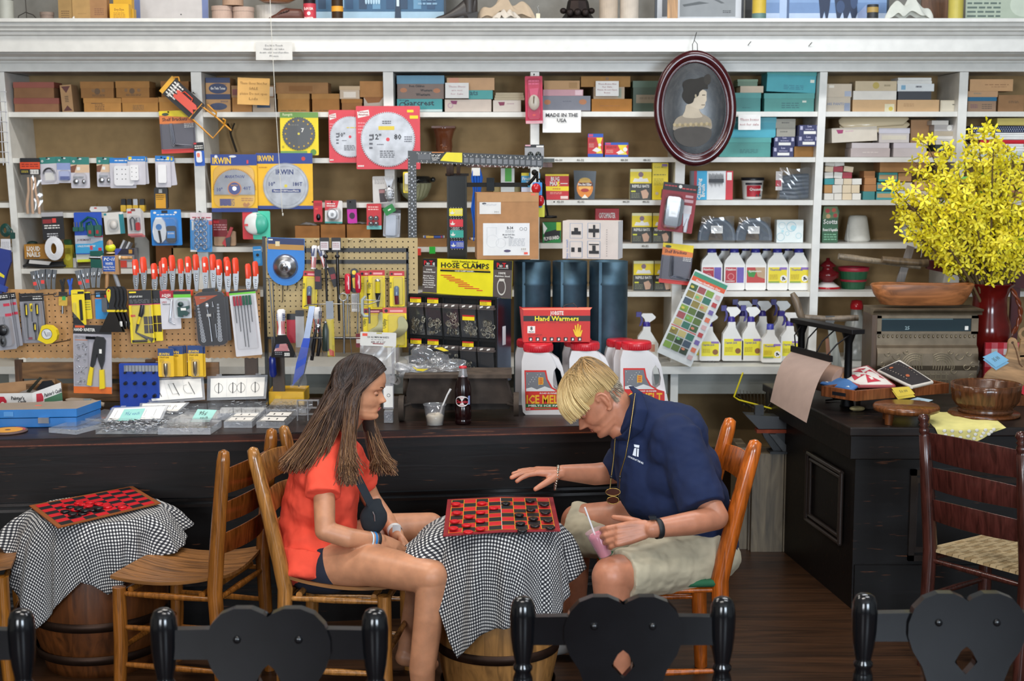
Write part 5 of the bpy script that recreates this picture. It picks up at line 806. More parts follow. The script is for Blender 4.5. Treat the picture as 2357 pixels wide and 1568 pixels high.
c=Card(1208,333,1252,364,7.53,'9a9a9c',[('r',0,0,1,.22,BK),('r',.02,.02,.3,.12,'d8a0a8'),('r',.6,.08,.98,.2,WT)]);m=c.I('wheels')
for x in(1221,1239):m.ball((x,-4,358),(7,4,9),'1d2422:g',14,8)
c.done('wheel_pack','two dark round wheels on a black topped card at the fourth upright')
c=Card(1209,176,1249,284,7.52,'b8103e',[('l',.2,.08,.8,.2,2,'e05a80'),('r',.02,.94,.98,1,'d8a0a8'),('d',.5,.82,.1,'e04a2a',.02)],-1)
m=c.I('strip');m.prism([(1219,205),(1240,203),(1236,230),(1222,232)],-4,-1,'c8305a:p');m=c.I('disc');m.ball((1229,-4,236),(13,4,18),'b9b8a4:p',20,8);m.tube([(1229,-8,222),(1228,-9,238)],1,'5a4a30:m',n=5);c.bump(.1,.05,.9,.92,8,'e8a0b8:q',r=.2);nail(1229,174,7.53,5);c.done('pink_pack','long bright pink packet with a cream disc on the fourth upright')
product(561,1249,1291,47,'1c7a3a',[('p',[(.1,.5),(.95,.3),(.95,.75),(.1,.98)],'1a1a1c'),('t','FLYGUARD',.5,.85,.17,WT,'c',.85,.12),('r',.75,.0,1,.4,'b8c82a'),('p',[(.0,.0),(.25,.3),(.05,.6)],'e8e8e0')],'green and black fly repellent box behind the white pipe carton',Z=7.66,name='repellent_box')
I=It(1346,461,7.68,h=yl(461));m=I('pouch');m.prism([(1320,394),(1372,396),(1368,461),(1323,461)],0,8,'18181a:g');deco(m,1320,394,1372,461,0,[('d',.5,.6,.36,'d8822a',.35),('d',.5,.6,.28,'e8b05a',.1),('d',.5,.35,.25,'c8a24a',.1),('r',.2,.42,.85,.54,'5a2410'),('t','Fire Ant Killer',.5,.52,.09,WT,'c',.6),('d',.5,.68,.18,'a83028',.06),('p',[(.35,.95),(.5,.82),(.65,.95)],'e8e0d0')]);I.done('pouch','black and orange ant killer pouch on the third shelf','pouch')
c=Card(1520,423,1600,534,7.45,'8e1a26',[('r',0,0,1,.16,'1b1718'),('l',.05,.04,.4,.1,1,'b03a3a'),('l',.55,.07,.95,.13,1,'c84a4a'),('d',.5,.06,.05,WT),('r',.68,.22,.9,.27,'c8a0a8'),('r',.66,.31,.92,.37,'c8a0a8'),('r',.66,.43,.9,.6,'d0c8cc'),('p',[(.68,.6),(.88,.6),(.84,.86),(.72,.86)],'c8ccd4')],7)
m=c.I('device',bevel=.004);m.prism(rrect(1531,456,1572,521,10),-12,-1,'17151a:p');m.rect(1540,468,1560,500,-12.4,'d6d6da');deco(m,1540,468,1560,500,-12.5,[('l',.1,.1,.9,.4,3,'8a8a90'),('b',.25,.5,.8,.9)]);m=c.I('tube');m.tube([(1586,-4,500),(1583,-5,522),(1583,-5,532)],[2,5,4],'c0c4cc:p',n=8);c.bump(.08,.22,.62,.97,16,r=.25);nail(1556,428,7.47,6);c.done('black_device_pack','black oval device on a large dark red hanging card')
c=Card(1552,628,1638,838,7.4,'d6d8d6',[('r',.02,.02,.98,.07,'3a8a6a'),('r',.02,.07,.98,.12,'d8562a'),('t','Disease Identification Chart',.5,.115,.025,WT,'c',.7)]+[('r',.06+.235*(j%3),.15+.083*i+(0 if i<6 else.02),.27+.235*(j%3),.22+.083*i+(0 if i<6 else.02),['3c5c2e','7a9a3a','2a3a22','8a7a3a','2f6a58','9a4a4a','556a2a','3a4a5a','b8a86a'][(i*3+j*5+i//2)%9])for i in range(9)for j in range(3)]+[('r',.03,.645,.75,.655,'c8442a')]+[('r',.8,.16+.09*i,.93,.21+.09*i,['c8a0a0','b03a3a','6a5a9a','d06a4a'][i%4])for i in range(9)]+[('d',.12+.235*(i%3),.185+.083*(i%9),.05,['c8b84a','6ab06a','c87a5a'][i%3],.014)for i in range(27)],24,th=1.5)
c.done('picture_chart','laminated chart of plant photographs hanging tilted over the spray bottles','chart')
I=It(1601,250,7.3,-2);cx,cy,rx,ry=1599.5,250,95,132;m=I('frame')
prof=[(1.0,0),(1.0,-5),(.985,-9),(.94,-12),(.88,-12),(.83,-9),(.795,-5),(.785,-6.5),(.765,-6.5),(.755,-2),(.755,2)];n=64;vs=[];fs=[]
for i in range(n):
 a=2*PI*i/n
 for s_,d_ in prof:
  q=(1-s_)*rx;vs.append((cx+(rx-q)*math.cos(a),d_,cy+(ry-q*1.22)*math.sin(a)))
L_=len(prof)
for i in range(n):
 for j in range(L_-1):a,b=i*L_+j,((i+1)%n)*L_+j;fs.append((a,b,b+1,a+1))
m.add(vs,[f[::-1]for f in fs],'3c0f14:l',True)
p=I('portrait');nt=84;irx,iry=rx*.757,ry*.757+0
p.grid(lambda u,v:(cx+irx*v*math.cos(2*PI*u),-2-5*(1-v*v),cy+(ry-(.245)*rx*1.22)*v*math.sin(2*PI*u)),48,10,'PORTRAIT')
g=lambda pts,c,y=-8:p.poly([(a,b)for a,b in pts],y,c)
def sm(pts,k=3):
 for _ in range(k):pts=[q for i in range(len(pts))for q in((.75*pts[i][0]+.25*pts[(i+1)%len(pts)][0],.75*pts[i][1]+.25*pts[(i+1)%len(pts)][1]),(.25*pts[i][0]+.75*pts[(i+1)%len(pts)][0],.25*pts[i][1]+.75*pts[(i+1)%len(pts)][1]))]
 return pts
f=lambda X,Y:(1500+X/2.75,Y/2.75)
g(sm([f(250,690),f(215,720),f(150,740),f(130,790),f(128,830),f(375,830),f(378,790),f(370,750),f(300,715),f(300,660)]),'8f8576:a',-8.0)
g(sm([f(215,650),f(210,700),f(180,745),f(330,750),f(300,712),f(296,680)]),'b3a794:a',-8.2)
g(sm([f(240,560),f(300,565),f(348,580),f(345,610),f(346,640),f(336,655),f(338,668),f(325,690),f(298,694),f(255,680),f(225,650)]),'b9ad9a:a',-8.3)
g(sm([f(192,525),f(232,500),f(285,505),f(330,488),f(368,515),f(352,548),f(358,572),f(330,566),f(300,585),f(296,612),f(268,620),f(262,650),f(228,662),f(205,640),f(188,605),f(205,570)]),'2a2825:a',-8.5)
g(sm([f(330,490),f(362,470),f(378,500),f(370,540),f(335,545)]),'33302c:a',-8.6)
for a,b,c_,d_ in((318,603,338,608),(312,665,334,669)):g([f(a,b),f(c_,b),f(c_,d_),f(a,d_)],'5c5248:a',-8.7)
g(sm([f(270,600),f(282,598),f(284,622),f(274,622)],2),'a1967f:a',-8.65)
for i in range(14):x=140+i*17;y=788-14*math.sin((x-130)/250*PI)*-1*0+(6 if i%2 else 0);g(sm([f(x-10,y-12),f(x+10,y-14),f(x+8,y+8),f(x-8,y+8)],2),['a89878:a','8d8064:a'][i%2],-8.4)
g(sm([f(126,800),f(378,800),f(372,880),f(300,930),f(200,925),f(140,880)]),'4b4845:a',-8.25)
w=I('wire');w.tube([(1597,2,122),(1597,3,104),(1602,3,96),(1608,3,104),(1608,2,122)],.9,'3a3634:d',n=5);w.tube([(1600,5,100),(1606,-4,78)],.9,'3a3634:d',n=5)
m_=bpy.data.materials.new('old_photograph_backdrop');m_.use_nodes=True;nt_=m_.node_tree;b_=nt_.nodes['Principled BSDF'];b_.inputs['Roughness'].default_value=.25
nz=nt_.nodes.new('ShaderNodeTexNoise');nz.inputs['Scale'].default_value=9;cr=nt_.nodes.new('ShaderNodeValToRGB');cr.color_ramp.elements[0].color=lin('141416');cr.color_ramp.elements[1].color=lin('3f3d3a');cr.color_ramp.elements[0].position=.4;nt_.links.new(nz.outputs[0],cr.inputs[0]);nt_.links.new(cr.outputs[0],b_.inputs[0]);_M['PORTRAIT']=m_
I.done('oval_portrait','oval dark mahogany framed old portrait photograph of a woman in profile','picture')
for x,y in((1722,104),(1862,106)):
 I=It(x,y,7.37);I('nail').tube([(x,3,y),(x+6,-4,y-8)],.8,'4a4a4a:d',n=5);I.done('cornice_nail','bent nail in the cornice right of the oval portrait','nail','nails in the cornice')
# ===== right pegboard rack
ZR=6.42
I=pegboard(612,548,962,776,ZR,'b39c6c',12.4,'',wavy=False)
b=I('frame');BF='141312:t'
for y in(571,598):b.box(700,-3,y,940,0,y+9,BF)
b.box(606,-2,545,613,14,936,BF);b.box(936,-3,571,941,-.5,776,BF);b.box(613,-1,640,940,0,641.5,BF);b.box(613,-1,646,940,0,647,BF);b.box(606,-1,776,962,6,782,BF);b.box(622,6,780,650,12,936,'3e2a1a:o');b.box(952,6,776,962,14,936,BF)
I.done('pegboard_rack','beige pegboard in a black metal frame at the middle of the counter','pegboard')
def hk(x,y,Z=ZR,L=24,c_='b4aa90:m'):
 I=It(x,y,Z-.001);m=I('hook');m.tube([(x-6,-1,y),(x+6,-1,y)],1,c_,n=5);m.tube([(x,-1,y),(x,-4,y+4),(x,-L,y+3),(x,-L-2,y-1)],.9,c_,n=5);I.done('peg_hook','empty brass coloured peg hook along the top of the beige pegboard','hook','empty peg hooks')
for x in(805,832,858,728):hk(x,551)
I=It(660,603,ZR-.03,1);m=I('card');o=[(616,547),(701,549),(701,610)]+[(658+43*math.cos(a),615+43*math.sin(a))for a in[PI*i/14 for i in range(1,14)]]+[(615,610)]
m.prism(o,0,1,'2a7ac8');m.prism([(617,548),(700,550),(700,564),(617,562)],-.3,0,'25335e');m.prism([(617,562),(700,564),(700,576),(617,574)],-.3,0,'b0823c');m.rect(634,556,644,567,-.5,'d8c8a0');m.rect(618,551,628,554,-.5,WT)
m.disc(657,614,29,-.4,'5a4a44:r');w=I('wire_wheel');None
vs=[];fs=[]
for j,(r,d)in enumerate([(28,-1),(27,-5),(24,-9),(20,-10),(17,-15),(12,-16),(5,-16.5),(4.5,-21),(0,-21)]):
 for i in range(32):vs.append((657+r*math.cos(2*PI*i/32),d,614+r*math.sin(2*PI*i/32)))
for j in range(8):
 for i in range(32):fs.append((j*32+i,j*32+(i+1)%32,(j+1)*32+(i+1)%32,(j+1)*32+i))
w.add(vs,fs,'b4b6bc:m',True);w.disc(657,614,2.4,-21.3,BK);I.done('wire_wheel_pack','silver cup wheel brush on a rounded bright blue card','packet')
def usa_scraper(x,y,label,blade=1,rot=0,Z=ZR-.12):
 I=It(x,y,Z,rot);h=I('handle')
 h.tube([(x,0,y),(x,0,y+3),(x,0,y+20),(x,0,y+40),(x,0,y+57),(x,0,y+59)],[7,11,10.5,8,10,10.5],'e2dfe0:p',n=14,sq=.6)
 p=I('flag_print')
 for i in range(6):p.tube([(x-9+i*3.6,-5.5-.8*(i in(2,3)),y+27),(x-7+i*2.8,-5.2,y+42),(x-9+i*3.6,-6,y+57)],1,'c8202c:p',n=4)
 for s in(-1,1):p.prism([(x+s*10.5,y+10),(x+s*4,y+9),(x+s*4,y+26),(x+s*9.5,y+26)],-7,-5,'1d2a5c:p')
 for s in(-1,1):
  for i in range(4):
   for j in range(2):p.disc(x+s*(5.5+j*3),y+12+i*4,.8,-7.3,WT,6)
 if blade:
  b=I('blade');b.prism([(x-9,y+60),(x+11,y+60),(x+25,y+88),(x+34,y+112),(x-26,y+112),(x-18,y+85)],-1,1,'2a2828:m');deco(b,x-18,y+78,x+20,y+110,-1.2,[('p',[(.2,.1),(.75,.05),(.95,.6),(0,.6)],'c8a0a0')]+[('r',.15,.12+.1*i,.85,.16+.1*i,'b82a34')for i in range(5)]+[('p',[(.15,.1),(.35,.07),(.3,.35),(.05,.4)],'28346a'),('b',.62,.72,.95,.95),('l',.05,.65,.5,.9,2,'8a8a90')])
 I.done('flag_scraper',label,'scraper')
usa_scraper(647,712,'wide putty scraper with a stars and stripes handle hanging at the left of the rack')
usa_scraper(731,707,'stars and stripes scraper handle inside the wire rack',0)
for x,r,lb in((724,4,'left stars and stripes handle hanging below the black bars'),(737,-14,'right stars and stripes handle hanging below the black bars')):
 I=It(x,568,ZR-.07,r);h=I('handle');h.tube([(x,0,565),(x,0,568),(x,0,590),(x,0,615),(x,0,619)],[5,8,7,6,7],'e2dfe0:p',n=12,sq=.6);p=I('flag_print')
 for i in range(4):p.tube([(x-5+i*3.3,-4.5,592),(x-4+i*2.8,-4.3,616)],.9,'c8202c:p',n=4)
 p.prism([(x-7,572),(x+2,571),(x+1,589),(x-6,590)],-6,-4,'1d2a5c:p')
 t=I('tag');t.prism([(x+2,619),(x+18,621),(x+22,665),(x+6,667)],1,3,'1c1a20');deco(t,x+4,630,x+18,660,.9,[('r',.1,.2,.9,.6,'8a2a34')]);I.done('flag_knife',lb,'knife')
for x,y0,y1,w0,lb in((749,568,736,3.2,'long dark tapered file hanging in front of the black bars'),(776,560,740,4,'second long grey file with a white label hanging beside')):
 I=It(x,y0,ZR-.09);f_=I('file');f_.tube([(x,0,y0+8),(x,0,y0+40),(x+2,0,y1)],[1.5,w0,w0*.8],'3c3a3a:m',n=6);t=I('label');t.prism(rrect(x-13,547,x+9,577,2),-2,-1,'1c1a1c');deco(t,x-13,547,x+9,577,-2,[('r',.08,.3,.92,.95,'cfc8ca'),('l',.15,.4,.8,.8,3,'a07078')]);q=I('tie');q.ball((x,-2,590),(6,3,5),BP,8,6);I.done('hand_file',lb,'file')
def ycard(x0,y0,x1,y1,label,kind,rot=0,dz=.05,hdr='b82a34'):
 c=Card(x0,y0,x1,y1,ZR-dz,'e6cc14',[('r',0,0,1,.14,hdr),('r',.3,.06,.85,.11,'e8a0a0'),('d',.15,.08,.07,BK),('t','Wood Chisel' if kind=='awl' else 'Utility',.14,.4,.09,'5a5418','c',.4,1.57)],rot);xm=(x0+x1)/2+3
 if kind=='chisel':m=c.I('tool');m.ball((xm,-4,y0+24),(6.5,5,5),CH_,10,8);m.tube([(xm,-4,y0+26),(xm,-4,y0+52)],6.5,'c8b41a:g',n=10);m.tube([(xm,-4,y0+52),(xm,-4,y0+72),(xm,-4,y0+85)],[7,4,1.5],BP,n=10)
 if kind=='awl':m=c.I('tool');m.tube([(xm-4,-4,y0+34),(xm-4,-4,y0+38),(xm-4,-4,y0+56)],[3,6,6],'5a6a80:g',n=10);m.tube([(xm-4,-4,y0+56),(xm-3,-4,y0+76)],[5.5,5.5],'5a1024:g',n=10)
 if kind=='plane':m=c.I('tool');m.prism(sm([(x0+12,y1-30),(x0+38,y1-42),(x0+34,y1-70),(x0+48,y1-74),(x0+60,y1-55),(x0+56,y1-38),(x0+40,y1-24),(x0+16,y1-20)],2),-9,-1,'a8a480:m')
 c.bump(.2,.16,.95,.97,8,r=.15);c.done('tool_card',label)
ycard(828,623,868,711,'yellow chisel card, left one partly behind its neighbour','chisel');ycard(848,622,886,712,'yellow chisel card with a clear handled chisel, right of the pair','chisel',dz=.07)
ycard(897,624,931,706,'yellow awl card with a dark red handle hanging at the right of the rack','awl')
ycard(697,624,730,712,'yellow awl card behind the flag scraper tags','awl',3,.04)
ycard(836,710,880,790,'yellow card with a small silver plane, left of two lower cards','plane',0,.06,'8a1c34');ycard(881,708,936,800,'yellow card with a brass coloured plane, right of two lower cards','plane',0,.08,'c85048')
for x,y,c1,lb in((800,630,'c0283c:g','screwdriver with a red and clear handle, left of the folding knife'),(824,628,'b01c38:g','screwdriver with a long shank and red handle, right of the folding knife')):
 I=It(x,y,ZR-.12,0);h=I('handle');h.tube([(x,0,y),(x,0,y+4),(x,0,y+38),(x,0,y+46)],[4,7,7,5],c1,n=10);h.tube([(x+3,-6,y+6),(x+3,-6,y+36)],1.3,'e2dada:p',n=5);s=I('shank');s.tube([(x,0,y+46),(x-3,0,y+140)],1.8,'a4a6aa:m',n=6);I.done('screwdriver',lb,'screwdriver')
I=It(815,620,ZR-.08);m=I('handle',bevel=.002);m.prism(rrect(807,618,824,674,7),-6,0,BP);m.prism(rrect(811,622,820,632,4),-7,-6,YP);m.prism([(811,640),(820,638),(819,665),(813,662)],-7,-6,YP);t=I('label');t.rect(808,676,826,718,-1,'d4d2d0');deco(t,808,676,826,718,-1,[('l',.1,.1,.9,.5,5,'8a8a8a'),('b',.1,.55,.9,.9)]);I.done('folding_knife','black and yellow folding knife with a white label','knife')
I=It(775,740,ZR-.22);m=I('wire');Wk='9a9894:m'
for y in(700,778):m.tube([(700,4,y+6),(712,0,y+1),(760,-6,y-1),(850,-2,y),(875,0,y-8)],1.3,Wk,n=5)
for x in(712,738,766,805,832):m.tube([(x,-4,700),(x+1,-4,778),(x+4,-2,820)],1.1,Wk,n=5)
I.done('wire_tool_rack','bent wire rack holding hand tools in front of the pegboard','rack')
for a in([(786,0,690),(790,0,780),(786,0,812)],[(797,0,695),(793,0,790),(800,0,818)]):
 pass
I=It(790,680,ZR-.24);m=I('rod');m.tube([(790+9*math.cos(t),0,684+9*math.sin(t))for t in[2*PI*i/14 for i in range(14)]],1.4,'a4a6aa:m',n=6,closed=True);m.tube([(790,0,693),(791,0,760),(790,0,815)],2.6,'8c8e92:m',n=8);I.done('ring_rod','steel rod with a ring end standing in the wire rack','tool')
I=It(840,700,ZR-.26);m=I('clamp');m.tube([(842,0,682),(834,0,690),(833,0,720),(838,0,728),(848,0,728)],[3,4,4,4,3],'a2aaa6:t',n=8);m.tube([(850,0,708),(850,0,745)],2.4,'8e9094:m',n=8);m.tube([(836,0,690),(870,-3,692),(874,-3,680)],1.3,'a8aaae:m',n=5);I.done('c_clamp','small grey green screw clamp on the wire rack','clamp')
I=It(712,770,ZR-.25,9);m=I('handle',bevel=.002);m.prism([(703,705),(716,703),(714,790),(700,792)],-3,2,'9aa4b8:m');m.prism([(700,780),(716,778),(712,862),(690,895),(692,840)],-4,1,'1846b8:p');s=I('sheath');s.prism([(716,775),(722,776),(714,860),(706,895),(703,893)],-2,2,'16161a:p');b=I('bag');b.grid(lambda u,v:(684+36*u+3*math.sin(v*9),-6-3*math.sin(v*8+u*3),800+98*v),5,14,'c8ccd4:q');I.done('blue_saw_pack','long blue handled blade in clear wrap leaning down to the counter','tool')
c=Card(752,693,769,822,ZR-.235,'d8c020',[('r',0,0,1,.32,'8a9098'),('p',[(.2,.85),(.9,.9),(.9,1),(.3,.97)],'d8502a')],-1);m=c.I('handle');m.tube([(750,-4,745),(750,-5,760),(749,-5,805),(749,-5,808)],[4,7.5,7.5,6],'22302a:p',n=12);m.ball((750,-5,742),(4,4,4),ST_,10,8);c.bump(-.2,.3,1,1,12,r=.1);c.done('rasp_pack','dark green handled tool on a yellow card at the rack front')
I=It(733,745,ZR-.2);m=I('pliers');m.ball((732,-2,752),(7,5,7),CH_,12,8);m.tube([(727,-2,758),(722,-2,790),(716,0,830)],[3,5,4],BP,n=8);m.tube([(737,-2,758),(736,-2,785),(730,0,820)],[3,5,4],BP,n=8);m.tube([(729,-2,748),(726,-2,735)],2.5,ST_,n=6);m.tube([(735,-2,748),(738,-2,735)],2.5,ST_,n=6);I.done('pliers','black handled pliers standing in the wire rack','pliers')
for x,y0,y1,c1,lb in((690,722,800,'aaaaac:p','grey tool sleeve left of the wire rack'),(670,730,790,'b02838','red pack behind the flag scraper')):
 I=It(x,y0,ZR-.05);m=I('sleeve',bevel=.001);m.prism(rrect(x-10,y0,x+10,y1,3),-3,0,c1);m.prism(rrect(x-10,y0-8,x+10,y0+6,2),-3.5,0,BP);I.done('tool_sleeve',lb,'packet')
I=It(628,700,ZR-.06);m=I('bar');m.tube([(620,0,640),(624,0,700),(630,0,790)],1.6,'8c8e92:m',n=6);m.tube([(629,0,650),(632,0,790)],1.4,'6c6e72:m',n=6);I.done('steel_rods','two thin steel rods hanging at the left of the rack','rod')
for x,y1 in((651,704),(663,676),(684,672)):
 I=It(x,650,ZR-.01);m=I('hook');m.tube([(x,0,648),(x,-5,y1-12),(x-2,-8,y1-8)],1,BP,n=5);I.done('black_peg_hook','thin black wire hook on the beige pegboard','hook','black wire hooks')
c=Card(829,765,912,797,ZR-.3,'d4d2cc',[('r',.06,.1,.2,.3,'e0503a'),('t','120 ALUMINUM RIVETS',.5,.42,.13,BK,'c',.6),('l',.3,.5,.65,.6,1,'8a8a8a'),('t','SIZE: 1/8" X 1/2"',.5,.78,.13,'5a2a2a','c',.4),('r',.35,.8,.65,.86,'8a2a2a'),('r',.45,.02,.6,.1,'b0a832')],2)
m=c.I('bag');m.grid(lambda u,v:(829+83*u-2*v,3-8*math.sin(PI*u)*math.sin(PI*min(v*1.3,1))-1.5*math.sin(u*14+v*11),797+88*v),14,12,'c8cacf:f');None;c.done('rivet_bag','frosted bag of rivets with a white printed header behind the girl')
for i,(x,y1)in enumerate(((905,880),(915,884))):
 I=It(x,820,ZR-.2+.02*i);m=I('bar',bevel=.002);m.prism([(x-5,800),(x+3,800),(x+2,865),(x-3,865)],0,4,'9c9a94:m');m.ring(x-2,y1-6,4,9,-.3,'b0aea8:m');m.prism([(x-10,y1-14),(x+6,y1-14),(x+8,y1-4),(x-2,y1+4),(x-12,y1-4)],1,4,'9c9a94:m');I('bar').tube([(x,0,801),(x,104,799)],1.5,'9c9a94:m');I.done('flat_wrench','flat steel wrench end, %s of two beneath the rivet bag'%['front','rear'][i],'wrench')
c=Card(819,768,830,800,ZR-.2,'7a1c28',[('r',.1,.4,.9,.7,WT)]);c.done('dark_red_pack','small dark red packet left of the rivet bag')
I=It(1095,366,ZR+.02);m=I('square');SQ='16181a:p';sl=lambda x:12*(x-940)/310
m.prism([(939,347),(1251,359),(1250,385),(958,374),(958,560),(938,560)],0,2,SQ)
for i in range(30):x=960+i*9.8;m.rect(x,350+sl(x),x+.8,353+sl(x),-.3,WT);m.rect(x+2,372+sl(x),x+2.8,375+sl(x),-.3,WT)
for i in range(28):
 y=360+i*7;m.rect(940,y,943,y+.7,-.3,WT)
 if y>378:m.rect(954,y,957,y+.7,-.3,WT);m.rect(946,y+1,949,y+5,-.3,'b8bcc4')if i%2 else m.rect(950,y,952,y+3,-.3,'b8bcc4')
for i in range(14):x=1068+i*13;m.rect(x,358+sl(x),x+10,370+sl(x)-1,-.3,'5a5c60');m.text(str(10+i),x+3,356+sl(x),3,-.5,WT);m.text(str(9+i),x+7,377+sl(x),3,-.5,WT);[m.rect(x,360+sl(x)+j*2.6,x+9,360.8+sl(x)+j*2.6,-.5,'9a9ca0')for j in range(4)]
for i in range(4):m.text(str(2+i),964+i*13,355,3,-.5,WT);m.text(str(1+i),970+i*13,372,3,-.5,WT)
m.rect(962,355,991,367,-.3,'5a5c60');l=I('label');l.prism([(994,350),(1066,352),(1066,374),(994,371)],-.8,-.4,'18181a');l.text('16" x 26"',1004,360,4.5,-1,WT,w=20);l.text('Steel Rafter',1003,365,3,-1,WT,w=18);l.text('Square',1001,369,3,-1,WT,w=12);l.rect(994,350,1022,352,-1,'c8782a');l.poly([(1028,351),(1064,352),(1064,374),(1013,370),(1022,358)],-1,'e2d21c')
I.done('framing_square','black steel framing square with white graduations hung over the scale column','square')
I=It(1052,500,6.62);m=I('column',bevel=.004);m.box(1030,0,404,1073,24,934,'1d1e1c:g');m.box(1026,-2,400,1079,26,406,'241f1c:d');m.box(1029,-1.5,404,1033,0,934,'2c2c28:g');m.box(1071,-1.5,404,1075,0,934,'2c2c28:g')
for i,(c1)in enumerate(('e6d818','d01c2c','1fa090','1d3fb0')):
 y=480+i*25;x0=1034+i*.8;m.rect(x0,y,x0+31,y+17,-.4,c1);m.poly([(x0+4,y+13),(x0+7,y+3),(x0+10,y+13)],-.7,'d8d8d0');m.poly([(x0+1,y+9),(x0+13,y+9),(x0+10,y+13),(x0+4,y+13)],-.8,'d8d8d0');deco(m,x0+14,y+3,x0+30,y+14,-.4,[('l',0,0,1,1,4,'c8c8b8')]if i in(0,3)else[])
 for j in range(5):m.rect(x0+3+j*6,y-2.5,x0+4.5+j*6,y-1,-.5,'b8b0a8');m.rect(x0+3+j*6,y+18,x0+4.5+j*6,y+19.5,-.5,'b8b0a8')
m.rect(1041,523,1056,530,-.4,'6a6c6c')
w=I('weights')
for x,r in((1033,28),(1041,26),(1056,25)):
 vs=[];fs=[]
 for dx in(-4,4):
  for i in range(24):vs.append((x+dx,-8+r*.55*math.cos(2*PI*i/24),378+r*math.sin(2*PI*i/24)))
 w.add(vs,[tuple(range(24)),tuple(range(47,23,-1))],'4a3c36:u');w.add(vs,[(i,i+24,(i+1)%24+24,(i+1)%24)for i in range(24)],'54443c:u',True)
b=I('beam',bevel=.002);b.box(1019,-6,374,1085,14,384,'463a34:u');b.box(1073,2,421,1215,10,431,'1c1a18:d');b.box(1120,-2,410,1138,16,440,'1d2022:d');b.box(1076,8,366,1276,18,374,'4a5048:o');b.box(1076,8,376,1271,16,386,'5a3428:o')
q=I('rod');q.tube([(1215,6,426),(1228,6,412),(1236,6,400)],4,'1a1918:d',n=8);q.ball((1230,6,398),(7,7,7),'1f1e1c:d',12,8);q.tube([(1236,6,395),(1237,6,420)],3,'1a1918:d',n=6);q.tube([(1240,4,412),(1254,4,425),(1256,4,470),(1262,4,500)],2.4,'1a1918:d',n=6);q.lathe([(0,0),(20,0),(21,-2),(20,-5),(0,-6)],'201f1e:d',24,c=(1262,6,502))
I.done('platform_scale','tall black iron scale column with four coloured stickers and sliding weight beam','scale')
I=It(1238,430,ZR+.1);m=I('balls');m.ball((1234,0,434),(11,9,12),'b01a22:g',16,12);m.ball((1244,2,462),(9,8,13),'b01a22:g',16,12);t=I('card');t.prism(rrect(1226,420,1248,478,2),8,9,'2a86d0');t.prism(rrect(1238,472,1254,500,2),9,10,'c8c82a');I.done('red_ball_pack','two shiny red balls on a blue card beside the brown carton','packet')
I=It(1170,600,6.45,h=None,rz=4);I.loc=P(1170,599,6.45);m=I('carton',bevel=.002);m.box(1098,0,446,1240,110,598,'ad7f55:c');m.rect(1098,446,1240,466,-.3,'b68a5e:c');m.rect(1104,467,1153,494,-.4,'d8d6d2');deco(m,1104,467,1153,494,-.4,[('d',.22,.12,.1,'3a3a40',.08),('l',.2,.15,.8,.3,2,'b8b8bc'),('b',.7,.7,.92,.95)])
m.rect(1112,515,1219,589,-.4,'dcdcdc');deco(m,1112,515,1219,589,-.4,[('t','B-34',.58,.19,.09,BK,'c',.13),('l',.48,.22,.68,.3,2,'9a9a9c'),('t','Model 034T-Elm',.55,.38,.05,'5a5a5e','c',.26),('t','Fits 6" Pipe',.55,.46,.05,'5a5a5e','c',.2),('l',.55,.47,.9,.72,6,'b0b0b4'),('o',.82,.18,.028,.035,'4a4a4e'),('o',.91,.18,.028,.035,'4a4a4e'),('b',.82,.76,.93,.85),('d',.52,.86,.075,'4a3c60',.04),('r',.88,.9,.96,.97,'e0503a'),('o',.38,.62,.1,.105,'c2c4c8'),('o',.2,.55,.13,.135,'cfd1d4'),('r',.08,.12,.09,.6,'cfd1d4'),('r',.28,.12,.29,.35,'cfd1d4'),('r',.08,.12,.29,.13,'cfd1d4')]);m.rect(1222,447,1232,452,-.4,'d86a4a')
I.done('brown_carton','large brown carton with white B-34 pipe label on the stovepipes','box')
I=It(1400,600,6.42,rz=-14,xs=1.03);I.loc=P(1400,599,6.4);m=I('carton',bevel=.002);m.box(1296,0,511,1422,60,598,'cfc4bc');deco(m,1296,511,1422,598,0,[('r',.13,.06,.36,.46,'8a9ab0'),('r',.14,.07,.35,.45,'d0c6be'),('r',.45,.05,.68,.46,'8a9ab0'),('r',.46,.06,.67,.45,'d0c6be'),('r',.13,.54,.36,.97,'8a9ab0'),('r',.14,.55,.35,.96,'d0c6be'),('r',.45,.52,.68,.97,'8a9ab0'),('r',.46,.53,.67,.96,'d0c6be'),('r',.16,.27,.33,.36,BK),('r',.21,.18,.28,.3,BK),('r',.47,.2,.66,.3,BK),('r',.55,.1,.59,.42,BK),('r',.16,.7,.22,.82,BK),('r',.28,.7,.34,.82,BK),('r',.48,.78,.66,.86,BK),('r',.54,.64,.6,.8,BK),('r',.48,.6,.66,.63,BK),('t','Easy to install',.1,.75,.05,'8a9ac0','c',.35,1.57),('l',.79,.2,.81,.95,12,'a8a09c')])
s=I('end');s.add([(1422.3,0,511),(1422.3,60,511),(1422.3,60,598),(1422.3,0,598)],[(0,3,2,1)],'d8d8dc');I.done('white_carton','white carton with black pipe fitting drawings on top of the stovepipes','box')
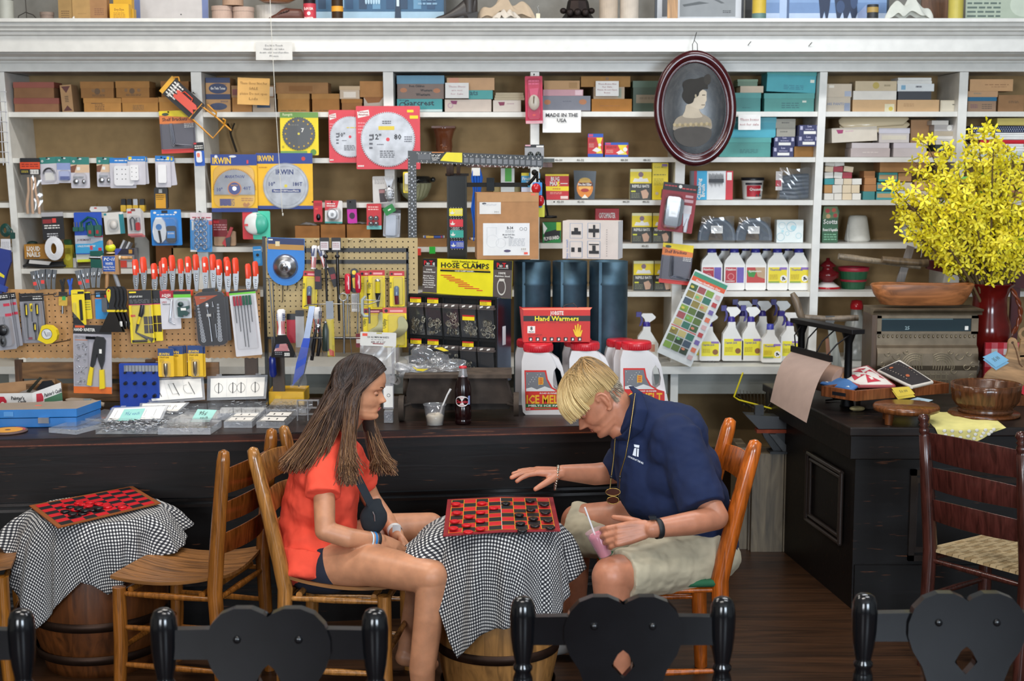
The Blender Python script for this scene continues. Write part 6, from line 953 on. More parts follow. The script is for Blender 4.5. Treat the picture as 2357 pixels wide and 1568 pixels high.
for i,(x0,x1)in enumerate(((1183,1268),(1272,1352),(1357,1446))):
 xm,r=(x0+x1)/2,(x1-x0)/2;Z=6.62;I=It(xm,600,Z,h=CT);k=KZ(600,Z);I.X=Matrix(((1,0,0,0),(0,1,0,0),(0,0,1,0),(0,0,0,1)));m=MB();r_=r*k;H_=P(xm,601,Z).z-CT-.002
 m.lathe([(r_,0),(r_,H_*.83),(r_*1.03,H_*.84),(r_,H_*.855),(r_,H_),(r_*.97,H_),(r_*.97,0)],'4a6270:d',40);m.box(-r_*.55,-r_*.87-.004,0,-r_*.4,-r_*.8,H_,'4a6270:d');o=m.build('stovepipe');o.location=(I.loc.x,Z+r_*.2,CT+.001);tag(o,'blue black steel stovepipe, %s of three standing behind the jugs'%['left','middle','right'][i],'stovepipe')
I=It(1311,705,6.3);m=I('strap');m.tube([(1285,0,720),(1300,0,702),(1320,0,698),(1330,0,708),(1334,0,722)],5,'17181a:p',n=8,sq=.3);I.done('black_strap','loop of flat black strap behind the hand warmer box','strap')
# ===== hose clamp bin display
I=It(1060,865,6.32,rz=-24,xs=1.09);I.loc=P(1060,862,6.3);kz=I.k;I.loc.z=CT+.125
BB='17191c:p';m=I('cabinet',bevel=.002);m.box(938,8,668,1142,78,862,BB);m.box(1142,6,668,1144,80,865,'8fa3bb:m')
for y in(668,765,860):m.box(938,0,y-3,1142,10,y+3,BB)
for j in range(6):x=938+j*40.8;m.box(x-1,0,668,x+1.5,10,862,BB)
rn=random.Random(11);nb=0
for r in range(2):
 for j in range(5):
  x0=940+j*40.8;x1=x0+38;y0=672+r*96;b=I('bin.%d'%nb);f_=I('bin_front.%d'%nb);nb+=1
  b.prism([(x0,y0+18),(x1,y0+18),(x1,y0+22),(x0,y0+22)],-10,2,'5c5350:p');b.box(x0,-10,y0+12,x1,-4,y0+20,'5f5653:p')
  for q in(6,22):b.poly([(x0+q,y0+19),(x0+q+7,y0+17),(x0+q+8,y0+13),(x0+q+1,y0+15)],-10.5,WT)
  f_.add([(x0+1,-10,y0+22),(x1-1,-10,y0+22),(x1-1,0,y0+88),(x0+1,0,y0+88)],[(0,1,2,3)],'8a909a:q')
  if not(r==1 and j==4):
   c_=I('clamps.%d'%nb)
   for q in range(26 if not(r==1 and j==0)else 8):
    a,e=rn.uniform(x0+6,x1-6),y0+86-rn.uniform(3,36+18*(j==2));R0=rn.uniform(3,5.5);th=rn.uniform(0,3);c_.tube([(a+R0*math.cos(t)*math.cos(th),2-R0*math.cos(t)*math.sin(th)*.6,e+R0*math.sin(t))for t in[2*PI*w/9 for w in range(9)]],.9,'b6b09c:m',n=4,closed=True,sq=1);c_.box(a-2,-2,e-3,a+2,1,e+1,'c4c0b0:m')if q%3==0 else None
  if(r,j)in((0,0),(0,1),(0,4),(1,0),(1,1),(1,3)):
   b.rect(x0+7,y0,x1-5,y0+12,-11,YL);b.rect(x0+7,y0,x1-5,y0+3.5,-11.3,'b8202a');deco(b,x0+9,y0+4,x1-8,y0+11,-11,[('l',0,0,.7,1,2,'8a7a1a')])
  if(r,j)==(0,3):b.rect(x0+6,y0+36,x1-4,y0+48,-8,YL);b.rect(x0+6,y0+36,x1-4,y0+39.5,-8.3,'b8202a')
h=I('header_card');h.prism([(962,584),(1170,584),(1168,670),(960,664)],24,25,'e6d91c')
h.poly([(962,584),(996,584),(994,664),(960,663)],23.6,'554c4a');h.poly([(1127,584),(1170,584),(1168,670),(1125,668)],23.6,'554c4a');h.poly([(962,584),(996,584),(995.5,603),(961.5,603)],23.4,'1c1a1c');h.poly([(1127,584),(1170,584),(1169.5,605),(1126.5,605)],23.4,'1c1a1c')
for x in(978,1148):h.text('P',x-10,599,10,23,'d01c28');h.text('RO',x-3.5,599,5.5,23,WT,w=7);h.text('T',x+3.5,599,10,23,'d01c28');h.text('IE',x+10,599,5.5,23,WT,w=5);h.rect(x-12,601,x+13,601.8,23,WT)
h.text('100% Stainless Steel',1061,591,4,23,BK,w=60);h.text('HOSE CLAMPS',1061,604,12,23,BK,w=112);h.rect(1004,606,1118,607,23,'c8202c');h.rect(1003,609,1120,613,23.2,BK);h.text('HOSE CLAMP RANGES...',1061,612.4,3,22.8,WT,w=46)
for i,(a,b_)in enumerate(((1004,1030),(1011,1037),(1018,1051),(1024,1058),(1038,1066),(1045,1072),(1045,1080),(1060,1094),(1088,1102))):y=621+i*4;h.rect(a,y,b_,y+1.8,23,'d02030')
h.text('100%',977,612,4,23,WT,w=14);h.text('Stainless Steel',977,617,3.2,23,WT,w=28)
for i,t in enumerate(('Great for...','Farm, Ranch,','Automotive,','Industrial,','Marine, Plumbing','and more!')):h.text(t,976,626+i*5.2,3.2,23,WT,w=min(30,len(t)*2.3))
h.text('100%',1147,615,5,23,WT,w=16);h.text('Stainless Steel',1147,621,3.5,23,WT,w=34);h.ring(1145,644,8.2,10,23,'c8c4bc',q=1.9);h.rect(1140,625,1152,631,22.9,'c8c4bc')
None
s=I('side_handle');s.add([(1144.6,30,735),(1144.6,48,735),(1144.6,48,778),(1144.6,30,778)],[(0,3,2,1)],'e0e2e4:t');I.done('clamp_display','ten bin display rack of silver hose clamps with a yellow printed header','display rack')
I=It(985,865,6.12);I.loc=P(985,866,6.1);m=I('bag');rn=random.Random(4)
def crump(cx,cy,rx,ry,seed,pts):
 def f(u,v):
  a=2*PI*u;r=1+.22*math.sin(3*a+seed)+.12*math.sin(7*a+seed*2)+.07*math.sin(13*a+v*9);return(cx+rx*r*math.cos(a)*math.sin(PI*(.02+.96*v)),-12*math.cos(PI*v)+3*math.sin(a*5+v*8),cy+ry*r*math.sin(a)*math.sin(PI*(.02+.96*v)))
 return f
m.grid(crump(990,835,68,32,1,0),40,16,'cdd0d6:q');m.grid(crump(945,850,38,17,2.5,0),32,12,'cdd0d6:f');m.grid(crump(1010,845,52,20,.4,0),32,12,'cdd0d6:q')
q=I('clamps')
for i in range(16):a,e=(960 if i<7 else 1010)+rn.uniform(-16,18),rn.uniform(856,865);R0=rn.uniform(4,7);q.tube([(a+R0*math.cos(t),rn.uniform(-.3,.3)+R0*.5*math.sin(t),e+R0*.6*math.sin(t))for t in[2*PI*w/10 for w in range(10)]],1.4,'b4b2ac:m',n=5,closed=True)
t=I('label_slips');t.poly([(950,840),(962,846),(987,846),(975,852),(960,850)],-14,YL);t.poly([(1000,798),(1018,796),(1034,805),(1022,806)],-13,YL);I.done('bag_of_clamps','crumpled clear bags of silver clamps with yellow labels','bag')
Zb=PH(1050,975,CT).y+.06;I=It(1055,870,Zb);k=I.k;I.loc.z=CT+105*k;m=I('top',bevel=.003);IR='3b322c:u'
m.box(930,-4,866,1178,110,875,'55493f:u')
b=I('body',bevel=.004);b.prism([(942,875),(1162,875),(1176,915),(1182,936),(936,936),(934,912)],8,100,IR);b.prism([(940,936),(1178,936),(1172,950),(1000,955),(948,948)],20,90,'2a2420:u');b.box(1150,0,870,1162,8,878,IR)
for nm,x in(('left_wheels',924),('right_wheels',1188)):
 w=I(nm)
 for(yy,zz,r)in((0,945,30 if x<1000 else 28),(60,905,22))if x<1000 else((0,936,28),):
  vs=[]
  for dx in(-6,6):
   for i in range(28):vs.append((x+dx+(6 if yy else 0),yy+r*math.cos(2*PI*i/28),zz+r*math.sin(2*PI*i/28)))
  w.add(vs,[tuple(range(28)),tuple(range(55,27,-1))],'41372f:u');w.add(vs,[(i,i+28,(i+1)%28+28,(i+1)%28)for i in range(28)],'4a3f36:u',True)
 w.tube([(x,0,940),(x+(20 if x<1000 else-20),10,936)],4,IR,n=8)
I.done('cast_iron_stand','old rusty brown cast iron base with wheels on the counter','ironwork')
Zc=PH(1001,982,CT).y;I=It(1001,982,Zc+.03,h=CT);m=I('cup');m.lathe([(0,-.5),(18.5,-.5),(19,-2),(25,-46),(27,-47),(27,-49),(24.5,-48),(18,-2)],'d8dde6:q',28,c=(1001,0,982));c=I('cream');c.lathe([(0,-2),(17.5,-2),(20.5,-22),(16,-26),(0,-23)],'ddd2be:g',24,c=(1001,0,982));c.ball((1008,0,958),(8,8,6),'ddd2be:g',12,8)
s=I('spoon');s.tube([(1012,0,962),(1018,0,940),(1030,0,912),(1038,0,898)],[4,2.5,2.6,3.5],'e6e4e2:p',n=8,sq=.5);I.done('plastic_cup','clear plastic cup of melted white ice cream with a white spoon','cup')
Zc=PH(1066,979,CT).y;I=It(1066,979,Zc+.03,h=CT);g=I('glass');pr2=[(0,0),(17,0),(19,-3),(19,-48),(17.5,-52),(17.5,-70),(19,-82),(16,-98),(11,-112),(8.5,-124),(8,-130)]
g.lathe([(0,-.2),(17,-.2),(19,-3),(19,-10),(18.2,-12),(19,-14),(19,-40),(18,-43),(19,-46),(19,-66),(19,-82),(16,-96),(11.4,-110)],'160506:g',28,c=(1066,0,979));n_=I('neck');n_.lathe([(11.4,-110),(9.4,-120),(8,-128),(8.2,-131),(0,-131)],'a8a8ac:f',24,c=(1066,0,979));c=I('cap');c.lathe([(8.4,-129),(9.5,-130),(8.6,-134),(0,-134.5)],'c02a34:t',24,c=(1066,0,979))
l=I('label');cyl=lambda x,z,r=19.3:(1066+r*math.sin((x-1066)/19.3),-r*math.cos((x-1066)/19.3),z)
def oval(cx,cz,a,b_,key,r):l.add([cyl(cx,cz,r)]+[cyl(cx+a*math.cos(t),cz+b_*math.sin(t),r)for t in[2*PI*i/28 for i in range(28)]],[(0,(i+1)%28+1,i+1)for i in range(28)],key)
oval(1064,924,17,12.5,'d8d4d2',19.3);vs_,fs_=text_polys('Cheerwine',False);xa=max(v[0]for v in vs_)
def wrapt(t,cx,cz,h_,w__,key,r):
 v2,f2=text_polys(t,True);X_=max(v[0]for v in v2);l.add([cyl(cx-w__/2+v[0]/X_*w__,cz-v[1]*h_,r)for v in v2],[q[::-1]for q in f2],key)
wrapt('Cheerwine',1064,928,7.5,29,'b01c2c',19.6);wrapt('SODA',1064,934,3,10,'b01c2c',19.6);wrapt('SODA',1064,917,2.5,8,'b01c2c',19.6)
l.add([cyl(1079,912),cyl(1085,912),cyl(1085,932),cyl(1079,932)],[(0,1,2,3)],'7a8ab8');l.ball((1066,-7.5,872),(5,2.5,7),'c8a8a8',12,8);I.done('soda_bottle','dark cola glass bottle with a red cap and oval white label','bottle')
Zc=PH(893,979,CT).y;I=It(893,979,Zc+.04,h=CT);m=I('tray');m.box(884,0,952,904,30,978,'aab0b8:f');q=I('contents')
for i in range(14):q.ball((887+rn.uniform(0,14),3+rn.uniform(0,6),957+rn.uniform(0,18)),(2,2,2),CH_,6,5)
l_=I('lid');l_.prism(rrect(880,892,905,950,3),24,26,'b9bcc2:f');l_.rect(882,896,903,946,23.6,WT);l_.ring(893,918,3,4,23.4,'3a3a3a');I.done('parts_case','small clear parts case standing open beside the girl','case')
def icejug(x,yb,s,label,Z=None,lab=1,ht=165,side=1):
 Zc=Z or PH(x,yb,CT).y+.07;I=It(x,yb,Zc,h=CT);b=I('body',bevel=.006);q=s
 X=lambda a:x+a*q;Y=lambda a:yb-a*q
 out=[(-50,6),(-44,0),(44,0),(50,6),(52,16),(46,52),(40,92),(30,118),(16,134),(8,139),(-48,139),(-52,120),(-52,40)]
 hole=[(26,52),(36,60),(38,76),(33,96),(24,106),(18,98),(16,78),(18,60)]
 b.prism([(X(a),Y(c))for a,c in[(-50,6),(-44,0),(46,0),(53,6),(55,18),(50,42),(26,52),(18,60),(16,78),(18,98),(24,106),(14,128),(8,139),(-48,139),(-53,120),(-53,30)]],-22*q,32*q,'dcd8d8:frostjug')
 b.prism([(X(a),Y(c))for a,c in[(50,42),(44,74),(38,104),(30,122),(14,134),(8,139),(14,128),(24,106),(33,96),(38,76),(36,60),(26,52)]],-10*q,20*q,'dcd8d8:frostjug')
 c=I('cap');c.lathe([(0,-157*q),(31*q,-157*q),(33*q,-154*q),(33*q,-141*q),(31*q,-139*q)][::-1],'c41e2c:p',32,c=(X(-16),5*q,yb))
 for i in range(40):a=2*PI*i/40;c.box(X(-16)+33*q*math.cos(a)-.5,5*q+33*q*math.sin(a)-.5,yb-153*q,X(-16)+33*q*math.cos(a)+.5,5*q+33*q*math.sin(a)+.5,yb-142*q,'c41e2c:p')
 if lab:
  l=I('label');y_=-22*q-.6;lx=lambda a:X(-47+a);ly=lambda a:Y(100-a)
  l.poly([(lx(a),ly(c_))for a,c_ in[(0,0),(48,0),(52,20),(62,38),(78,48),(92,52),(93,88),(3,90)]],y_,'d0281e')
  l.poly([(lx(a),ly(c_))for a,c_ in[(3,4),(45,4),(49,22),(59,40),(70,47),(4,47)]],y_-.3,'74767c')
  l.poly([(lx(a),ly(c_))for a,c_ in[(4,41),(16,38),(28,43),(45,36),(62,42),(70,47),(4,47)]],y_-.5,'dcdcdc');l.rect(lx(31),ly(16),lx(42),ly(32),y_-.7,'e8a818')
  for i in range(3):l.rect(lx(33),ly(18+4.5*i),lx(40),ly(20.5+4.5*i),y_-.9,'c8502a')
  for i in range(14):l.disc(lx(7+(i*13)%36),ly(8+(i*17)%28),.8,y_-.6,WT,6)
  l.text('ICE MELT',lx(46),ly(74),19*q,y_-.5,'efb818',w=82*q);l.text('ROAD RUNNER',lx(54),ly(53),3.4*q,y_-.5,WT,w=40*q,it=.2);l.rect(lx(3),ly(75.5),lx(93),ly(83),y_-.3,'1c6a34');l.text('MELTS ICE FAST',lx(48),ly(81.5),4.5*q,y_-.6,WT,w=78*q);l.rect(lx(22),ly(85),lx(60),ly(86.8),y_-.5,'3a8a4a');l.text('NET 12 LBS',lx(9),ly(88),2.5*q,y_-.5,WT,w=9*q)
 I.done('ice_melt_jug',label,'jug')
KIND['frostjug']=(.35,0,.02)
icejug(1255,958,1.03,'translucent ice melt jug with red cap and full label, nearest on the counter')
icejug(1362,950,1.0,'ice melt jug with red cap half hidden behind the blond man',lab=0)
Zq=PH(1480,953,CT).y+.07;icejug(1480,953,1.03,'ice melt jug with red cap, right front one behind the man')
Zr=PH(1255,958,CT).y
icejug(1236,928,.95,'ice melt jug in the rear, its cap left of the hand warmer box',Z=Zr+.32,lab=0);icejug(1345,926,.95,'ice melt jug in the rear behind the half hidden one',Z=Zr+.33,lab=0)
icejug(1461,930,.96,'ice melt jug, second in the right line of three',Z=Zq+.12,lab=0);icejug(1441,916,.93,'ice melt jug, rearmost in the right line of three',Z=Zq+.235,lab=0)
I=It(1280,790,Zr+.12,rz=1);I.loc=P(1280,792,Zr+.1);hz=CT+157*1.03*KZ(958,Zr+.07)+.003;I.loc.z=hz+1*I.k*0;m=I('box',bevel=.002);I.cy=790
I.X=Matrix(((I.k,0,0,-1280*I.k),(0,I.k,0,0),(0,0,-I.k,790*I.k),(0,0,0,1)));I.L['box'].X=I.X
m.box(1205,0,716,1358,60,790,'cb2118');m.prism([(1197,714),(1205,716),(1205,790),(1203,788)],0,60,'a81a14');m.add([(1205,0,716),(1358,0,716),(1363,8,711),(1200,8,713)],[(0,1,2,3)],'d8705a')
deco(m,1205,716,1358,790,0,[('r',0,.18,1,.35,BK),('t','JOBSITE',.5,.15,.12,WT,'c',.2),('t','Hand Warmers',.5,.335,.15,'efe01c','c',.66),('l',.15,.38,.85,.42,1,'8f1812'),('r',.06,.5,.175,.72,WT),('t','8',.12,.63,.12,BK),('t','Hours',.12,.7,.05,BK,'c',.08),('l',.07,.75,.28,.82,2,'8f1812')]+[('r',.08+.105*i,.85,.135+.105*i,.97,BK)for i in range(8)]+[('p',[(.095+.105*i,.95),(.1+.105*i,.88),(.12+.105*i,.87),(.125+.105*i,.94)],WT)for i in range(8)]+[('p',[(.74,.6),(.76,.6),(.78,.7),(.765,.48),(.785,.47),(.8,.66),(.805,.43),(.825,.43),(.825,.66),(.845,.46),(.862,.48),(.85,.7),(.87,.62),(.885,.63),(.86,.82),(.8,.84),(.77,.78)],'efc01c')])
I.done('hand_warmers_box','red Hand Warmers carton lying across the jug caps','box')
# ===== display ledge above the cornice
LZ=yl(42,7.3)+.0005
def onl(x,Z=7.5,rot=0):I=It(x,42,Z,rot);I.loc=V((P(x,42,Z).x,Z,LZ+.001));return I
def lcyl(x,r,h_,c1,label,name='round_box',lid=None,Z=7.5,cat='box',band=None,n=28):
 I=onl(x,Z);m=I('body');m.lathe([(0,0),(r,0),(r,-h_),(r*.9,-h_),(0,-h_)],c1,n,c=(x,r+2,42),sm=False)
 if band:m.lathe([(r+.3,-band[0]),(r+.3,-band[1])],band[2],n,c=(x,r+2,42))
 if lid:l=I('lid');l.lathe([(r+1,-h_+lid),(r+1,-h_-1),(0,-h_-1)],c1,n,c=(x,r+2,42),sm=False)
 I.done(name,label,cat)
BX='b8a090:c'
lcyl(8,17,70,'23222a:g','dark glass bottle with a pale printed label at the far left of the ledge','bottle',band=(5,50,'b4b4aa'),cat='bottle')
lcyl(103,15,22,'8d7a6e:c','small round wooden box beside the bent wire on the ledge',lid=6)
I=onl(60,7.5);m=I('wire');m.tube([(59,4,-10),(60,4,22),(60,4,40)],1,'4a4440:d',n=5);m.tube([(38,4,41),(42,4,28),(58,4,20),(75,4,26),(86,4,38)],1.1,'4a4440:d',n=5);I.done('wire_stand','bent dark wire stand on the ledge beside a round box','stand')
def lbox(x0,x1,h_,c1,label,ops=(),dp=24,Z=7.5,name='carton',cat='box',side=None,rot=0):
 I=onl((x0+x1)/2,Z,rot);m=I('carton',bevel=.001);m.box(x0,0,42-h_,x1,dp,42,side or c1,front=c1);deco(m,x0,42-h_,x1,42,0,ops);I.done(name,label,cat)
lbox(135,166,64,'a08050:c','brown paper carton, first of three old ones on the ledge',[('l',.2,.6,.8,.9,4,'6c5030')])
lbox(167,208,66,'b08c58:c','tan paper carton with a white chip, second of three old ones on the ledge',[('l',.3,.7,.8,.75,1,'9a784a'),('p',[(0,.85),(.1,.8),(.12,.88),(.02,.93)],'e6e0d8')])
lbox(208,247,68,'a47a52:c','reddish brown paper carton, third of three old ones on the ledge',[('l',.25,.55,.8,.8,4,'80563c')])
lbox(253,297,39,'e2ac1c','bright yellow carton printed Dry Dye in front on the ledge',[('t','Dry Dye',.5,.4,.14,'8a5a14','c',.5),('l',.2,.5,.8,.85,4,'a8781c')],Z=7.46)
lbox(262,304,60,'d8a418','bright yellow carton standing behind the Dry Dye carton',Z=7.58)
lbox(292,308,30,'c89a20','narrow yellow carton edge right of the Dry Dye carton',Z=7.52)
def board(x0,x1,h_,c1,label,ops=(),Z=7.8,name='photo_print',cat='picture',fr=None):
 I=onl((x0+x1)/2,Z);m=I('print');m.box(x0,0,42-h_,x1,5,42,c1);deco(m,x0,42-h_,x1,42,0,ops)
 if fr:
  f_=I('frame');f_.box(x0-5,-2,42-h_,x0,6,42,fr);f_.box(x1,-2,42-h_,x1+5,6,42,fr)
 I.done(name,label,cat)
board(300,480,120,'c9c4c2','blue edged pale poster board leaning behind the ledge objects',[('r',0,0,.13,1,'6d7ba8'),('r',.92,0,1,1,'6d7ba8'),('d',.65,.76,.01,BK,.012)])
for x,h_,lb,Z in((507,36,'round splint box, left of the front pair on the ledge',7.5),(556,34,'round splint box, right of the front pair on the ledge',7.5)):lcyl(x,24,h_,'b59c8e:c',lb,lid=9,Z=Z)
I=onl(532,7.5);I.loc.z+=36*I.k+.006;m=I('body');m.lathe([(0,0),(24,0),(24,-30),(0,-30)],'b09078:c',26,c=(532,26,42),sm=False);I.done('round_box','round splint box stacked on the front pair on the ledge','box')
lcyl(618,36,46,'c8c2ba:t','white round crock behind the brown shoe on the ledge','crock',Z=7.66,cat='crock')
I=onl(640,7.56);I.loc.z+=46*I.k*1.06+.002;m=I('plate');m.lathe([(0,0),(30,-1),(44,-8),(43,-10),(28,-4),(0,-4)],'9a5c30:l',34,c=(630,46,42));I.done('wooden_plate','brown wooden dish resting on the white crock','plate')
I=onl(655,7.42);m=I('upper');SHC='5a3226:e'
def loft(m,secs,key,n=14,sm=True,caps=True,close=True):
 vs=[];fs=[]
 for(x,yc,zc,ry,rz)in secs:
  for j in range(n):a=2*PI*j/n;vs.append((x,yc+ry*math.cos(a),zc+rz*math.sin(a)))
 for i in range(len(secs)-1):
  for j in range(n):fs.append((i*n+j,(i+1)*n+j,(i+1)*n+(j+1)%n,i*n+(j+1)%n))
 if caps:fs+=[tuple(range(n)),tuple(range(len(secs)*n-1,(len(secs)-1)*n-1,-1))]
 m.add(vs,fs,key,sm)
loft(m,[(614,14,39,3,2),(622,14,36.5,9,5),(634,14,34,11,8),(646,14,29,11,12.5),(656,14,27,10,15),(670,14,28,10,14),(684,14,28,10,13.5),(692,14,28,8,13),(696,14,30,3,8)],SHC)
for i in range(4):m.tube([(640+i*6,4,30-i*2),(648+i*6,3,24-i*2)],1,'2a1610:e',n=5)
s_=I('sole');s_.prism(rrect(612,39.5,695,42,1),3,25,'2a1810:e');I.done('brown_shoe','old brown leather lace up shoe on the ledge','shoe')
lcyl(711,14.5,56,'241a1e:g','dark bottle with a red and white label on the ledge','bottle',band=(3,40,'c03a48'),cat='bottle',Z=7.45)
I=onl(711,7.45)
for t,z,hh,w_ in(('LOUSA',31,7,22),('Powder',5,4,20)):pass
I('lettering').text('LOUSA',711,17,6,-.2,WT,w=20);I.L['lettering'].text('POWDER',711,37,4,-.2,WT,w=20);I.L['lettering'].disc(711,25,4,-.2,WT);I.done('bottle_label','red and white paper label on the front of the dark bottle','label')
lcyl(775,13.5,52,'3a2a1c:g','small brown bottle with an orange label on the ledge','bottle',band=(22,34,'d8982c'),cat='bottle',Z=7.45)
blu=[('r',.0,.0,1,.78,'2f5a7c'),('r',0,.78,1,1,'9ab8cc')]+[('r',.03+.105*i,.1,.09+.105*i,.74,['1f3d5a','5e8cac','24486a'][i%3])for i in range(9)]+[('r',.15,.35,.23,.72,'8fb0c8'),('r',.16,.4,.22,.55,'3a6a90')]+[('d',.4+.02*i,.62,.008,'a9c6d8',.05)for i in range(6)]+[('p',[(.63,.55),(.66,.55),(.67,.9),(.62,.9)],'183048'),('r',.635,.56,.655,.7,'c8d8e4'),('l',.8,.45,.95,.7,4,'7fa2bc')]
board(724,1022,150,'3d6e94','large blue toned old storefront photograph leaning on the ledge',blu,Z=7.75,fr='1c2630:t')
I=onl(1050,7.45);m=I('upper');LBK='332e2c:e'
loft(m,[(997,12,39,3,2),(1006,12,36.5,8,5),(1020,12,34,10,7),(1036,12,29,10,11),(1050,12,23,10,15),(1066,12,16,11,22),(1082,12,12,11,26),(1094,12,10,9,24),(1099,12,10,4,16)],LBK,16)
m.lathe([(13,0),(14,-20),(15,-60)],LBK,18,c=(1080,12,22));s_=I('sole');s_.prism([(996,40),(1040,38),(1066,30),(1070,33),(1042,42),(996,42)],2,22,'15110f:e');h_=I('heel');h_.prism([(1074,28),(1100,20),(1099,32),(1093,42),(1078,42),(1077,32)],3,21,'17120f:e');I.done('black_boot','old black heeled lady boot on the ledge','boot')
def heap(x0,x1,top,c1,label,name,seed,Z=7.48,cat='cloth'):
 I=onl((x0+x1)/2,Z);m=I('cloth')
 def f(u,v):
  a=PI*u;x=x0+(x1-x0)*u;hh=top*(math.sin(a)**.5)*(.8+.2*math.sin(5*a+seed));return(x+3*math.sin(v*9+u*11),2+20*v+3*math.sin(u*17+seed),42-hh*math.sin(PI*(.12+.8*v))+2.2*math.sin(u*23+v*13+seed))
 m.grid(f,44,18,c1);I.done(name,label,cat)
heap(1098,1232,62,'b8a48c:h','crumpled beige old lace bonnet on the ledge','lace_bonnet',1)
heap(1135,1196,26,'c9bfb2:h','crumpled white lace ribbon hanging over the ledge front','lace_ribbon',3,Z=7.40)
I=onl(1238,7.34);m=I('tag');m.prism(rrect(1234,30,1243,41,1),0,1,'d8ccb0');m.tube([(1238,0,31),(1240,0,24),(1237,0,15),(1240,0,13)],.6,'c8c8c8:m',n=4);I.done('string_tag','small cream string tag standing on the ledge edge','tag')
I=onl(1330,7.5);m=I('casting');IRN='2c2422:d';m.lathe([(0,0),(44,0),(42,-6),(30,-22),(28,-30),(24,-50),(12,-70),(0,-72)],IRN,8,c=(1332,42,42),sm=False)
for x in(1312,1330,1348):m.ball((x,9,20),(9,6,9),IRN,12,8)
for x in(1297,1362):m.ball((x,14,16),(8,8,7),IRN,10,8)
for x in(1302,1362):m.ball((x,6,39),(11,8,4),'3a302c:d',12,6)
I.done('cast_iron_ornament','dark cast iron ornamental piece with round bosses on the ledge','ornament')
for x,c1,lb in((1402,'b9a896:c','round birch bark box, left of the pair right of the iron piece'),(1450,'c2b6a8:c','round birch bark box, right of the pair right of the iron piece')):lcyl(x,21.5,70,c1,lb,lid=None)
bw=[('r',0,0,1,.88,'6a6c6e'),('p',[(.05,.55),(.35,.42),(.5,.5),(.1,.62)],'3c3e40'),('p',[(.45,.2),(.75,.42),(.7,.44),(.4,.24)],'3c3e40'),('l',.8,.7,.95,.78,2,'4a4c4e')]
board(1512,1706,90,'c2c4c8','grey seaside photograph in a white mount on the ledge',[('r',.06,0,.16,.78,'5a5c60'),('r',.27,0,.93,.78,'85888a'),('p',[(.3,.48),(.5,.4),(.62,.44),(.32,.53)],'4e5254'),('p',[(.5,.1),(.8,.44),(.76,.45),(.46,.14)],'55585a'),('l',.78,.62,.88,.7,2,'3c3e40')],Z=7.7,fr='22242a:t')
lbox(1536,1560,60,'b08452:o','narrow upright strip of wood on the ledge before the grey photograph',dp=5,Z=7.5,name='wood_strip',cat='wood')
lcyl(1750,16,62,'c9ab3c','yellow patterned tin standing before the blue horse photograph','tin',band=(3,18,'5c7a74'),cat='tin',Z=7.45)
I=onl(1725,7.72);m=I('frame');m.box(1716,0,-40,1736,8,42,'1f2022:t');I.done('picture_frame','dark frame edge between two photographs on the ledge','frame')
hr=[('r',0,0,1,.45,'7f9cc4'),('r',0,.45,1,.7,'6d8ab4'),('r',0,.7,1,1,'b4c4dc'),('r',.12,0,.18,1,'a9bcd8'),('r',.18,0,.2,1,'4a5e80')]+[('r',.22+.06*i,.3,.26+.06*i,.33,'4a6290')for i in range(4)]+[('p',[(.43,.15),(.5,.1),(.54,.2),(.53,.6),(.51,.98),(.49,.65),(.46,.98),(.45,.6)],'1d2c48'),('p',[(.56,.12),(.68,.1),(.75,.3),(.76,.7),(.73,.98),(.7,.65),(.66,.98),(.64,.65),(.6,.95),(.58,.6)],'1d2c48'),('d',.62,.55,.035,'33486c',.15),('d',.73,.4,.03,'33486c',.2),('p',[(.76,.72),(.83,.5),(.84,.98),(.77,.98)],'8c9cc0')]
board(1760,2040,95,'8fa9cc','blue toned old photograph of a horse team leaning on the ledge',hr,Z=7.72,fr='23303c:t')
lcyl(2012,13,38,'2a2c30','small dark tin with gold print before the horse photograph','tin',band=(20,32,'a88a4c'),cat='tin',Z=7.45)
heap(2040,2150,60,'c9cac0:h','crumpled white lace gown heaped on the ledge','lace_gown',5,Z=7.46)
board(2120,2190,90,'6a4a34:o','dark brown wooden panel behind the lace on the ledge',Z=7.8,name='plank',cat='panel')
lcyl(2205,17,60,'c0b050','yellow and blue tin with a ladder pattern at the right of the ledge','tin',band=(0,6,'5a9aa8'),cat='tin',Z=7.5)
board(2222,2400,90,'aeb9a6','pale green toned old catalogue print at the far right of the ledge',[('l',.02,.1,.45,.85,7,'5f6e66'),('d',.75,.5,.18,'c4cdbc',.3)],Z=7.66)
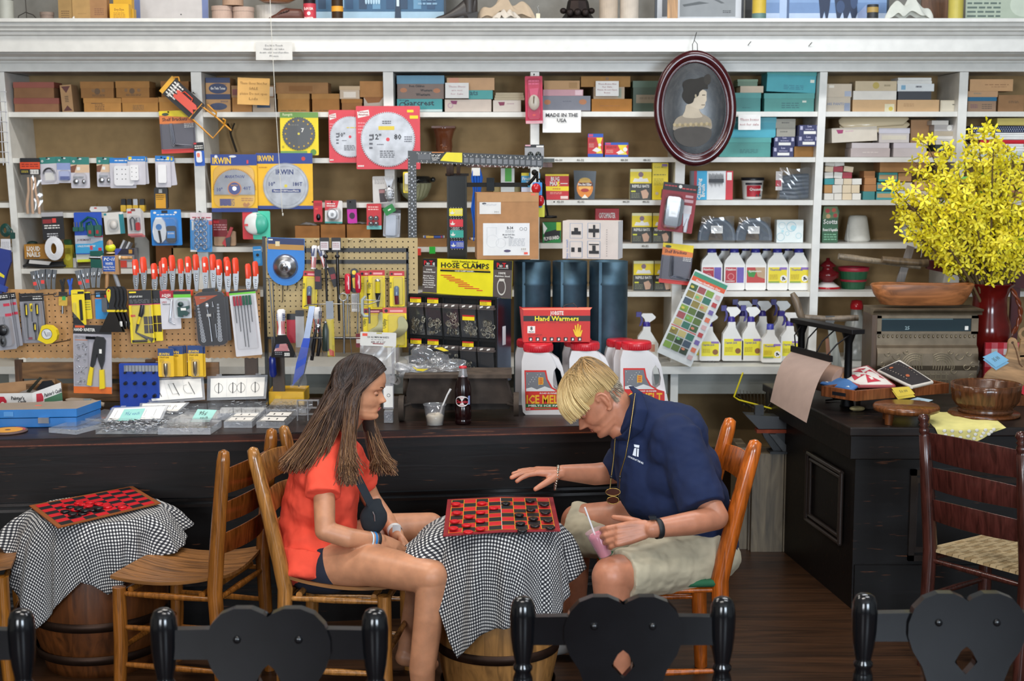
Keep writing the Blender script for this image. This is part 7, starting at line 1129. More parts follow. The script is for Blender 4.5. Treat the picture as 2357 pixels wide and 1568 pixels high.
# ===== flat goods on the counter, placed by the counter plane
class W:
 def __init__(s,loc):s.loc=V(loc);s.parts=[];s.L={}
 def __call__(s,part,parent=None,**b):
  if part not in s.L:s.L[part]=MB(Matrix.Translation(-s.loc));s.parts.append((part,parent,b))
  return s.L[part]
 def done(s,name,label,cat,group=None,kind=None):
  if len(s.parts)==1:p,_,b=s.parts[0];o=s.L[p].build(name,None,**b);o.location=s.loc;return tag(o,label,cat,group,kind)
  e=thing(name,s.loc,label=label,cat=cat,group=group,kind=kind);made={}
  for p,par,b in s.parts:made[p]=s.L[p].build(p.split('.')[0],made.get(par,e),**b)
  s.made=made;return e
def q4(pts,z):return[PH(a,b,z)for a,b in pts]
def slab(m,P4,z0,z1,key,top=None,shrink=0):
 c=sum((p for p in P4),V())/len(P4);Q=[V((p.x+(c.x-p.x)*shrink,p.y+(c.y-p.y)*shrink,0))for p in P4];n=len(Q)
 a=sum(Q[i].x*Q[(i+1)%n].y-Q[(i+1)%n].x*Q[i].y for i in range(n))
 if a<0:Q=Q[::-1]
 vs=[(q.x,q.y,z0)for q in Q]+[(q.x,q.y,z1)for q in Q]
 m.add(vs,[tuple(range(n-1,-1,-1))]+[(i,(i+1)%n,(i+1)%n+n,i+n)for i in range(n)],key);m.add(vs,[tuple(range(n,2*n))],top or key)
def bil(P4,u,v):a=P4[0].lerp(P4[1],u);b=P4[3].lerp(P4[2],u);return a.lerp(b,v)
def bits(m,P4,z0,z1,n,seed,key='a8abb0:m',L=.02,r=.0022):
 rn=random.Random(seed)
 for i in range(n):
  p=bil(P4,rn.uniform(.04,.96),rn.uniform(.05,.95));z=rn.uniform(z0,z1);a=rn.uniform(0,PI);d_=V((math.cos(a),math.sin(a)*.7,rn.uniform(-.3,.3)))*L*rn.uniform(.4,1)
  m.tube([(p.x,p.y,z),(p.x+d_.x,p.y+d_.y,z+d_.z)],r,key,n=5)
def case(pts,h_,label,n=24,seed=1,paper=0,note_=None,col='d0d4dc:f',name='parts_case',zb=None,cells=5):
 z0=(CT if zb is None else zb)+.001;z1=z0+h_;P4=q4(pts,z1);w=W((sum(p.x for p in P4)/4,sum(p.y for p in P4)/4,z0));m=w('box');slab(m,P4,z0,z1,col,'ccd2da:q');c=w('contents');bits(c,P4,z0+.004,z1-.006,n*2,seed)
 if paper:
  l=w('paper')
  for k in range(paper):
   A_,B_=.1+.85*k/paper,.1+.85*k/paper+.36*(2/paper)*.9;v=[bil(P4,.08,A_),bil(P4,.92,A_),bil(P4,.92,min(B_,.95)),bil(P4,.08,min(B_,.95))];l.add([(q.x,q.y,z1+.0006)for q in v],[(0,1,2,3)],WT)
   for j in range(5):a=bil(P4,.15+.15*j,A_+.1);b=bil(P4,.19+.15*j,A_+.22);l.add([(a.x,a.y,z1+.001),(b.x,a.y,z1+.001),(b.x,b.y,z1+.001),(a.x,b.y,z1+.001)],[(0,1,2,3)],'3a3a3e')if j%2 else None
 dv=w('dividers')
 for k in range(1,cells):
  a,b=bil(P4,k/cells,.02),bil(P4,k/cells,.98);dv.add([(a.x,a.y,z0),(b.x,b.y,z0),(b.x,b.y,z1-.002),(a.x,a.y,z1-.002)],[(0,1,2,3)],'c8ccd2:q')
 w.done(name,label,'case');return P4,z1
def leaf(w,part,C4,key,th=.004):
 n=(C4[1]-C4[0]).cross(C4[3]-C4[0]).normalized()*th;m=w(part);vs=list(C4)+[p-n for p in C4]
 m.add(vs,[(0,1,2,3),(7,6,5,4),(0,4,5,1),(1,5,6,2),(2,6,7,3),(3,7,4,0)],key);return n.normalized()
def on_leaf(m,C4,n,u0,v0,u1,v1,key,off=.0006):
 f=lambda u,v:C4[0].lerp(C4[1],u).lerp(C4[3].lerp(C4[2],u),v)+n*off
 m.add([f(u0,v0),f(u1,v0),f(u1,v1),f(u0,v1)],[(0,1,2,3)],key)
def leaf_text(m,C4,n,t,u,v,hgt,key,wd=None,off=.001):
 vs,fs=text_polys(t,False);X_=max(a for a,b in vs);ex=(C4[1]-C4[0]);ey=(C4[3]-C4[0]);sx_=(wd*ex.length/X_ if wd else hgt*ey.length)/ex.length;sy_=hgt
 f=lambda a,b:C4[0]+ex*(u+(a-X_/2)*sx_)+ey*(v+b*sy_)+n*off
 m.add([f(a,b)for a,b in vs],fs,key)
def LP(px,py,Z):return P(px,py,Z)
def opencase(front,back_y,h_,lid,label,kind,seed,n=40,tint=None,note_=None,dep=.14,Zlid=None):
 x0,x1,y0=front;a=PH(x0,y0,CT);b=PH(x1,y0,CT);back=V((0,dep,0));P4=[a,b,b+back,a+back];w=W(((a.x+b.x)/2,a.y+dep/2,CT+.001));m=w('tray')
 z0=CT+.001;z1=z0+h_
 for i in range(4):
  p,q=P4[i],P4[(i+1)%4];m.add([(p.x,p.y,z0),(q.x,q.y,z0),(q.x,q.y,z1),(p.x,p.y,z1)],[(0,1,2,3)],'c0c6ce:q')
 slab(m,P4,z0,z0+.002,'b8bec6:f')
 for k in range(1,5):p,q=bil(P4,k/5,0),bil(P4,k/5,1);m.add([(p.x,p.y,z0),(q.x,q.y,z0),(q.x,q.y,z1),(p.x,p.y,z1)],[(0,1,2,3)],'c0c6ce:q')
 c=w('contents');bits(c,P4,z0+.004,z1-.002,n,seed)
 Yb=P4[2].y;C4=[LP(lid[0][0],lid[0][1],Yb),LP(lid[1][0],lid[1][1],Yb),LP(lid[2][0],lid[2][1],Yb+.05),LP(lid[3][0],lid[3][1],Yb+.05)]
 nn=leaf(w,'lid',C4,'b4bac4:f')
 if nn.y>0:nn=-nn
 pp=w('printed_card');on_leaf(pp,C4,nn,.06,.1,.96,.9,WT,.002)
 if kind=='pins':
  for i,u in enumerate((.2,.52,.8)):
   ex=(C4[1]-C4[0]);ey=C4[3]-C4[0];f=lambda a,b:C4[0]+ex*a+ey*b+nn*.0035
   pts=[f(u-.02,.62),f(u-.08,.6),f(u-.11,.45),f(u-.08,.3),f(u+.02,.28)]if i!=1 else[f(u+.05,.7),f(u-.06,.7),f(u-.05,.3),f(u+.06,.3)]
   pp.tube(pts,.0007,'2a2a2e',n=4);pp.tube([f(u+.03,.72),f(u+.06,.24)],.0016,'2a2a2e',n=4);on_leaf(pp,C4,nn,.06+.3*(i+1),.12,.063+.3*(i+1),.88,'c2c4c8',.003)if i<2 else None
 elif kind=='rings':
  ex=(C4[1]-C4[0]);ey=C4[3]-C4[0];f=lambda a,b:C4[0]+ex*a+ey*b+nn*.0035
  for u in(.2,.44,.58,.82):pp.tube([f(u+.07*math.cos(t),.48+.19*math.sin(t))for t in[2*PI*i/16 for i in range(16)]],.0006,'2a2a2e',n=4,closed=True);pp.tube([f(u,.7),f(u,.26)],.0018,'33333a',n=4)
  for u in(.33,.5,.66):on_leaf(pp,C4,nn,u,.12,u+.004,.85,'c2c4c8',.003)
 elif kind=='nails':
  for i in range(5):u=.14+.17*i;on_leaf(pp,C4,nn,u,.3,u+.008,.75,'a0a0a4',.003);on_leaf(pp,C4,nn,u-.04,.2,u+.05,.215,'8a8a90',.003)
 elif kind=='hooks':
  ex=(C4[1]-C4[0]);ey=C4[3]-C4[0];f=lambda a,b:C4[0]+ex*a+ey*b+nn*.0035
  for u in(.6,.75,.9):pp.tube([f(u-.05,.3),f(u-.02,.55),f(u+.03,.75),f(u+.05,.65),f(u+.02,.5)],.0012,'2a2a2e',n=4)
 if note_:
  tn=w('price_note');on_leaf(tn,C4,nn,.25,.02,.62,.8,'8fc8c0',.004);leaf_text(tn,C4,nn,note_,.43,.4,.22,'3a6a9a',.25,off=.005)
 for u in(.15,.8):q=w('latches');on_leaf(q,C4,nn,u,1.0,u+.09,1.08,'c6cad0:f',0)
 w.done('open_parts_case',label,'case')
opencase((335,470,950),0,.03,((345,930),(472,920),(468,866),(323,872)),'open clear case with a printed card of three wire lock pins','pins',1,30,dep=.06)
opencase((478,612,944),0,.03,((476,922),(612,918),(616,863),(477,866)),'open clear case with a printed card of four round ring pins','rings',2,30,dep=.06)
opencase((322,425,965),0,.025,((318,950),(410,950),(436,926),(322,928)),'open clear case lying behind the note covered case, hooks printed on its card','hooks',3,20,dep=.1)
opencase((220,372,1000),0,.038,((238,972),(372,968),(388,932),(258,938)),'open clear case heaped with shiny nails and a turquoise price note','nails',4,340,note_='95¢ each',dep=.16)
case([(363,985),(484,985),(510,968),(396,963)],.028,'clear case of bolts with a turquoise 95 cents note stuck on it',40,5)
P4,z1=case([(396,964),(500,964),(545,944),(440,943)],.016,'flat clear lid with a turquoise note lying on the bolt case',3,6,cells=2)
w=W(PH(470,960,CT));C4=[LP(438,971,5.98),LP(482,971,5.98),LP(499,944,6.06),LP(455,942,6.06)];nn=leaf(w,'note',C4,'9cd0c8',.0008);nn=nn if nn.y<0 else-nn;m=w('writing');leaf_text(m,C4,nn,'95¢',.42,.52,.3,'3a3a3e',.42,off=.003);leaf_text(m,C4,nn,'each',.6,.2,.22,'3a3a3e',.42,off=.003);w.done('price_note','turquoise paper note handwritten 95 cents each','note')
case([(515,971),(580,971),(605,948),(545,947)],.026,'small closed clear case with white paper strips, left of the pair near the girl',34,7,paper=2)
case([(590,971),(655,972),(681,946),(622,945)],.026,'small closed clear case with white paper strips, right of the pair near the girl',34,8,paper=2)
case([(112,985),(175,990),(245,972),(170,967)],.02,'empty closed clear case in front of the blue metal case',8,9)
case([(190,963),(232,965),(300,948),(240,942)],.022,'flat clear case partly behind the nail case',10,10)
case([(612,942),(705,941),(720,920),(632,918)],.03,'clear box filled with silver nuts behind the small closed cases',90,11)
case([(500,952),(600,950),(615,938),(510,938)],.03,'clear compartment box with brass bits behind the bolt case',20,12)
I=It(708,945,6.02,h=CT);m=I('rack')
for x in(684,708,732):m.box(x-1,0,898,x+1,18,945,'c4c8d0:f')
for y in(898,915,930):m.box(684,0,y,732,18,y+1,'c4c8d0:f')
I.done('clear_rack','empty clear plastic rack partly behind the girl','rack')
w=W(PH(660,925,CT));zt=CT+.062;P4=q4([(616,902),(700,902),(712,888),(628,888)],zt);m=w('case',bevel=.004);slab(m,P4,CT+.001,zt,'e2b012:p');a=bil(P4,.2,0);m.box(a.x,a.y-.006,CT+.03,a.x+.03,a.y,CT+.045,'e8ba1c:p');w.done('yellow_case','bright yellow plastic tool case at the back of the counter','tool case')
w=W((PH(100,975,CT).x,PH(100,975,CT).y,CT+.001));z1=CT+.078;P4=q4([(-120,946),(176,941),(233,921),(-60,930)],z1);m=w('lid_tray',bevel=.003);slab(m,P4,CT+.042,z1,'1e6eb4:t','9a8f84:t');b=w('base_tray',bevel=.003);slab(b,P4,CT+.001,CT+.04,'1e68ac:t',shrink=.01)
l=w('latch');a=bil(P4,.74,0);l.box(a.x-.02,a.y-.012,CT+.02,a.x+.025,a.y,CT+.044,'c8ccd4:m');t=w('stickers');a=bil(P4,.6,.5);t.box(a.x-.012,a.y-.008,z1,a.x+.014,a.y+.01,z1+.0008,'dc6a5a');a=bil(P4,.45,0);t.box(a.x-.02,a.y-.001,CT+.05,a.x+.03,a.y-.0002,CT+.07,'4a8ac8')
w.done('blue_metal_case','large blue metal drill index case with a worn grey top','tool case')
w=W(PH(20,992,CT));m=w('disc');c_=PH(18,991,CT+.006);m.lathe([(0,0),(.078,0),(.08,.003),(.078,.007),(0,.007)],'5a4440:r',36,c=(c_.x,c_.y,CT+.001));m.lathe([(.012,0),(.06,.0)],'dc9a20',30,c=(c_.x,c_.y,CT+.0088));m.lathe([(.06,0),(.07,.0)],'b04a48',30,c=(c_.x,c_.y,CT+.0088),a0=0,a1=1.4);w.done('grinding_disc','yellow labelled grinding disc lying on the counter at the left edge','disc')
I=It(70,942,6.3,h=CT);m=I('carton');CK='dedad6'
m.add([(-30,0,905),(78,-6,902),(78,-6,935),(-30,0,935)],[(0,3,2,1)],CK);m.add([(78,-6,902),(136,20,882),(139,20,935),(78,-6,935)],[(0,3,2,1)],CK);m.add([(-30,0,905),(-30,50,890),(-30,50,935),(-30,0,935)],[(0,1,2,3)],'a8805a:c');m.add([(-30,50,890),(110,60,878),(110,60,935),(-30,50,935)],[(0,1,2,3)],'a8805a:c');m.add([(110,60,878),(139,20,882),(139,20,935),(110,60,935)],[(0,1,2,3)],'a8805a:c')
g=I('print');g.text("Painter's",44,918,8,-6,BK,w=30);g.text('Caulk',54,926,8,-6,BK,w=20);g.poly([(0,911),(12,911),(18,920),(18,929),(0,930)],-6,'b8182e');g.ring(9,927,2,4,-6.4,WT)
g.add([(86,-3.4,905),(97,1.5,904),(100,3,912),(100,3,923),(86,-3.4,924)],[(0,4,3,2,1)],'b8182e')
v2,f2=text_polys("Painter's Caulk",True);X_=max(a for a,b in v2);g.add([(102+a/X_*36,3.2+a/X_*16,914-a/X_*11-b*9)for a,b in v2],[q[::-1]for q in f2],BK);g.add([(102,3,918),(138,19,905),(139,19.4,924),(102,3,926)],[(0,3,2,1)],'3c6a4a')
t=I('tools');t.prism([(58,902),(90,868),(95,871),(66,904)],12,16,'5a5a50:m');t.prism([(76,900),(92,880),(112,878),(122,892),(120,902)],24,30,BP);t.prism([(40,905),(60,898),(80,902),(70,908)],14,26,'8a8078:h')
I.done('caulk_carton',"open white carton printed Painter's Caulk holding old tools",'carton')
I=It(322,940,6.28,h=CT);m=I('panel',bevel=.002);m.prism(rrect(275,832,366,938,3),8,14,'123c9a:p');m.box(262,-30,930,366,8,940,'1846a8:p');s=I('sockets');s.box(288,2,836,366,8,850,'b8bcc4:m')
for i in range(10):s.box(290+i*7.6,1.5,836,290+i*7.6+1,2,850,'5a5e66:m')
for y in(851,876,905):
 for i in range(4):s.tube([(290+i*22,8,y+1),(290+i*22,-2,y+2)],4 if y>851 else 2.6,BP,n=8)
I.done('blue_bit_rack','blue plastic bit rack with black pegs standing on the counter','rack')
I=It(200,940,6.3,h=CT);m=I('roll');m.tube([(152,0,917),(165,0,920),(210,0,922),(240,0,929)],[2,8,8,5],'a89684:h',n=10);m.box(196,-9,913,212,-5,924,'9aa0a0:p');I.done('cloth_roll','grey brown rolled cloth lying behind the blue metal case','cloth')
# ===== goods on the island counter
WD='6e3c1c:w';WDL='a06a3c:w'
def isf(px,py):return PH(px,py,IH)
I=It(2130,880,6.86,h=IH);CR='7a6c5a:d';I.loc=P(2130,886,6.86);I.loc.z=IH+.001;m=I('cabinet',bevel=.002);y0=886
pf=[(0,0),(0,-60),(-5,-72),(-5,-100),(0,-112),(10,-118),(12,-190),(90,-190),(95,-120),(95,0)]
m.prismx([(a,y0+b)for a,b in pf],2016,2248,CR);t=I('cornice');t.prismx([(a,y0+b)for a,b in[(6,-188),(4,-192),(8,-194),(-4,-198),(-6,-202),(98,-202),(98,-188)]],2006,2256,'8a7c66:d')
g=I('glass');g.box(2026,8,y0-180,2232,9.8,y0-150,'27363c:g');g.rect(2218,y0-162,2226,y0-153,7.4,WT);g.text('25',2086,y0-154,8,7.6,'8aa0a4');g.rect(2026,y0-179,2190,y0-177,7.6,'5c7a80')
f_=I('frame')
for(a,b,c_,d_)in((2016,y0-186,2248,y0-180),(2016,y0-150,2248,y0-144),(2016,y0-186,2026,y0-144),(2232,y0-186,2248,y0-144)):f_.box(a,5,b,c_,11,d_,CR)
o=I('relief')
def sp_(cx,cz,r,t0,t1,dr,y=-1.5,w=1.1,sgn=1):
 o.tube([(cx+sgn*(r+dr*i/14)*math.cos(t0+(t1-t0)*i/14),y if y0-112<cz+(r+dr*i/14)*math.sin(t0+(t1-t0)*i/14)else y,cz+(r+dr*i/14)*math.sin(t0+(t1-t0)*i/14))for i in range(15)],w,'958870:d',n=5)
for s in(-1,1):
 X_=lambda a:2132+s*a
 for k in range(5):o.tube([(X_(12+6*k+2*math.sin(j*.7)),-5.2 if y0-100+j*9<y0-60 else-1,y0-100+j*9+k)for j in range(5)],1,'958870:d',n=5)
 for(a,b,r)in((70,-95,12),(88,-70,10),(60,-60,9),(92,-100,8),(100,-40,10),(50,-104,7)):sp_(X_(a),y0+b,r,0,5.2,-r*.8,y=-5.6 if b<-60 else-1,sgn=s)
 for k in range(4):sp_(X_(30),y0-70,16+5*k,-2.2,.2,0,y=-5.2,sgn=s)
 for k in range(3):sp_(X_(104),y0-20-28*k,7,1,6,-4,y=-.8 if k<2 else-5.4,sgn=s)
for i in range(8):o.box(2092+i*12,-1.5,y0-56,2093.4+i*12,0,y0-2,'958870:d')
for j in range(5):o.box(2090,-1.5,y0-52+j*12,2182,0,y0-50.6+j*12,'958870:d')
for i in range(22):o.ball((2022+i*10.4,9,y0-138),(2.5,3,4),'958870:d',8,6)
w_=I('wood_side',bevel=.001);w_.box(2004,4,y0-188,2015.5,94,y0,'4a3420:o')
I.done('cash_register','antique brass cash register with embossed scrollwork and a glass window','cash register')
regtop=IH+202*I.k+.001
I=It(2124,686,6.93);I.loc.z=regtop+.001;I.cy=687;I.X=Matrix(((I.k,0,0,-2124*I.k),(0,I.k,0,0),(0,0,-I.k,687*I.k),(0,0,0,1)));m=I('bowl')
prof=[(0,0),(.74,0),(.8,-2),(.93,-25),(1.0,-46),(.985,-48.5),(.96,-47),(.88,-28),(.76,-8),(0,-6)]
vs=[];fs=[];n=44;q=len(prof)
for i in range(n):
 a=2*PI*i/n;wob=1+.03*math.sin(3*a+1)
 for r,z in prof:vs.append((2124+119*r*math.copysign(abs(math.cos(a))**.75,math.cos(a)),38*r*math.copysign(abs(math.sin(a))**.75,math.sin(a))+8,687+z*wob))
for i in range(n):
 for j in range(q-1):a,b=i*q+j,((i+1)%n)*q+j;fs.append((a,b,b+1,a+1))
m.add(vs,fs,'a0643a:x',True);t=I('price_tag');t.add([(2062,10,640),(2104,10,641),(2106,14,652),(2060,14,650)],[(0,3,2,1)],'dcc478');I.done('dough_bowl','long oval wooden dough bowl resting on the cash register','bowl')
I=It(2283,880,7.05,h=IH);yb=880;rv='5e120e:l';m=I('body')
cx=2282;cy_=34
m.lathe([(0,0),(34,0),(35,-5),(20,-22),(17,-40),(19,-50),(17,-56),(24,-62),(44,-92),(51,-118),(49,-140),(40,-170),(38,-205),(46,-228),(54,-236),(55,-239),(52,-238),(43,-226),(35,-205),(37,-170),(0,-120)],rv,40,c=(cx,cy_,yb))
h_=I('handle')
for s in(0,PI):h_.tube([(cx+42+(30*math.sin(PI*i/22))*1.0+3*math.cos(i*.9+s),cy_+3*math.sin(i*.9+s),yb-236+i*6.2)if i<20 else(cx+46-(i-20)*2,cy_,yb-112+(i-20)*3)for i in range(23)],3.4,'7a3a20:l',n=8)
I.done('red_jug_vase','tall dark red glazed jug vase with a twisted handle','vase')
vz=IH+238*I.k;base=V((P(2275,655,7.12).x,7.12,vz-.12));rn=random.Random(21)
w=W((base.x,base.y,base.z));st=w('stems');fl=w('blossoms');lf=w('leaves');kf=I.k
tips=[(2046,425),(2062,470),(2085,520),(2120,560),(2112,380),(2135,335),(2130,450),(2160,400),(2172,345),(2185,480),(2190,560),(2215,420),(2235,335),(2250,312),(2262,380),(2240,470),(2262,545),(2285,330),(2300,380),(2295,450),(2320,345),(2335,355),(2345,420),(2330,470),(2352,500),(2380,480),(2390,530),(2372,570),(2290,300),(2315,560),(2148,520),(2100,450),(2205,390),(2275,420),(2400,440),(2345,540),(2180,430),(2225,500),(2310,500)]
def flower(c,s,d):
 d=d.normalized();a=d.orthogonal().normalized();b=d.cross(a);rot=rn.uniform(0,PI)
 for k in range(4):
  t=rot+k*PI/2;u=a*math.cos(t)+b*math.sin(t);v=d.cross(u)
  p=[c,c+u*s*.45+v*s*.22+d*s*.12,c+u*s+v*s*.1+d*s*.05,c+u*s*1.02-v*s*.1+d*s*.02,c+u*s*.5-v*s*.24+d*s*.12]
  fl.add(p,[(0,1,2,3,4)],'PETAL%d'%rn.randrange(3))
for i,c1 in enumerate(('e8d61a','f0e23a','d9c412')):
 mm=M(c1+':plastic').copy();mm.name='yellow_petal';bb=mm.node_tree.nodes['Principled BSDF'];bb.inputs['Roughness'].default_value=.6;bb.inputs['Subsurface Weight'].default_value=0;_M['PETAL%d'%i]=mm
for(tx,ty)in tips:
 Zt=7.0+rn.uniform(-.2,.14);T=P(tx,ty,Zt);b0=base+V((rn.uniform(-.04,.04),rn.uniform(-.03,.03),0));m1=b0.lerp(T,.35)+V((0,0,.06));m2=b0.lerp(T,.7)+V((rn.uniform(-.02,.02),0,.03));pts=[b0]
 for k in range(1,13):
  t=k/12;pts.append((b0*(1-t)**3+m1*3*t*(1-t)**2+m2*3*t*t*(1-t)+T*t**3))
 st.tube(pts,[.0075-.0055*k/12 for k in range(13)],'6a5534:a',n=6)
 for k in range(4,13):
  for _ in range(6 if k>5 else 2):
   if rn.random()<.8:
    c=pts[k]+V((rn.uniform(-.045,.045),rn.uniform(-.045,.045),rn.uniform(-.035,.04)));st.tube([pts[k],c],.0012,'6a5534:a',n=4);flower(c,rn.uniform(.024,.036),V((rn.uniform(-.8,.8),-1.0,rn.uniform(-.5,.8))))
 if rn.random()<.55:
  for _ in range(3):
   d_=V((rn.uniform(-1,1),rn.uniform(-1,0),rn.uniform(0,1))).normalized()*.04;s_=d_.orthogonal().normalized()*.007;q=pts[rn.randrange(8,13)];lf.add([q,q+d_*.5+s_,q+d_,q+d_*.5-s_],[(0,1,2,3)],'4f9a2c:p')
e=w.done('forsythia_branches','large spray of yellow forsythia blossom branches standing in the red jug','flowers');w.made['blossoms']['kind']='stuff';w.made['leaves']['kind']='stuff'
zt=IH;w=W(isf(1975,915));P4=q4([(1893,905),(1972,925),(2185,905),(2105,876)],IH+.035)
C0_,C1_,C2_,C3_=[PH(*p,IH+.04)for p in((1893,903),(1972,923),(2185,900),(2108,876))]
m=w('rim',bevel=.002);zr0,zr1=IH+.062,IH+.11
R4=[PH(1890,888,zr1),PH(1970,900,zr1),PH(2185,882,zr1),PH(2100,866,zr1)]
for a,b in((0,1),(1,2),(2,3),(3,0)):
 p,q=R4[a],R4[b];d_=(q-p).normalized();nn=V((-d_.y,d_.x,0))*.012;mm=sum(R4,V())/4;nn=nn if(mm-p).dot(nn)>0 else-nn
 vs=[p,q,q+nn,p+nn];vs=[(v.x,v.y,zr0)for v in vs]+[(v.x,v.y,zr1)for v in vs];m.add(vs,[(0,3,2,1),(4,5,6,7),(0,1,5,4),(1,2,6,5),(2,3,7,6),(3,0,4,7)],'80492a:w')
slab(w('bottom'),R4,zr0,zr0+.006,'6e3c22:w',shrink=.02);hh=w('handle_hole');p,q=R4[0],R4[1];d_=(q-p);nn=V((-d_.y,d_.x,0)).normalized()*-.0008
if nn.y>0:nn=-nn
a,b=p+d_*.33+nn,p+d_*.72+nn;hh.add([(a.x,a.y,zr1-.034),(b.x,b.y,zr1-.034),(b.x,b.y,zr1-.018),(a.x,a.y,zr1-.018)],[(0,1,2,3)],BK);w.done('serving_tray','reddish wooden serving tray with a slotted handle on the island','tray')
blk=W(isf(2040,925));m=blk('block');p=(R4[0]+R4[2])/2;m.box(p.x-.12,p.y-.03,IH+.001,p.x+.1,p.y+.06,zr0-.001,'2a1c12:o');blk.done('wood_block','dark wooden block carrying the serving tray','block')
def pad(c4,z,key,edge,label,ops,th=.014,bow=.02):
 Q=[PH(a,b,zz)for(a,b),zz in zip(c4,z)];cc=sum(Q,V())/4;w=W((cc.x,cc.y,min(z)));m=w('pad')
 f=lambda u,v:Q[0].lerp(Q[1],u).lerp(Q[3].lerp(Q[2],u),v)+V((0,0,bow*math.sin(PI*u)*math.sin(PI*v)))
 m.grid(lambda u,v:f(u,v)+V((0,0,th)),10,10,key);m.grid(lambda u,v:f(1-u,v),10,10,edge)
 for(a,b)in(((0,0),(1,0)),((1,0),(1,1)),((1,1),(0,1)),((0,1),(0,0))):m.tube([f(a[0]+(b[0]-a[0])*i/8,a[1]+(b[1]-a[1])*i/8)+V((0,0,th/2))for i in range(9)],th*.6,edge,n=6)
 p=w('patchwork')
 for poly,c in ops:p.add([f(u,v)+V((0,0,th+.0015+.0002*len(poly)))for u,v in poly],[tuple(range(len(poly)))],c)
 w.done('quilted_pad',label,'pot holder')
RQ='b83444:h'
pad([(1890,886),(1960,902),(1985,884),(1912,870)],(zr1-.02,zr1-.012,zr1+.0,zr1-.01),'4a78b0:h','3a6aa8:h','blue and white quilted pad, lowest in the serving tray',[([(.1,.1),(.9,.1),(.5,.8)],'dfe4ea:h')],.01)
pad([(1916,868),(1978,893),(2058,893),(1996,848)],(zr1+.01,zr1-.005,zr1-.004,zr1+.05),'d8d0c8:h','9a4a4c:h','red and white triangle patchwork quilted pad in the serving tray',[([(.42,.2),(.72,.08),(.6,.48)],RQ),([(.5,.52),(.25,.88),(.75,.92)],RQ),([(.3,.35),(.5,.5),(.22,.62)],RQ),([(.58,.5),(.92,.3),(.88,.72)],RQ),([(.1,.55),(.3,.65),(.15,.85)],RQ)])
pad([(2022,858),(2098,895),(2145,884),(2070,836)],(zr1+.015,zr1-.004,zr1+.0,zr1+.06),'2c2628:h','d8cfc4:h','black floral quilted pad with white edging in the serving tray',[([(.2+.25*i+.05*math.cos(t),.3+.2*(i%2)+.35*(i==1)+.07*math.sin(t))for t in(0,1,2,3,4,5)],'b0603c:h')for i in range(3)]+[([(.1+.08*i,.15),(.12+.08*i,.15),(.12+.08*i,.18),(.1+.08*i,.18)],'b8a898:h')for i in range(9)]+[([(.1+.08*i,.65),(.12+.08*i,.65),(.12+.08*i,.68),(.1+.08*i,.68)],'b8a898:h')for i in range(9)])
def fcard(pts,Z,c1,label,t,tx=0):
 w=W(P(*pts[0],Z));Q=[P(a,b,Z-.01*i%3*.01)for i,(a,b)in enumerate(pts)];nn=leaf(w,'card',Q,c1,.0008);nn=nn if nn.y<0 else-nn;m=w('under_leaf');m.add([q+V((.004,.006,-.014))for q in Q],[(0,1,2,3)],c1);g=w('writing');leaf_text(g,Q,nn,t,.5,.35,.3,'5a5a3c',.45,off=.002);w.done('price_card',label,'tag')
fcard([(2066,913),(2106,907),(2092,890),(2052,893)],R4[2].y-.16,'e2c23c','folded yellow price card hanging from the serving tray','50.00')
fcard([(2092,921),(2128,929),(2148,921),(2112,915)],6.33,'a9c0d0','pale blue price slip lying on the round wooden stand','28.00')
fcard([(2292,846),(2322,829),(2292,808),(2262,822)],6.70,'7fb8d8','folded light blue price card on the cutting board','35.00')
w=W(isf(2088,955));c=PH(2086,934,IH+.075);m=w('top');m.lathe([(0,-.03),(.125,-.03),(.139,-.024),(.142,-.008),(.136,0),(0,0)],'6e4020:w',44,c=(c.x,c.y,IH+.08))
for i in range(4):a=.6+i*PI/2;m2=w('leg.%d'%i);m2.tube([(c.x+.105*math.cos(a),c.y+.1*math.sin(a),IH+.052),(c.x+.11*math.cos(a),c.y+.105*math.sin(a),IH+.001)],[.022,.016],'5e3418:w',n=10)
w.done('round_riser','round thick wooden riser stand on short feet','stand')
w=W(isf(2270,950));c=PH(2265,945,IH+.02);m=w('board');m.lathe([(0,0),(.155,0),(.158,.006),(.152,.014),(0,.014)],'5a3218:w',40,c=(c.x,c.y,IH+.001));w.done('round_board','flat round wooden board under the fluted bowl','board')
bz=IH+.0155;m=MB();rr=.152;nb_=18
vs=[];fs=[];prof=[(0,0),(.118,0),(.122,.012),(.112,.02),(.128,.03),(.146,.055),(.152,.1),(.154,.128),(.146,.13),(.14,.12),(.13,.06),(.1,.03),(0,.026)];n=nb_*4
for i in range(n):
 a=2*PI*i/n;fl_=abs(math.sin(a*nb_/2))
 for k,(r,z)in enumerate(prof):r2=r-(.007*(1-fl_)**2 if k in(5,6)else 0);vs.append((r2*math.cos(a),r2*math.sin(a),z))
q=len(prof)
for i in range(n):
 for j in range(q-1):a,b=i*q+j,((i+1)%n)*q+j;fs.append((a,b,b+1,a+1))
m.add(vs,fs,'5a3620:w',True);o=m.build('fluted_bowl');o.location=(c.x+.005,c.y,bz);tag(o,'deep fluted dark wooden bowl on the round board','bowl')
I=It(2290,900,6.72,10,h=None);m=I('board',bevel=.002);m.prism(sm([(2262,905),(2256,880),(2262,850),(2290,826),(2300,800),(2294,775),(2300,763),(2312,765),(2318,780),(2325,800),(2345,830),(2352,870),(2345,905)],2),0,8,'b08a60:x');I.L['board'].disc(2304,775,3,-.4,'3a2618');s=I('cord');s.tube([(2303,-1,773),(2315,-2,790),(2330,-3,820),(2338,-3,826)],1.1,'6a4a34:h',n=5);I.loc.z=IH+.02+(900-900)*I.k
e=I.done('paddle_board','pale striped paddle cutting board with a leather cord','cutting board')
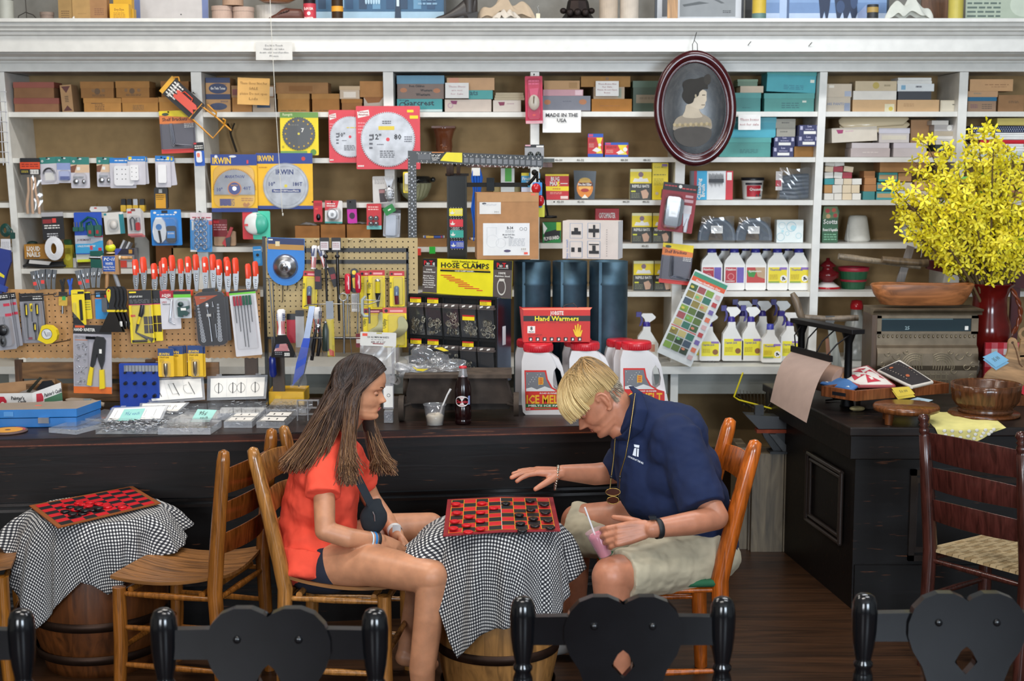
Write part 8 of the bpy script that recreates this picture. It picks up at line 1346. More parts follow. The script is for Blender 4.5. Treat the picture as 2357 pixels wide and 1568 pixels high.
I=It(2352,890,6.8,0);I.loc.z=IH+.001;m=I('board',bevel=.002);m.prism(sm([(2322,890),(2322,812),(2335,795),(2400,795),(2410,890)],2),0,8,'a98358:x');m.ring(2354,746+0,8,15,2,'a98358:x');m.prism([(2346,758),(2362,758),(2368,800),(2340,800)],0,8,'a98358:x');I.done('cutting_board','large cutting board with a ring handle at the right edge','cutting board')
I=It(2320,810,7.0,h=None);I.loc.z=IH+.001;I.cy=880;I.X=Matrix(((I.k,0,0,-2320*I.k),(0,I.k,0,0),(0,0,-I.k,880*I.k),(0,0,0,1)));m=I('cloth')
for i in range(9):
 for j in range(7):m.rect(2268+i*14,772+j*14,2282+i*14,786+j*14,0,['b0202c:h','c8606a:h','d8d0d0:h'][(i%2)+(j%2)])
m.box(2268,.5,772,2394,10,880,'b0202c:h');I.done('gingham_cloth','red and white checked cloth hanging behind the cutting boards','cloth')
w=W(isf(2185,975));m=w('cloth')
def yc(u,v):
 if v<.5:p=PH(2125+(160*u)+(1-2*v)*10,962-14*(1-2*v),IH+.004);return(p.x,p.y,IH+.004+.002*math.sin(u*20+v*9))
 p=PH(2125+160*u,966,IH+.004);t=(v-.5)*2;dd=.10*t*(1-abs(u-.35)*1.25);return(p.x+(.35-u)*.08*t,C0.y-.012-.004*math.sin(u*18),IH-dd)
m.grid(yc,26,12,'d4c87c:h')
for i in range(7):
 for j in range(3):
  u,v=.12+.12*i,.58+.13*j;a=yc(u,v)
  if.35-abs(u-.35)*.3>.0:m.ball((a[0],a[1]-.002,a[2]),(.009,.001,.007),'dcd8cc:h',8,5)
w.done('yellow_cloth','yellow and white patterned cloth hanging over the island edge','cloth')
w=W(isf(1975,938));c=PH(1973,942,IH+.01);m=w('stone');m.ball((c.x,c.y,IH+.013),(.036,.02,.012),'b8a878:u',14,8);w.done('yellow_stone','small pale yellow stone lying on the island top','stone')
I=It(1925,930,6.5);p=isf(1925,925);w=W(p);m=w('hooks');m.tube([(p.x-.05,p.y,IH+.006),(p.x,p.y+.02,IH+.008),(p.x+.06,p.y+.01,IH+.012),(p.x+.08,p.y+.03,IH+.03)],.005,'2a2624:d',n=6);m.tube([(p.x,p.y+.02,IH+.008),(p.x-.02,p.y+.05,IH+.02)],.004,'2a2624:d',n=6);w.done('iron_tool','small dark forked iron tool beside the serving tray','tool')
p=isf(2352,935);w=W(p);m=w('crate',bevel=.002);m.box(p.x-.03,p.y,IH+.001,p.x+.2,p.y+.15,IH+.05,'6a3c1e:w');t=w('bandana');t.grid(lambda u,v:(p.x-.028+.19*u,p.y+.01+.12*v,IH+.055+.03*math.sin(PI*u)*math.sin(PI*v)+.006*math.sin(u*19+v*13)),14,10,'a81c2c:h');w.done('small_crate','small wooden crate of red cloth at the far right edge','crate')
bk='2c2a2c:d';w=W(isf(1900,905));A1=V((P(1840,800,6.98).x,6.98,IH));Bq=isf(1955,895)
L1=P(1832,742,6.95);L2=P(1978,768,6.62);top=w('top_rail',bevel=.003)
def bar(m,a,b,wd,ht,key):
 d_=(b-a).normalized();s=V((-d_.y,d_.x,0)).normalized()*wd/2;u=V((0,0,ht));vs=[a-s,b-s,b+s,a+s];vs=vs+[v+u for v in vs];m.add(vs,[(0,3,2,1),(4,5,6,7),(0,1,5,4),(1,2,6,5),(2,3,7,6),(3,0,4,7)],key)
zt1=L1.z;L2.z=L1.z;L2=PH(1976,770,L1.z+.0);bar(top,L1,L2,.07,.022,bk)
for i,t in enumerate((.1,.86)):q=L1.lerp(L2,t);f_=w('upright.%d'%i,bevel=.003);f_.tube([(q.x,q.y,IH+.001),(q.x,q.y,IH+.06),(q.x,q.y,zt1-.05),(q.x,q.y,zt1)],[.034,.02,.017,.034],'141416:d',n=8)
ra,rb=L1.lerp(L2,.14),L1.lerp(L2,.8);zc=IH+.105;r_=w('paper_roll');r_.tube([(ra.x,ra.y,zc),(rb.x,rb.y,zc)],.068,'b08c78:c',n=28);r_.tube([(rb.x,rb.y,zc)]+[(rb.x+.004*i,rb.y-.002*i,zc)for i in(1,2)],[.05,.05,.04],'8a6038:c',n=20)
dxy=(rb-ra).normalized();nrm=V((-dxy.y,dxy.x,0));nrm=nrm if nrm.y<0 else-nrm
bl=w('cutter_bar');b1=P(1822,805,ra.y-.12);b2=P(1914,838,rb.y-.16);b2.z=b1.z=(b1.z+b2.z)/2;bar(bl,b1,b2,.012,.028,bk)
for i in range(4):
 t=.1+.26*i;a=L1.lerp(L2,t+.02);b=b1.lerp(b2,.1+.27*i);s=w('spring_arm.%d'%i);s.tube([a,a.lerp(b,.4)+nrm*.03+V((0,0,.0)),b+V((0,0,.03))],.0035,bk,n=6)
sh=w('paper_sheet');e1,e2=P(1773,905,b1.y-.2),P(1857,953,b2.y-.22)
sh.grid(lambda u,v:b1.lerp(b2,u)*(1-v)+e1.lerp(e2,u)*v+V((-.02*math.sin(PI*v),-.05*math.sin(PI*v),.035*math.sin(PI*v*1.2)-.02*v)),10,14,'a89084');w.done('paper_roll_cutter','black iron counter paper cutter with a curling brown paper sheet','paper cutter')
# ===== farm things between island and shelves
I=It(1895,745,7.25);m=I('handles');HW='7a6a58:o';m.tube([(1822,0,675),(1830,0,690),(1842,0,725),(1848,0,735)],[6,9,9,7],HW,n=12);m.tube([(1848,2,730),(1870,2,732),(1900,2,734),(1975,0,732)],[6,7,7,7],HW,n=12);f_=I('shaft');f_.prism([(1905,735),(1918,735),(1950,880),(1965,1000),(1935,1000),(1922,880)],4,10,'8a8a80:o');f_.prism([(1901,780),(1909,780),(1935,1000),(1920,1000)],0,4,'7a4a28:o');b=I('bracket');b.box(1899,-4,727,1920,6,742,'5c5a58:d');I.done('plow_handles','weathered grey wooden plow handles leaning behind the island','plow')
I=It(2150,600,7.36);m=I('handles');m.tube([(1930,0,590),(1960,0,594),(2040,2,604),(2120,4,616)],[7,8,6,5],'8a7a64:o',n=12);m.tube([(2025,-20,596),(2060,-20,600),(2110,-20,604),(2130,-20,604)],[8,9,8,9],'6e5a42:o',n=12);p=I('pan',bevel=.002);RW='4c0c10:t'
p.prism([(2128,598),(2200,600),(2357,640),(2420,650),(2420,672),(2330,660),(2128,618)],-24,-8,RW);p.prism([(2140,575),(2360,560),(2430,560),(2430,655),(2300,640),(2200,610)],10,16,RW);p.prism([(2130,560),(2200,495),(2430,500),(2430,570),(2300,575)],60,64,'3a3e42:d');b=I('strap');b.prism([(2090,565),(2106,570),(2085,650),(2066,650)],6,12,'7a7068:o');l=I('leg');l.prism([(2326,640),(2345,640),(2340,900),(2322,900)],-20,-8,RW);I.done('wheelbarrow','dark red antique wheelbarrow with wooden handles behind the flowers','wheelbarrow')
I=It(1975,725,7.62,h=yl(833));I.loc.z=ZBASE+.001;I.X=Matrix(((I.k,0,0,-1975*I.k),(0,I.k,0,0),(0,0,-I.k,829*I.k),(0,0,0,1)));m=I('jar');m.lathe([(0,0),(26,0),(28,-60),(26,-85),(14,-105),(12,-120)],'aab4b4:f',26,c=(1978,28,829));c=I('cap');c.lathe([(0,-140),(12,-138),(15,-125),(14,-118)][::-1],'b01c24:g',22,c=(1978,28,829));I.done('glass_feeder_jar','clear glass jar with a red cap on the base shelf','jar')
w=W((P(1780,1150,7.0).x,7.0,0));pc=P(1785,1268,6.95);m=w('crate',bevel=.003);xL,xR=P(1728,1268,6.95).x,P(1820,1268,6.95).x
zt_c=P(0,1045,6.95).z
for i in range(2):a=xL+(xR-xL)*(0 if i==0 else.8);b=xL+(xR-xL)*(.78 if i==0 else 1);m.box(a,6.95,0.001,b,6.98,zt_c,'6a5c48:o')
m.box(xL-.06,7.0,.001,xL-.01,7.25,zt_c+.02,'6a5c48:o');m.box(xL-.01,6.98,.001,xR,7.12,zt_c,'5c4e3c:o');w.done('wooden_crate','tall weathered wooden crate on the floor between the counters','crate')
I=It(1786,1000,6.96);I.loc.z=zt_c+.001;I.X=Matrix(((I.k,0,0,-1800*I.k),(0,I.k,0,0),(0,0,-I.k,1045*I.k),(0,0,0,1)));m=I('body',bevel=.002);K_='1a1a1c:t'
m.prism([(1728,955),(1850,962),(1850,988),(1760,988)],0,40,'2a2a2c:t');m.prism([(1756,990),(1832,990),(1832,998),(1756,998)],0,30,'8a3a20:u');m.prism([(1770,998),(1850,998),(1850,1040),(1835,1040),(1800,1045),(1775,1010)],8,40,K_);m.prism([(1785,1000),(1800,1000),(1840,1042),(1820,1044)],-2,6,'4c4c4c:d');m.box(1752,6,935,1772,24,957,K_);m.box(1786,-10,1040,1850,36,1045,K_);I.done('iron_press','black iron press sitting on the wooden crate','machine')
I=It(1740,900,7.1);m=I('basket');Wc='5c5446:d'
for i in range(15):t=i/14;m.tube([(1690+8*t*3,-4+20*t,905+30*t),(1750+10*t,-8,955-10*t),(1800+6*t,10,900-10*t)],.8,Wc,n=4)
for i in range(14):t=i/13;m.tube([(1695+105*t,0,895+8*math.sin(PI*t)),(1700+100*t,-6,930+22*math.sin(PI*t)),(1705+95*t,10,915+36*math.sin(PI*t))],.8,Wc,n=4)
r=I('rim');YR='d8c41a:p';r.tube([(1708,-8,856),(1688,-10,912),(1700,-8,920),(1790,-8,944)],2,YR,n=8);r.tube([(1790,-8,940),(1796,-8,956)],4,YR,n=8);I.done('wire_basket','wire fish basket with a yellow cord handle between the counters','basket')
# ===== chairs
def ladder_chair(name,label,loc,yaw,H,sh,wood,nsl=3,seat='slat',lean=.1,Wd=.4,D=.36,flat=False,slk=None,finial=0,rungs=2,g=None,tk=1.25,sw=1):
 e=thing(name,loc,yaw,label=label,cat='chair',group=g);hw=Wd/2;xb=-D/2;xf=D/2
 lx=lambda z:xb-lean*max(0,(z-sh)/(H-sh))**1.1
 for s in(-1,1):
  m=MB();zs=[0,sh*.5,sh,sh+.1,sh+(H-sh)*.5,H-.04,H-.008,H];rs=[x*tk for x in(.017,.02,.022,.022,.021,.019,.015,.004)]
  if finial:zs=zs[:5]+[H-.085,H-.08,H-.07,H-.06,H-.05,H-.042,H-.036,H-.02,H-.005,H];rs=rs[:5]+[.021,.015,.02,.02,.014,.02,.013,.022,.016,.003]
  m.tube([(lx(z)if z>sh else xb-.02*(1-z/sh),s*hw,z)for z in zs],rs,wood,n=14);m.build('back_post',e)
  m=MB();m.tube([(xf+.01,s*(hw+.015),0),(xf,s*(hw+.01),sh*.5),(xf,s*(hw+.01),sh-.012)],[.018*tk,.021*tk,.02*tk],wood,n=12);m.build('front_leg',e)
  for z in(.14,.28,sh-.035)[:rungs+1]:m=MB();m.tube([(xb,s*hw,z),(0,s*(hw+.005),z),(xf,s*(hw+.01),z)],[.009,.013,.009],wood,n=8);m.build('rung',e)
 for x,w_ in((xf,hw+.01),(xb,hw)):
  for z in(.2,sh-.04):m=MB();m.tube([(x,-w_,z),(x,0,z),(x,w_,z)],[.009,.013,.009],wood,n=8);m.build('rung',e)
 for i in range(nsl):
  zc=sh+.12+(H-sh-.2)*(i+.35)/(nsl-.3)if nsl>1 else H-.08;hh=(.036 if i<nsl-1 else.045)*sw;m=MB();n=12;vs=[]
  for j in range(n+1):
   u=j/n*2-1;y=u*hw*.97;bow=.035*(1-u*u);arch=.012*(1-u*u)
   for dx,dz in((0,-hh),(0,hh+arch),(.007,hh+arch),(.007,-hh)):z=zc+dz;vs.append((lx(z)-bow+dx,y,z))
  fs=[(0,1,2,3),(4*n+3,4*n+2,4*n+1,4*n)]
  for j in range(n):
   for q in range(4):a,b=4*j+q,4*j+(q+1)%4;fs.append((a,a+4,b+4,b))
  m.add(vs,fs,slk or wood,True);m.build('back_slat',e,bevel=.002)
 ft=lambda x,y:(sh+.002+.05*max(0,-x/D-.1)**1.0*.0+.075*(x/D)**2*(1 if x<0 else 1.1)+.03*(y/hw)**2*(.5-x/D)-.012)
 if seat=='slat':
  m=MB();ns=9
  for i in range(ns):
   y0=-hw-.01+(Wd+.02)*(i+.04)/ns;y1=-hw-.01+(Wd+.02)*(i+.96)/ns;nu=12;vs=[]
   for j in range(nu+1):
    x=xb+.0+(D+.035)*j/nu
    for(yy,dz)in((y0,.012),(y1,.012),(y1,0),(y0,0)):vs.append((x,yy,ft(x,yy)+dz))
   fs=[(0,3,2,1),(4*nu,4*nu+1,4*nu+2,4*nu+3)]
   for j in range(nu):
    for q in range(4):a,b=4*j+q,4*j+(q+1)%4;fs.append((a,b,b+4,a+4))
   m.add(vs,fs,'8a5c30:x',False)
  m.build('seat',e)
  for x in(xf-.04,xb+.05):m=MB();m.tube([(x,-hw,sh-.022),(x,hw,sh-.022)],.012,wood,n=8);m.build('seat_support',e)
 else:
  m=MB();ns=16;K1,K2=('a8916c:h','8d7550:h')if seat=='woven' else('1f5a3c:h','1f5a3c:h')
  for i in range(ns):
   for j in range(ns):
    x0,x1=xb+(D+.02)*i/ns,xb+(D+.02)*(i+1)/ns;y0,y1=-hw-.01+(Wd+.02)*j/ns,-hw-.01+(Wd+.02)*(j+1)/ns;up=.002 if(i//2+j)%3 else 0
    m.add([(x0,y0+.001,sh-.005),(x1,y0+.001,sh-.005),(x1,y1-.001,sh-.005),(x0,y1-.001,sh-.005),(x0+.002,y0+.003,sh+.004+up),(x1-.002,y0+.003,sh+.004+up),(x1-.002,y1-.003,sh+.004+up),(x0+.002,y1-.003,sh+.004+up)],[(4,5,6,7),(0,1,5,4),(1,2,6,5),(2,3,7,6),(3,0,4,7)],K1 if(i//2+j)%3 else K2)
  for(a,b)in(((xb,-hw-.01),(xf+.02,-hw-.01)),((xf+.02,-hw-.01),(xf+.02,hw+.01)),((xf+.02,hw+.01),(xb,hw+.01))):m.tube([(a[0]+(b[0]-a[0])*t/12,a[1]+(b[1]-a[1])*t/12,sh-.008)for t in range(13)],.014,K1,n=8)
  m.build('seat',e)
 return e
def chair_from(nt,ft_,Znear,Zfar,H,face,**k):
 a,b=P(nt[0],nt[1],Znear),P(ft_[0],ft_[1],Zfar);d_=(b-a);fx=V((d_.y,-d_.x,0)).normalized()*face;c=(a+b)/2;c.z=0
 D=k.get('D',.36);ln=k.get('lean',.1);c=c+fx*(D/2+ln);return c,math.atan2(fx.y,fx.x)
WL='8a521f:w';SH=.44
c1,y1=chair_from((515,1043),(627,991),4.87,5.28,.94,-1,lean=.05,D=.37);ladder_chair('ladderback_chair','empty golden brown ladderback chair with curved slat seat beside the left barrel',c1,y1,.95,SH,'8a5420:w',lean=.05,Wd=.415,D=.37,slk='6e3a15:w')
c2,y2=chair_from((580,1034),(651,985),4.92,5.33,.94,1,lean=.11,D=.36);ladder_chair('ladderback_chair','golden wooden ladderback chair that the girl in the coral shirt sits on',c2,y2,.95,SH,'a06c35:w',lean=.11,Wd=.415)
c3,y3=chair_from((1741,1011),(1683,961),4.90,5.33,.98,-1,lean=.12,D=.36);ladder_chair('ladderback_chair','orange varnished ladderback chair that the man in the navy shirt sits on',c3,y3,.98,.475,'b0591a:w',nsl=2,tk=1.45,seat='green',lean=.12,Wd=.43)
a,b=P(2345,1000,4.95),P(2122,957,5.30);d_=b-a;fx=V((d_.y,-d_.x,0)).normalized();c=(a+b)/2+fx*(.18+.08);c.z=0
ladder_chair('ladderback_chair','dark red brown ladderback chair with a woven rush seat before the island',c,math.atan2(fx.y,fx.x),1.0,.46,'40201a:w',seat='woven',lean=.07,Wd=.43,slk='46211c:w',finial=1,sw=1.15)
pc=PH(-92,1290,SH);ladder_chair('ladderback_chair','golden slat seat chair cut off by the left edge of the photo',(pc.x,pc.y,0),R(12),.95,SH,'8a571f:w',lean=.1,Wd=.41)
BLK='0c0d10:l'
def black_chair(px,topy,Z,label,yaw=0,Wd=.455):
 c=P(px,topy,Z);H=c.z;e=thing('captain_chair',(c.x,Z,0),yaw,label=label,cat='chair',group='black chairs in the foreground');hw=Wd/2
 for s in(-1,1):
  m=MB();x=s*hw;m.lathe([(0,H),(.012,H-.001),(.021,H-.006),(.027,H-.02),(.0295,H-.045),(.028,H-.09),(.024,H-.125),(.019,H-.15),(.0175,H-.157),(.022,H-.163),(.022,H-.17),(.0175,H-.176),(.022,H-.19),(.025,H-.22),(.02,H-.27),(.016,H-.3),(.019,H-.4),(.02,.45),(.018,0)],BLK,26,c=(x,0,0));m.build('back_post',e)
  m=MB();m.lathe([(.018,.44),(.022,.3),(.015,.2),(.018,0)],BLK,16,c=(s*(hw-.02),.36,0));m.build('front_leg',e)
 m=MB();m.prism([(-hw,H-.045),(-hw*.6,H-.043),(hw*.6,H-.043),(hw,H-.045),(hw,H-.11),(-hw,H-.11)],-.012,.014,BLK);m.build('top_rail',e,bevel=.011)
 pts=[(.0,H-.012),(.01,H-.005),(.035,H+.006),(.07,H+.006),(.1,H-.006),(.122,H-.03),(.134,H-.065),(.134,H-.095),(.122,H-.13),(.1,H-.165),(.088,H-.2),(.08,H-.24),(.082,H-.3),(.075,H-.4)]
 def heart(s):
  q=pts;inner=[(.0,H-.4),(.0,H-.185),(.026,H-.155),(.012,H-.128),(.0,H-.118)]
  return[(s*a,b)for a,b in q+[(0.0,H-.4)][:0]+inner]
 m=MB()
 for s in(-1,1):m.prism(heart(s),-.022,.004,BLK)
 for s in(-1,1):m.ball((s*.066,-.024,H-.062),(.0085,.005,.0085),BLK,12,8)
 m.build('splat',e,bevel=.0115)
 m=MB();m.prism([(-.09,.46),(.09,.46),(.08,H-.39),(-.08,H-.39)],-.02,.0,BLK);m.build('splat_base',e)
 m=MB();m.add([],[],BLK)
 m.grid(lambda u,v:(-hw-.01+(Wd+.02)*u,-.02+.42*v,.455+.006*math.cos((u-.5)*9)),10,8,BLK);m.box(-hw-.01,-.02,.425,hw+.01,.4,.45,BLK);m.build('seat',e,bevel=.004);return e
black_chair(619,1401,2.96,'glossy black chair back with double lobed splat, below the girl');black_chair(1434,1374,3.13,'glossy black chair back with a pierced splat, in front of the man');black_chair(2223,1366,3.14,'glossy black chair back with a pierced splat, before the right island',Wd=.458)
black_chair(-196,1402,2.96,'glossy black chair cut off at the left edge, only its right post in view')
# ===== barrels, cloths, boards
def barrel(px,Z,zt,r0,rb,wood,label,band='3a2a22:d'):
 x=P(px,1300,Z).x;e=thing('barrel',(x,Z,0),label=label,cat='barrel');n=20;m=MB();prof=[(0,0),(r0*.93,0),(r0*.96,.03),(rb*.985,zt*.3),(rb,zt*.5),(rb*.975,zt*.72),(r0,zt-.01),(r0,zt),(r0-.015,zt),(r0-.015,zt-.02),(0,zt-.02)]
 q=len(prof);vs=[];fs=[];N=n*4
 for i in range(N):
  a=2*PI*i/N;g=1-.006*(i%4==0)
  for r,z in prof:vs.append((r*g*math.cos(a),r*g*math.sin(a),z))
 for i in range(N):
  for j in range(q-1):a,b=i*q+j,((i+1)%N)*q+j;fs.append((a,b,b+1,a+1))
 m.add(vs,fs,wood,True);m.build('staves',e)
 f=lambda z:rb-(rb-r0)*abs((z-zt*.5)/(zt*.5))**2
 for z in(.06,zt*.32,zt*.74):m=MB();m.lathe([(f(z)+.001,z),(f(z)+.004,z),(f(z+.035)+.004,z+.035),(f(z+.035)+.001,z+.035)],band,48);m.build('hoop',e)
 return V((x,Z,zt))
BT=.668;B1=barrel(1146,4.96,BT,.19,.222,'9a6e3c:o','pale wooden barrel with a metal hoop under the checkerboard between the players');B2=barrel(228,5.40,.605,.225,.262,'5c3214:o','dark brown wooden barrel under the left checkerboard')
gm=bpy.data.materials.new('gingham_cloth');gm.use_nodes=True;nt=gm.node_tree;N_=nt.nodes;uv=N_.new('ShaderNodeUVMap');sp=N_.new('ShaderNodeSeparateXYZ');nt.links.new(uv.outputs[0],sp.inputs[0]);outs=[]
for ax in(0,1):
 a=N_.new('ShaderNodeMath');a.operation='MULTIPLY';a.inputs[1].default_value=1/.0118;nt.links.new(sp.outputs[ax],a.inputs[0]);f=N_.new('ShaderNodeMath');f.operation='FRACT';nt.links.new(a.outputs[0],f.inputs[0]);g=N_.new('ShaderNodeMath');g.operation='GREATER_THAN';g.inputs[1].default_value=.5;nt.links.new(f.outputs[0],g.inputs[0]);outs.append(g)
ad=N_.new('ShaderNodeMath');ad.operation='ADD';nt.links.new(outs[0].outputs[0],ad.inputs[0]);nt.links.new(outs[1].outputs[0],ad.inputs[1]);hf=N_.new('ShaderNodeMath');hf.operation='MULTIPLY';hf.inputs[1].default_value=.5;nt.links.new(ad.outputs[0],hf.inputs[0])
cr=N_.new('ShaderNodeValToRGB');cr.color_ramp.interpolation='CONSTANT';e_=cr.color_ramp.elements;e_[0].color=lin('e2e0dc');e_[1].position=.9;e_[1].color=lin('121318');q=e_.new(.4);q.color=lin('55565c');nt.links.new(hf.outputs[0],cr.inputs[0]);nt.links.new(cr.outputs[0],N_['Principled BSDF'].inputs[0]);N_['Principled BSDF'].inputs['Roughness'].default_value=.9;_M['GINGHAM']=gm
def drape(B,Rt,hem,label,seed,rot):
 n,ms,mh=180,10,26;vs=[];uvs=[];fs=[];zt=B.z+.004;H_=sorted(hem)
 def look(a):
  a=(a+180)%360-180
  for(a0,l0,f0),(a1,l1,f1)in zip(H_,H_[1:]):
   if a0<=a<=a1:t=(a-a0)/(a1-a0);return l0+(l1-l0)*t,f0+(f1-f0)*t
  return H_[0][1:]
 m=MB()
 for i in range(n):
  th=360*i/n;L_,F_=look(th);a=R(th)-PI/2
  for j in range(ms+mh+1):
   if j<=ms:s=(Rt+.004)*j/ms;r=s;z=zt+.0015*math.sin(5*a+j)
   else:
    t=(j-ms)/mh;s=(Rt+.004)+L_*t;fold=(.016*math.sin(9*a+seed)+.009*math.sin(17*a+seed*2)+.005*math.sin(29*a))*min(1,t*1.8)
    r=Rt+.004+.012*math.sin(min(1,t*6)*PI/2)+F_*t**1.2+max(fold,-.006-F_*t*.5)+.03*min(1,t*3);z=zt-max(0,L_*t-.012)*(1-.25*(F_/max(L_,.1))**1)
   vs.append((B.x+r*math.cos(a),B.y+r*math.sin(a),z));uvs.append((s*math.cos(a+rot),s*math.sin(a+rot)))
 K=ms+mh+1
 for i in range(n):
  for j in range(K-1):a,b=i*K+j,((i+1)%n)*K+j;fs.append((a,b,b+1,a+1))
 m.X=Matrix.Translation(-B);m.add(vs,[f[::-1]for f in fs],'GINGHAM',True);o=m.build('gingham_tablecloth');o.location=B;tag(o,label,'tablecloth')
 ul=o.data.uv_layers.new(name='uv')
 for lp in o.data.loops:ul.data[lp.index].uv=uvs[lp.vertex_index]
 q=o.modifiers.new('solid','SOLIDIFY');q.thickness=.0012
 return o
drape(B1,.19,[(-180,.2,.05),(-120,.18,.06),(-75,.1,.1),(-50,.16,.1),(-28,.44,.05),(-14,.36,.03),(0,.33,.02),(25,.31,.02),(45,.35,.02),(60,.28,.03),(90,.2,.06),(130,.2,.05),(180,.2,.05)],'black and white gingham cloth draped on the barrel between the players',1,.15)
drape(B2,.225,[(-180,.15,.04),(-110,.1,.07),(-80,.14,.1),(-55,.28,.06),(-34,.42,.03),(-16,.32,.02),(4,.22,.02),(22,.28,.02),(50,.18,.03),(80,.16,.08),(110,.12,.08),(180,.15,.04)],'black and white gingham cloth draped on the left barrel',4,-.5)
def checkerboard(c4,z,label,border,crease=0):
 Q=[PH(a,b,z)for a,b in c4];c=sum(Q,V())/4;w=W((c.x,c.y,z));m=w('board');zz=lambda u:z+(.006-.012*abs(u-.5)if crease else 0)
 f=lambda u,v,o=0:(bil(Q,u,v).x,bil(Q,u,v).y,zz(u)+o)
 for a,b in((0,.5),(.5,1)):m.add([f(a,0),f(b,0),f(b,1),f(a,1),f(a,0,.004),f(b,0,.004),f(b,1,.004),f(a,1,.004)],[(0,3,2,1),(4,5,6,7),(0,1,5,4),(1,2,6,5),(2,3,7,6),(3,0,4,7)],border)
 s=w('squares');m0=.045
 for i in range(8):
  for j in range(8):
   d=(1-2*m0)/8;u,v=m0+d*i,m0+d*j;s.add([f(u,v,.0046),f(u+d,v,.0046),f(u+d,v+d,.0046),f(u,v+d,.0046)],[(0,1,2,3)],'131216' if(i+j)%2==crease else 'c4101f')
 if crease:
  for k in range(9):
   u=m0+(1-2*m0)*k/8;key='c9b8a8' if k==4 else 'd8981c';s.add([f(u-.003,m0,.005),f(u+.003,m0,.005),f(u+.003,1-m0,.005),f(u-.003,1-m0,.005)],[(0,1,2,3)],key)
   for h in(0,.5):s.add([f(m0+h*(1-2*m0),u-.003,.005),f(m0+(h+.5)*(1-2*m0),u-.003,.005),f(m0+(h+.5)*(1-2*m0),u+.003,.005),f(m0+h*(1-2*m0),u+.003,.005)],[(0,1,2,3)],'d8981c')
 w.done('checkerboard',label,'board game');return f
Z1=BT+.014;f1=checkerboard([(1020,1236),(1290,1224),(1273,1147),(1030,1152)],Z1,'red and black checkerboard with yellow lines between the two players','8a0f1c',1)
Z2=.619;f2=checkerboard([(133,1217),(370,1160),(305,1121),(67,1166)],Z2,'red and black checkerboard with scattered pieces on the left barrel','8a4a1c',0)
def checker(px,py,z,red,label,g):
 p=PH(px,py,z+.004);m=MB();key='c4141f:g' if red else '141417:g';m.lathe([(0,0),(.0165,0),(.0175,.002),(.0175,.005),(.0165,.0068),(.013,.0068),(.012,.0058),(.006,.0058),(.005,.0066),(0,.0066)],key,24);o=m.build('checker_piece');o.location=(p.x,p.y,z);tag(o,label,'game piece',g)
crop=lambda a,b:(900+a/3.35,1100+b/3.35)
for r,L_ in((1,[(500,200),(700,195),(790,232),(508,268),(690,265),(600,298),(490,335),(688,332),(582,365),(480,388),(688,392),(595,418)]),(0,[(885,197),(1072,178),(1182,207),(1078,247),(1190,268),(988,287),(1098,315),(1210,328),(998,352),(1110,370),(1228,383),(1012,406)])):
 for a,b in L_:checker(*crop(a,b),Z1+.0112,r,'red checker piece set on the left half of the middle checkerboard' if r else 'black checker piece set on the right half of the middle checkerboard','red checkers in play' if r else 'black checkers in play')
for r,L_ in((1,[(470,322),(558,303),(628,322),(700,308),(535,350),(868,330),(765,330),(640,298),(590,312)]),(0,[(500,332),(462,362),(515,380),(585,378),(608,356),(655,352),(700,338),(560,342)])):
 for i,(a,b)in enumerate(L_):checker(a/3.087,1060+b/3.087,Z2+.0052+(.0072 if i in(2,7)or(not r and i in(4,6))else 0),r,'red checker piece piled loosely on the left checkerboard' if r else 'black checker piece piled loosely on the left checkerboard','loose red checkers' if r else 'loose black checkers')
# ===== people
def capsule(m,p0,p1,r0,r1,n=44,h=7):
 p0,p1=V(p0),V(p1);d=(p1-p0);L_=d.length;d=d/L_ if L_>1e-6 else V((0,0,1));u=d.orthogonal().normalized();v=d.cross(u);rings=[]
 for i in range(h):t=PI/2*(1-i/h);rings.append((p0-d*r0*math.sin(t),r0*math.cos(t)))
 rings.append((p0,r0));rings.append((p1,r1))
 for i in range(1,h+1):t=PI/2*i/h;rings.append((p1+d*r1*math.sin(t),r1*math.cos(t)))
 rings=[(c,max(r,1e-4))for c,r in rings];vs=[c+(u*math.cos(2*PI*j/n)+v*math.sin(2*PI*j/n))*r for c,r in rings for j in range(n)]
 fs=[(i*n+j,i*n+(j+1)%n,(i+1)*n+(j+1)%n,(i+1)*n+j)for i in range(len(rings)-1)for j in range(n)]+[tuple(range(n-1,-1,-1)),tuple(range((len(rings)-1)*n,len(rings)*n))]
 m.add(vs,fs,'ffffff',True)
def chain(m,pts,rs):
 for i in range(len(pts)-1):capsule(m,pts[i],pts[i+1],rs[i],rs[i+1])
def egg(m,c,r,rot=None,n=24,k=16):
 c=V(c);Mr=rot or Matrix.Identity(3);vs=[];fs=[]
 for i in range(k+1):
  t=PI*i/k
  for j in range(n):a=2*PI*j/n;vs.append(c+Mr@V((r[0]*math.sin(t)*math.cos(a),r[1]*math.sin(t)*math.sin(a),-r[2]*math.cos(t))))
 for i in range(k):
  for j in range(n):fs.append((i*n+j,i*n+(j+1)%n,(i+1)*n+(j+1)%n,(i+1)*n+j))
 m.add(vs,fs,'ffffff',True)
def cone(m,p0,p1,r0,r1,sq=1,n=24,k=4):
 m.tube([V(p0).lerp(V(p1),i/k)for i in range(k+1)],[r0+(r1-r0)*i/k for i in range(k+1)],'ffffff',n=n,sq=sq)
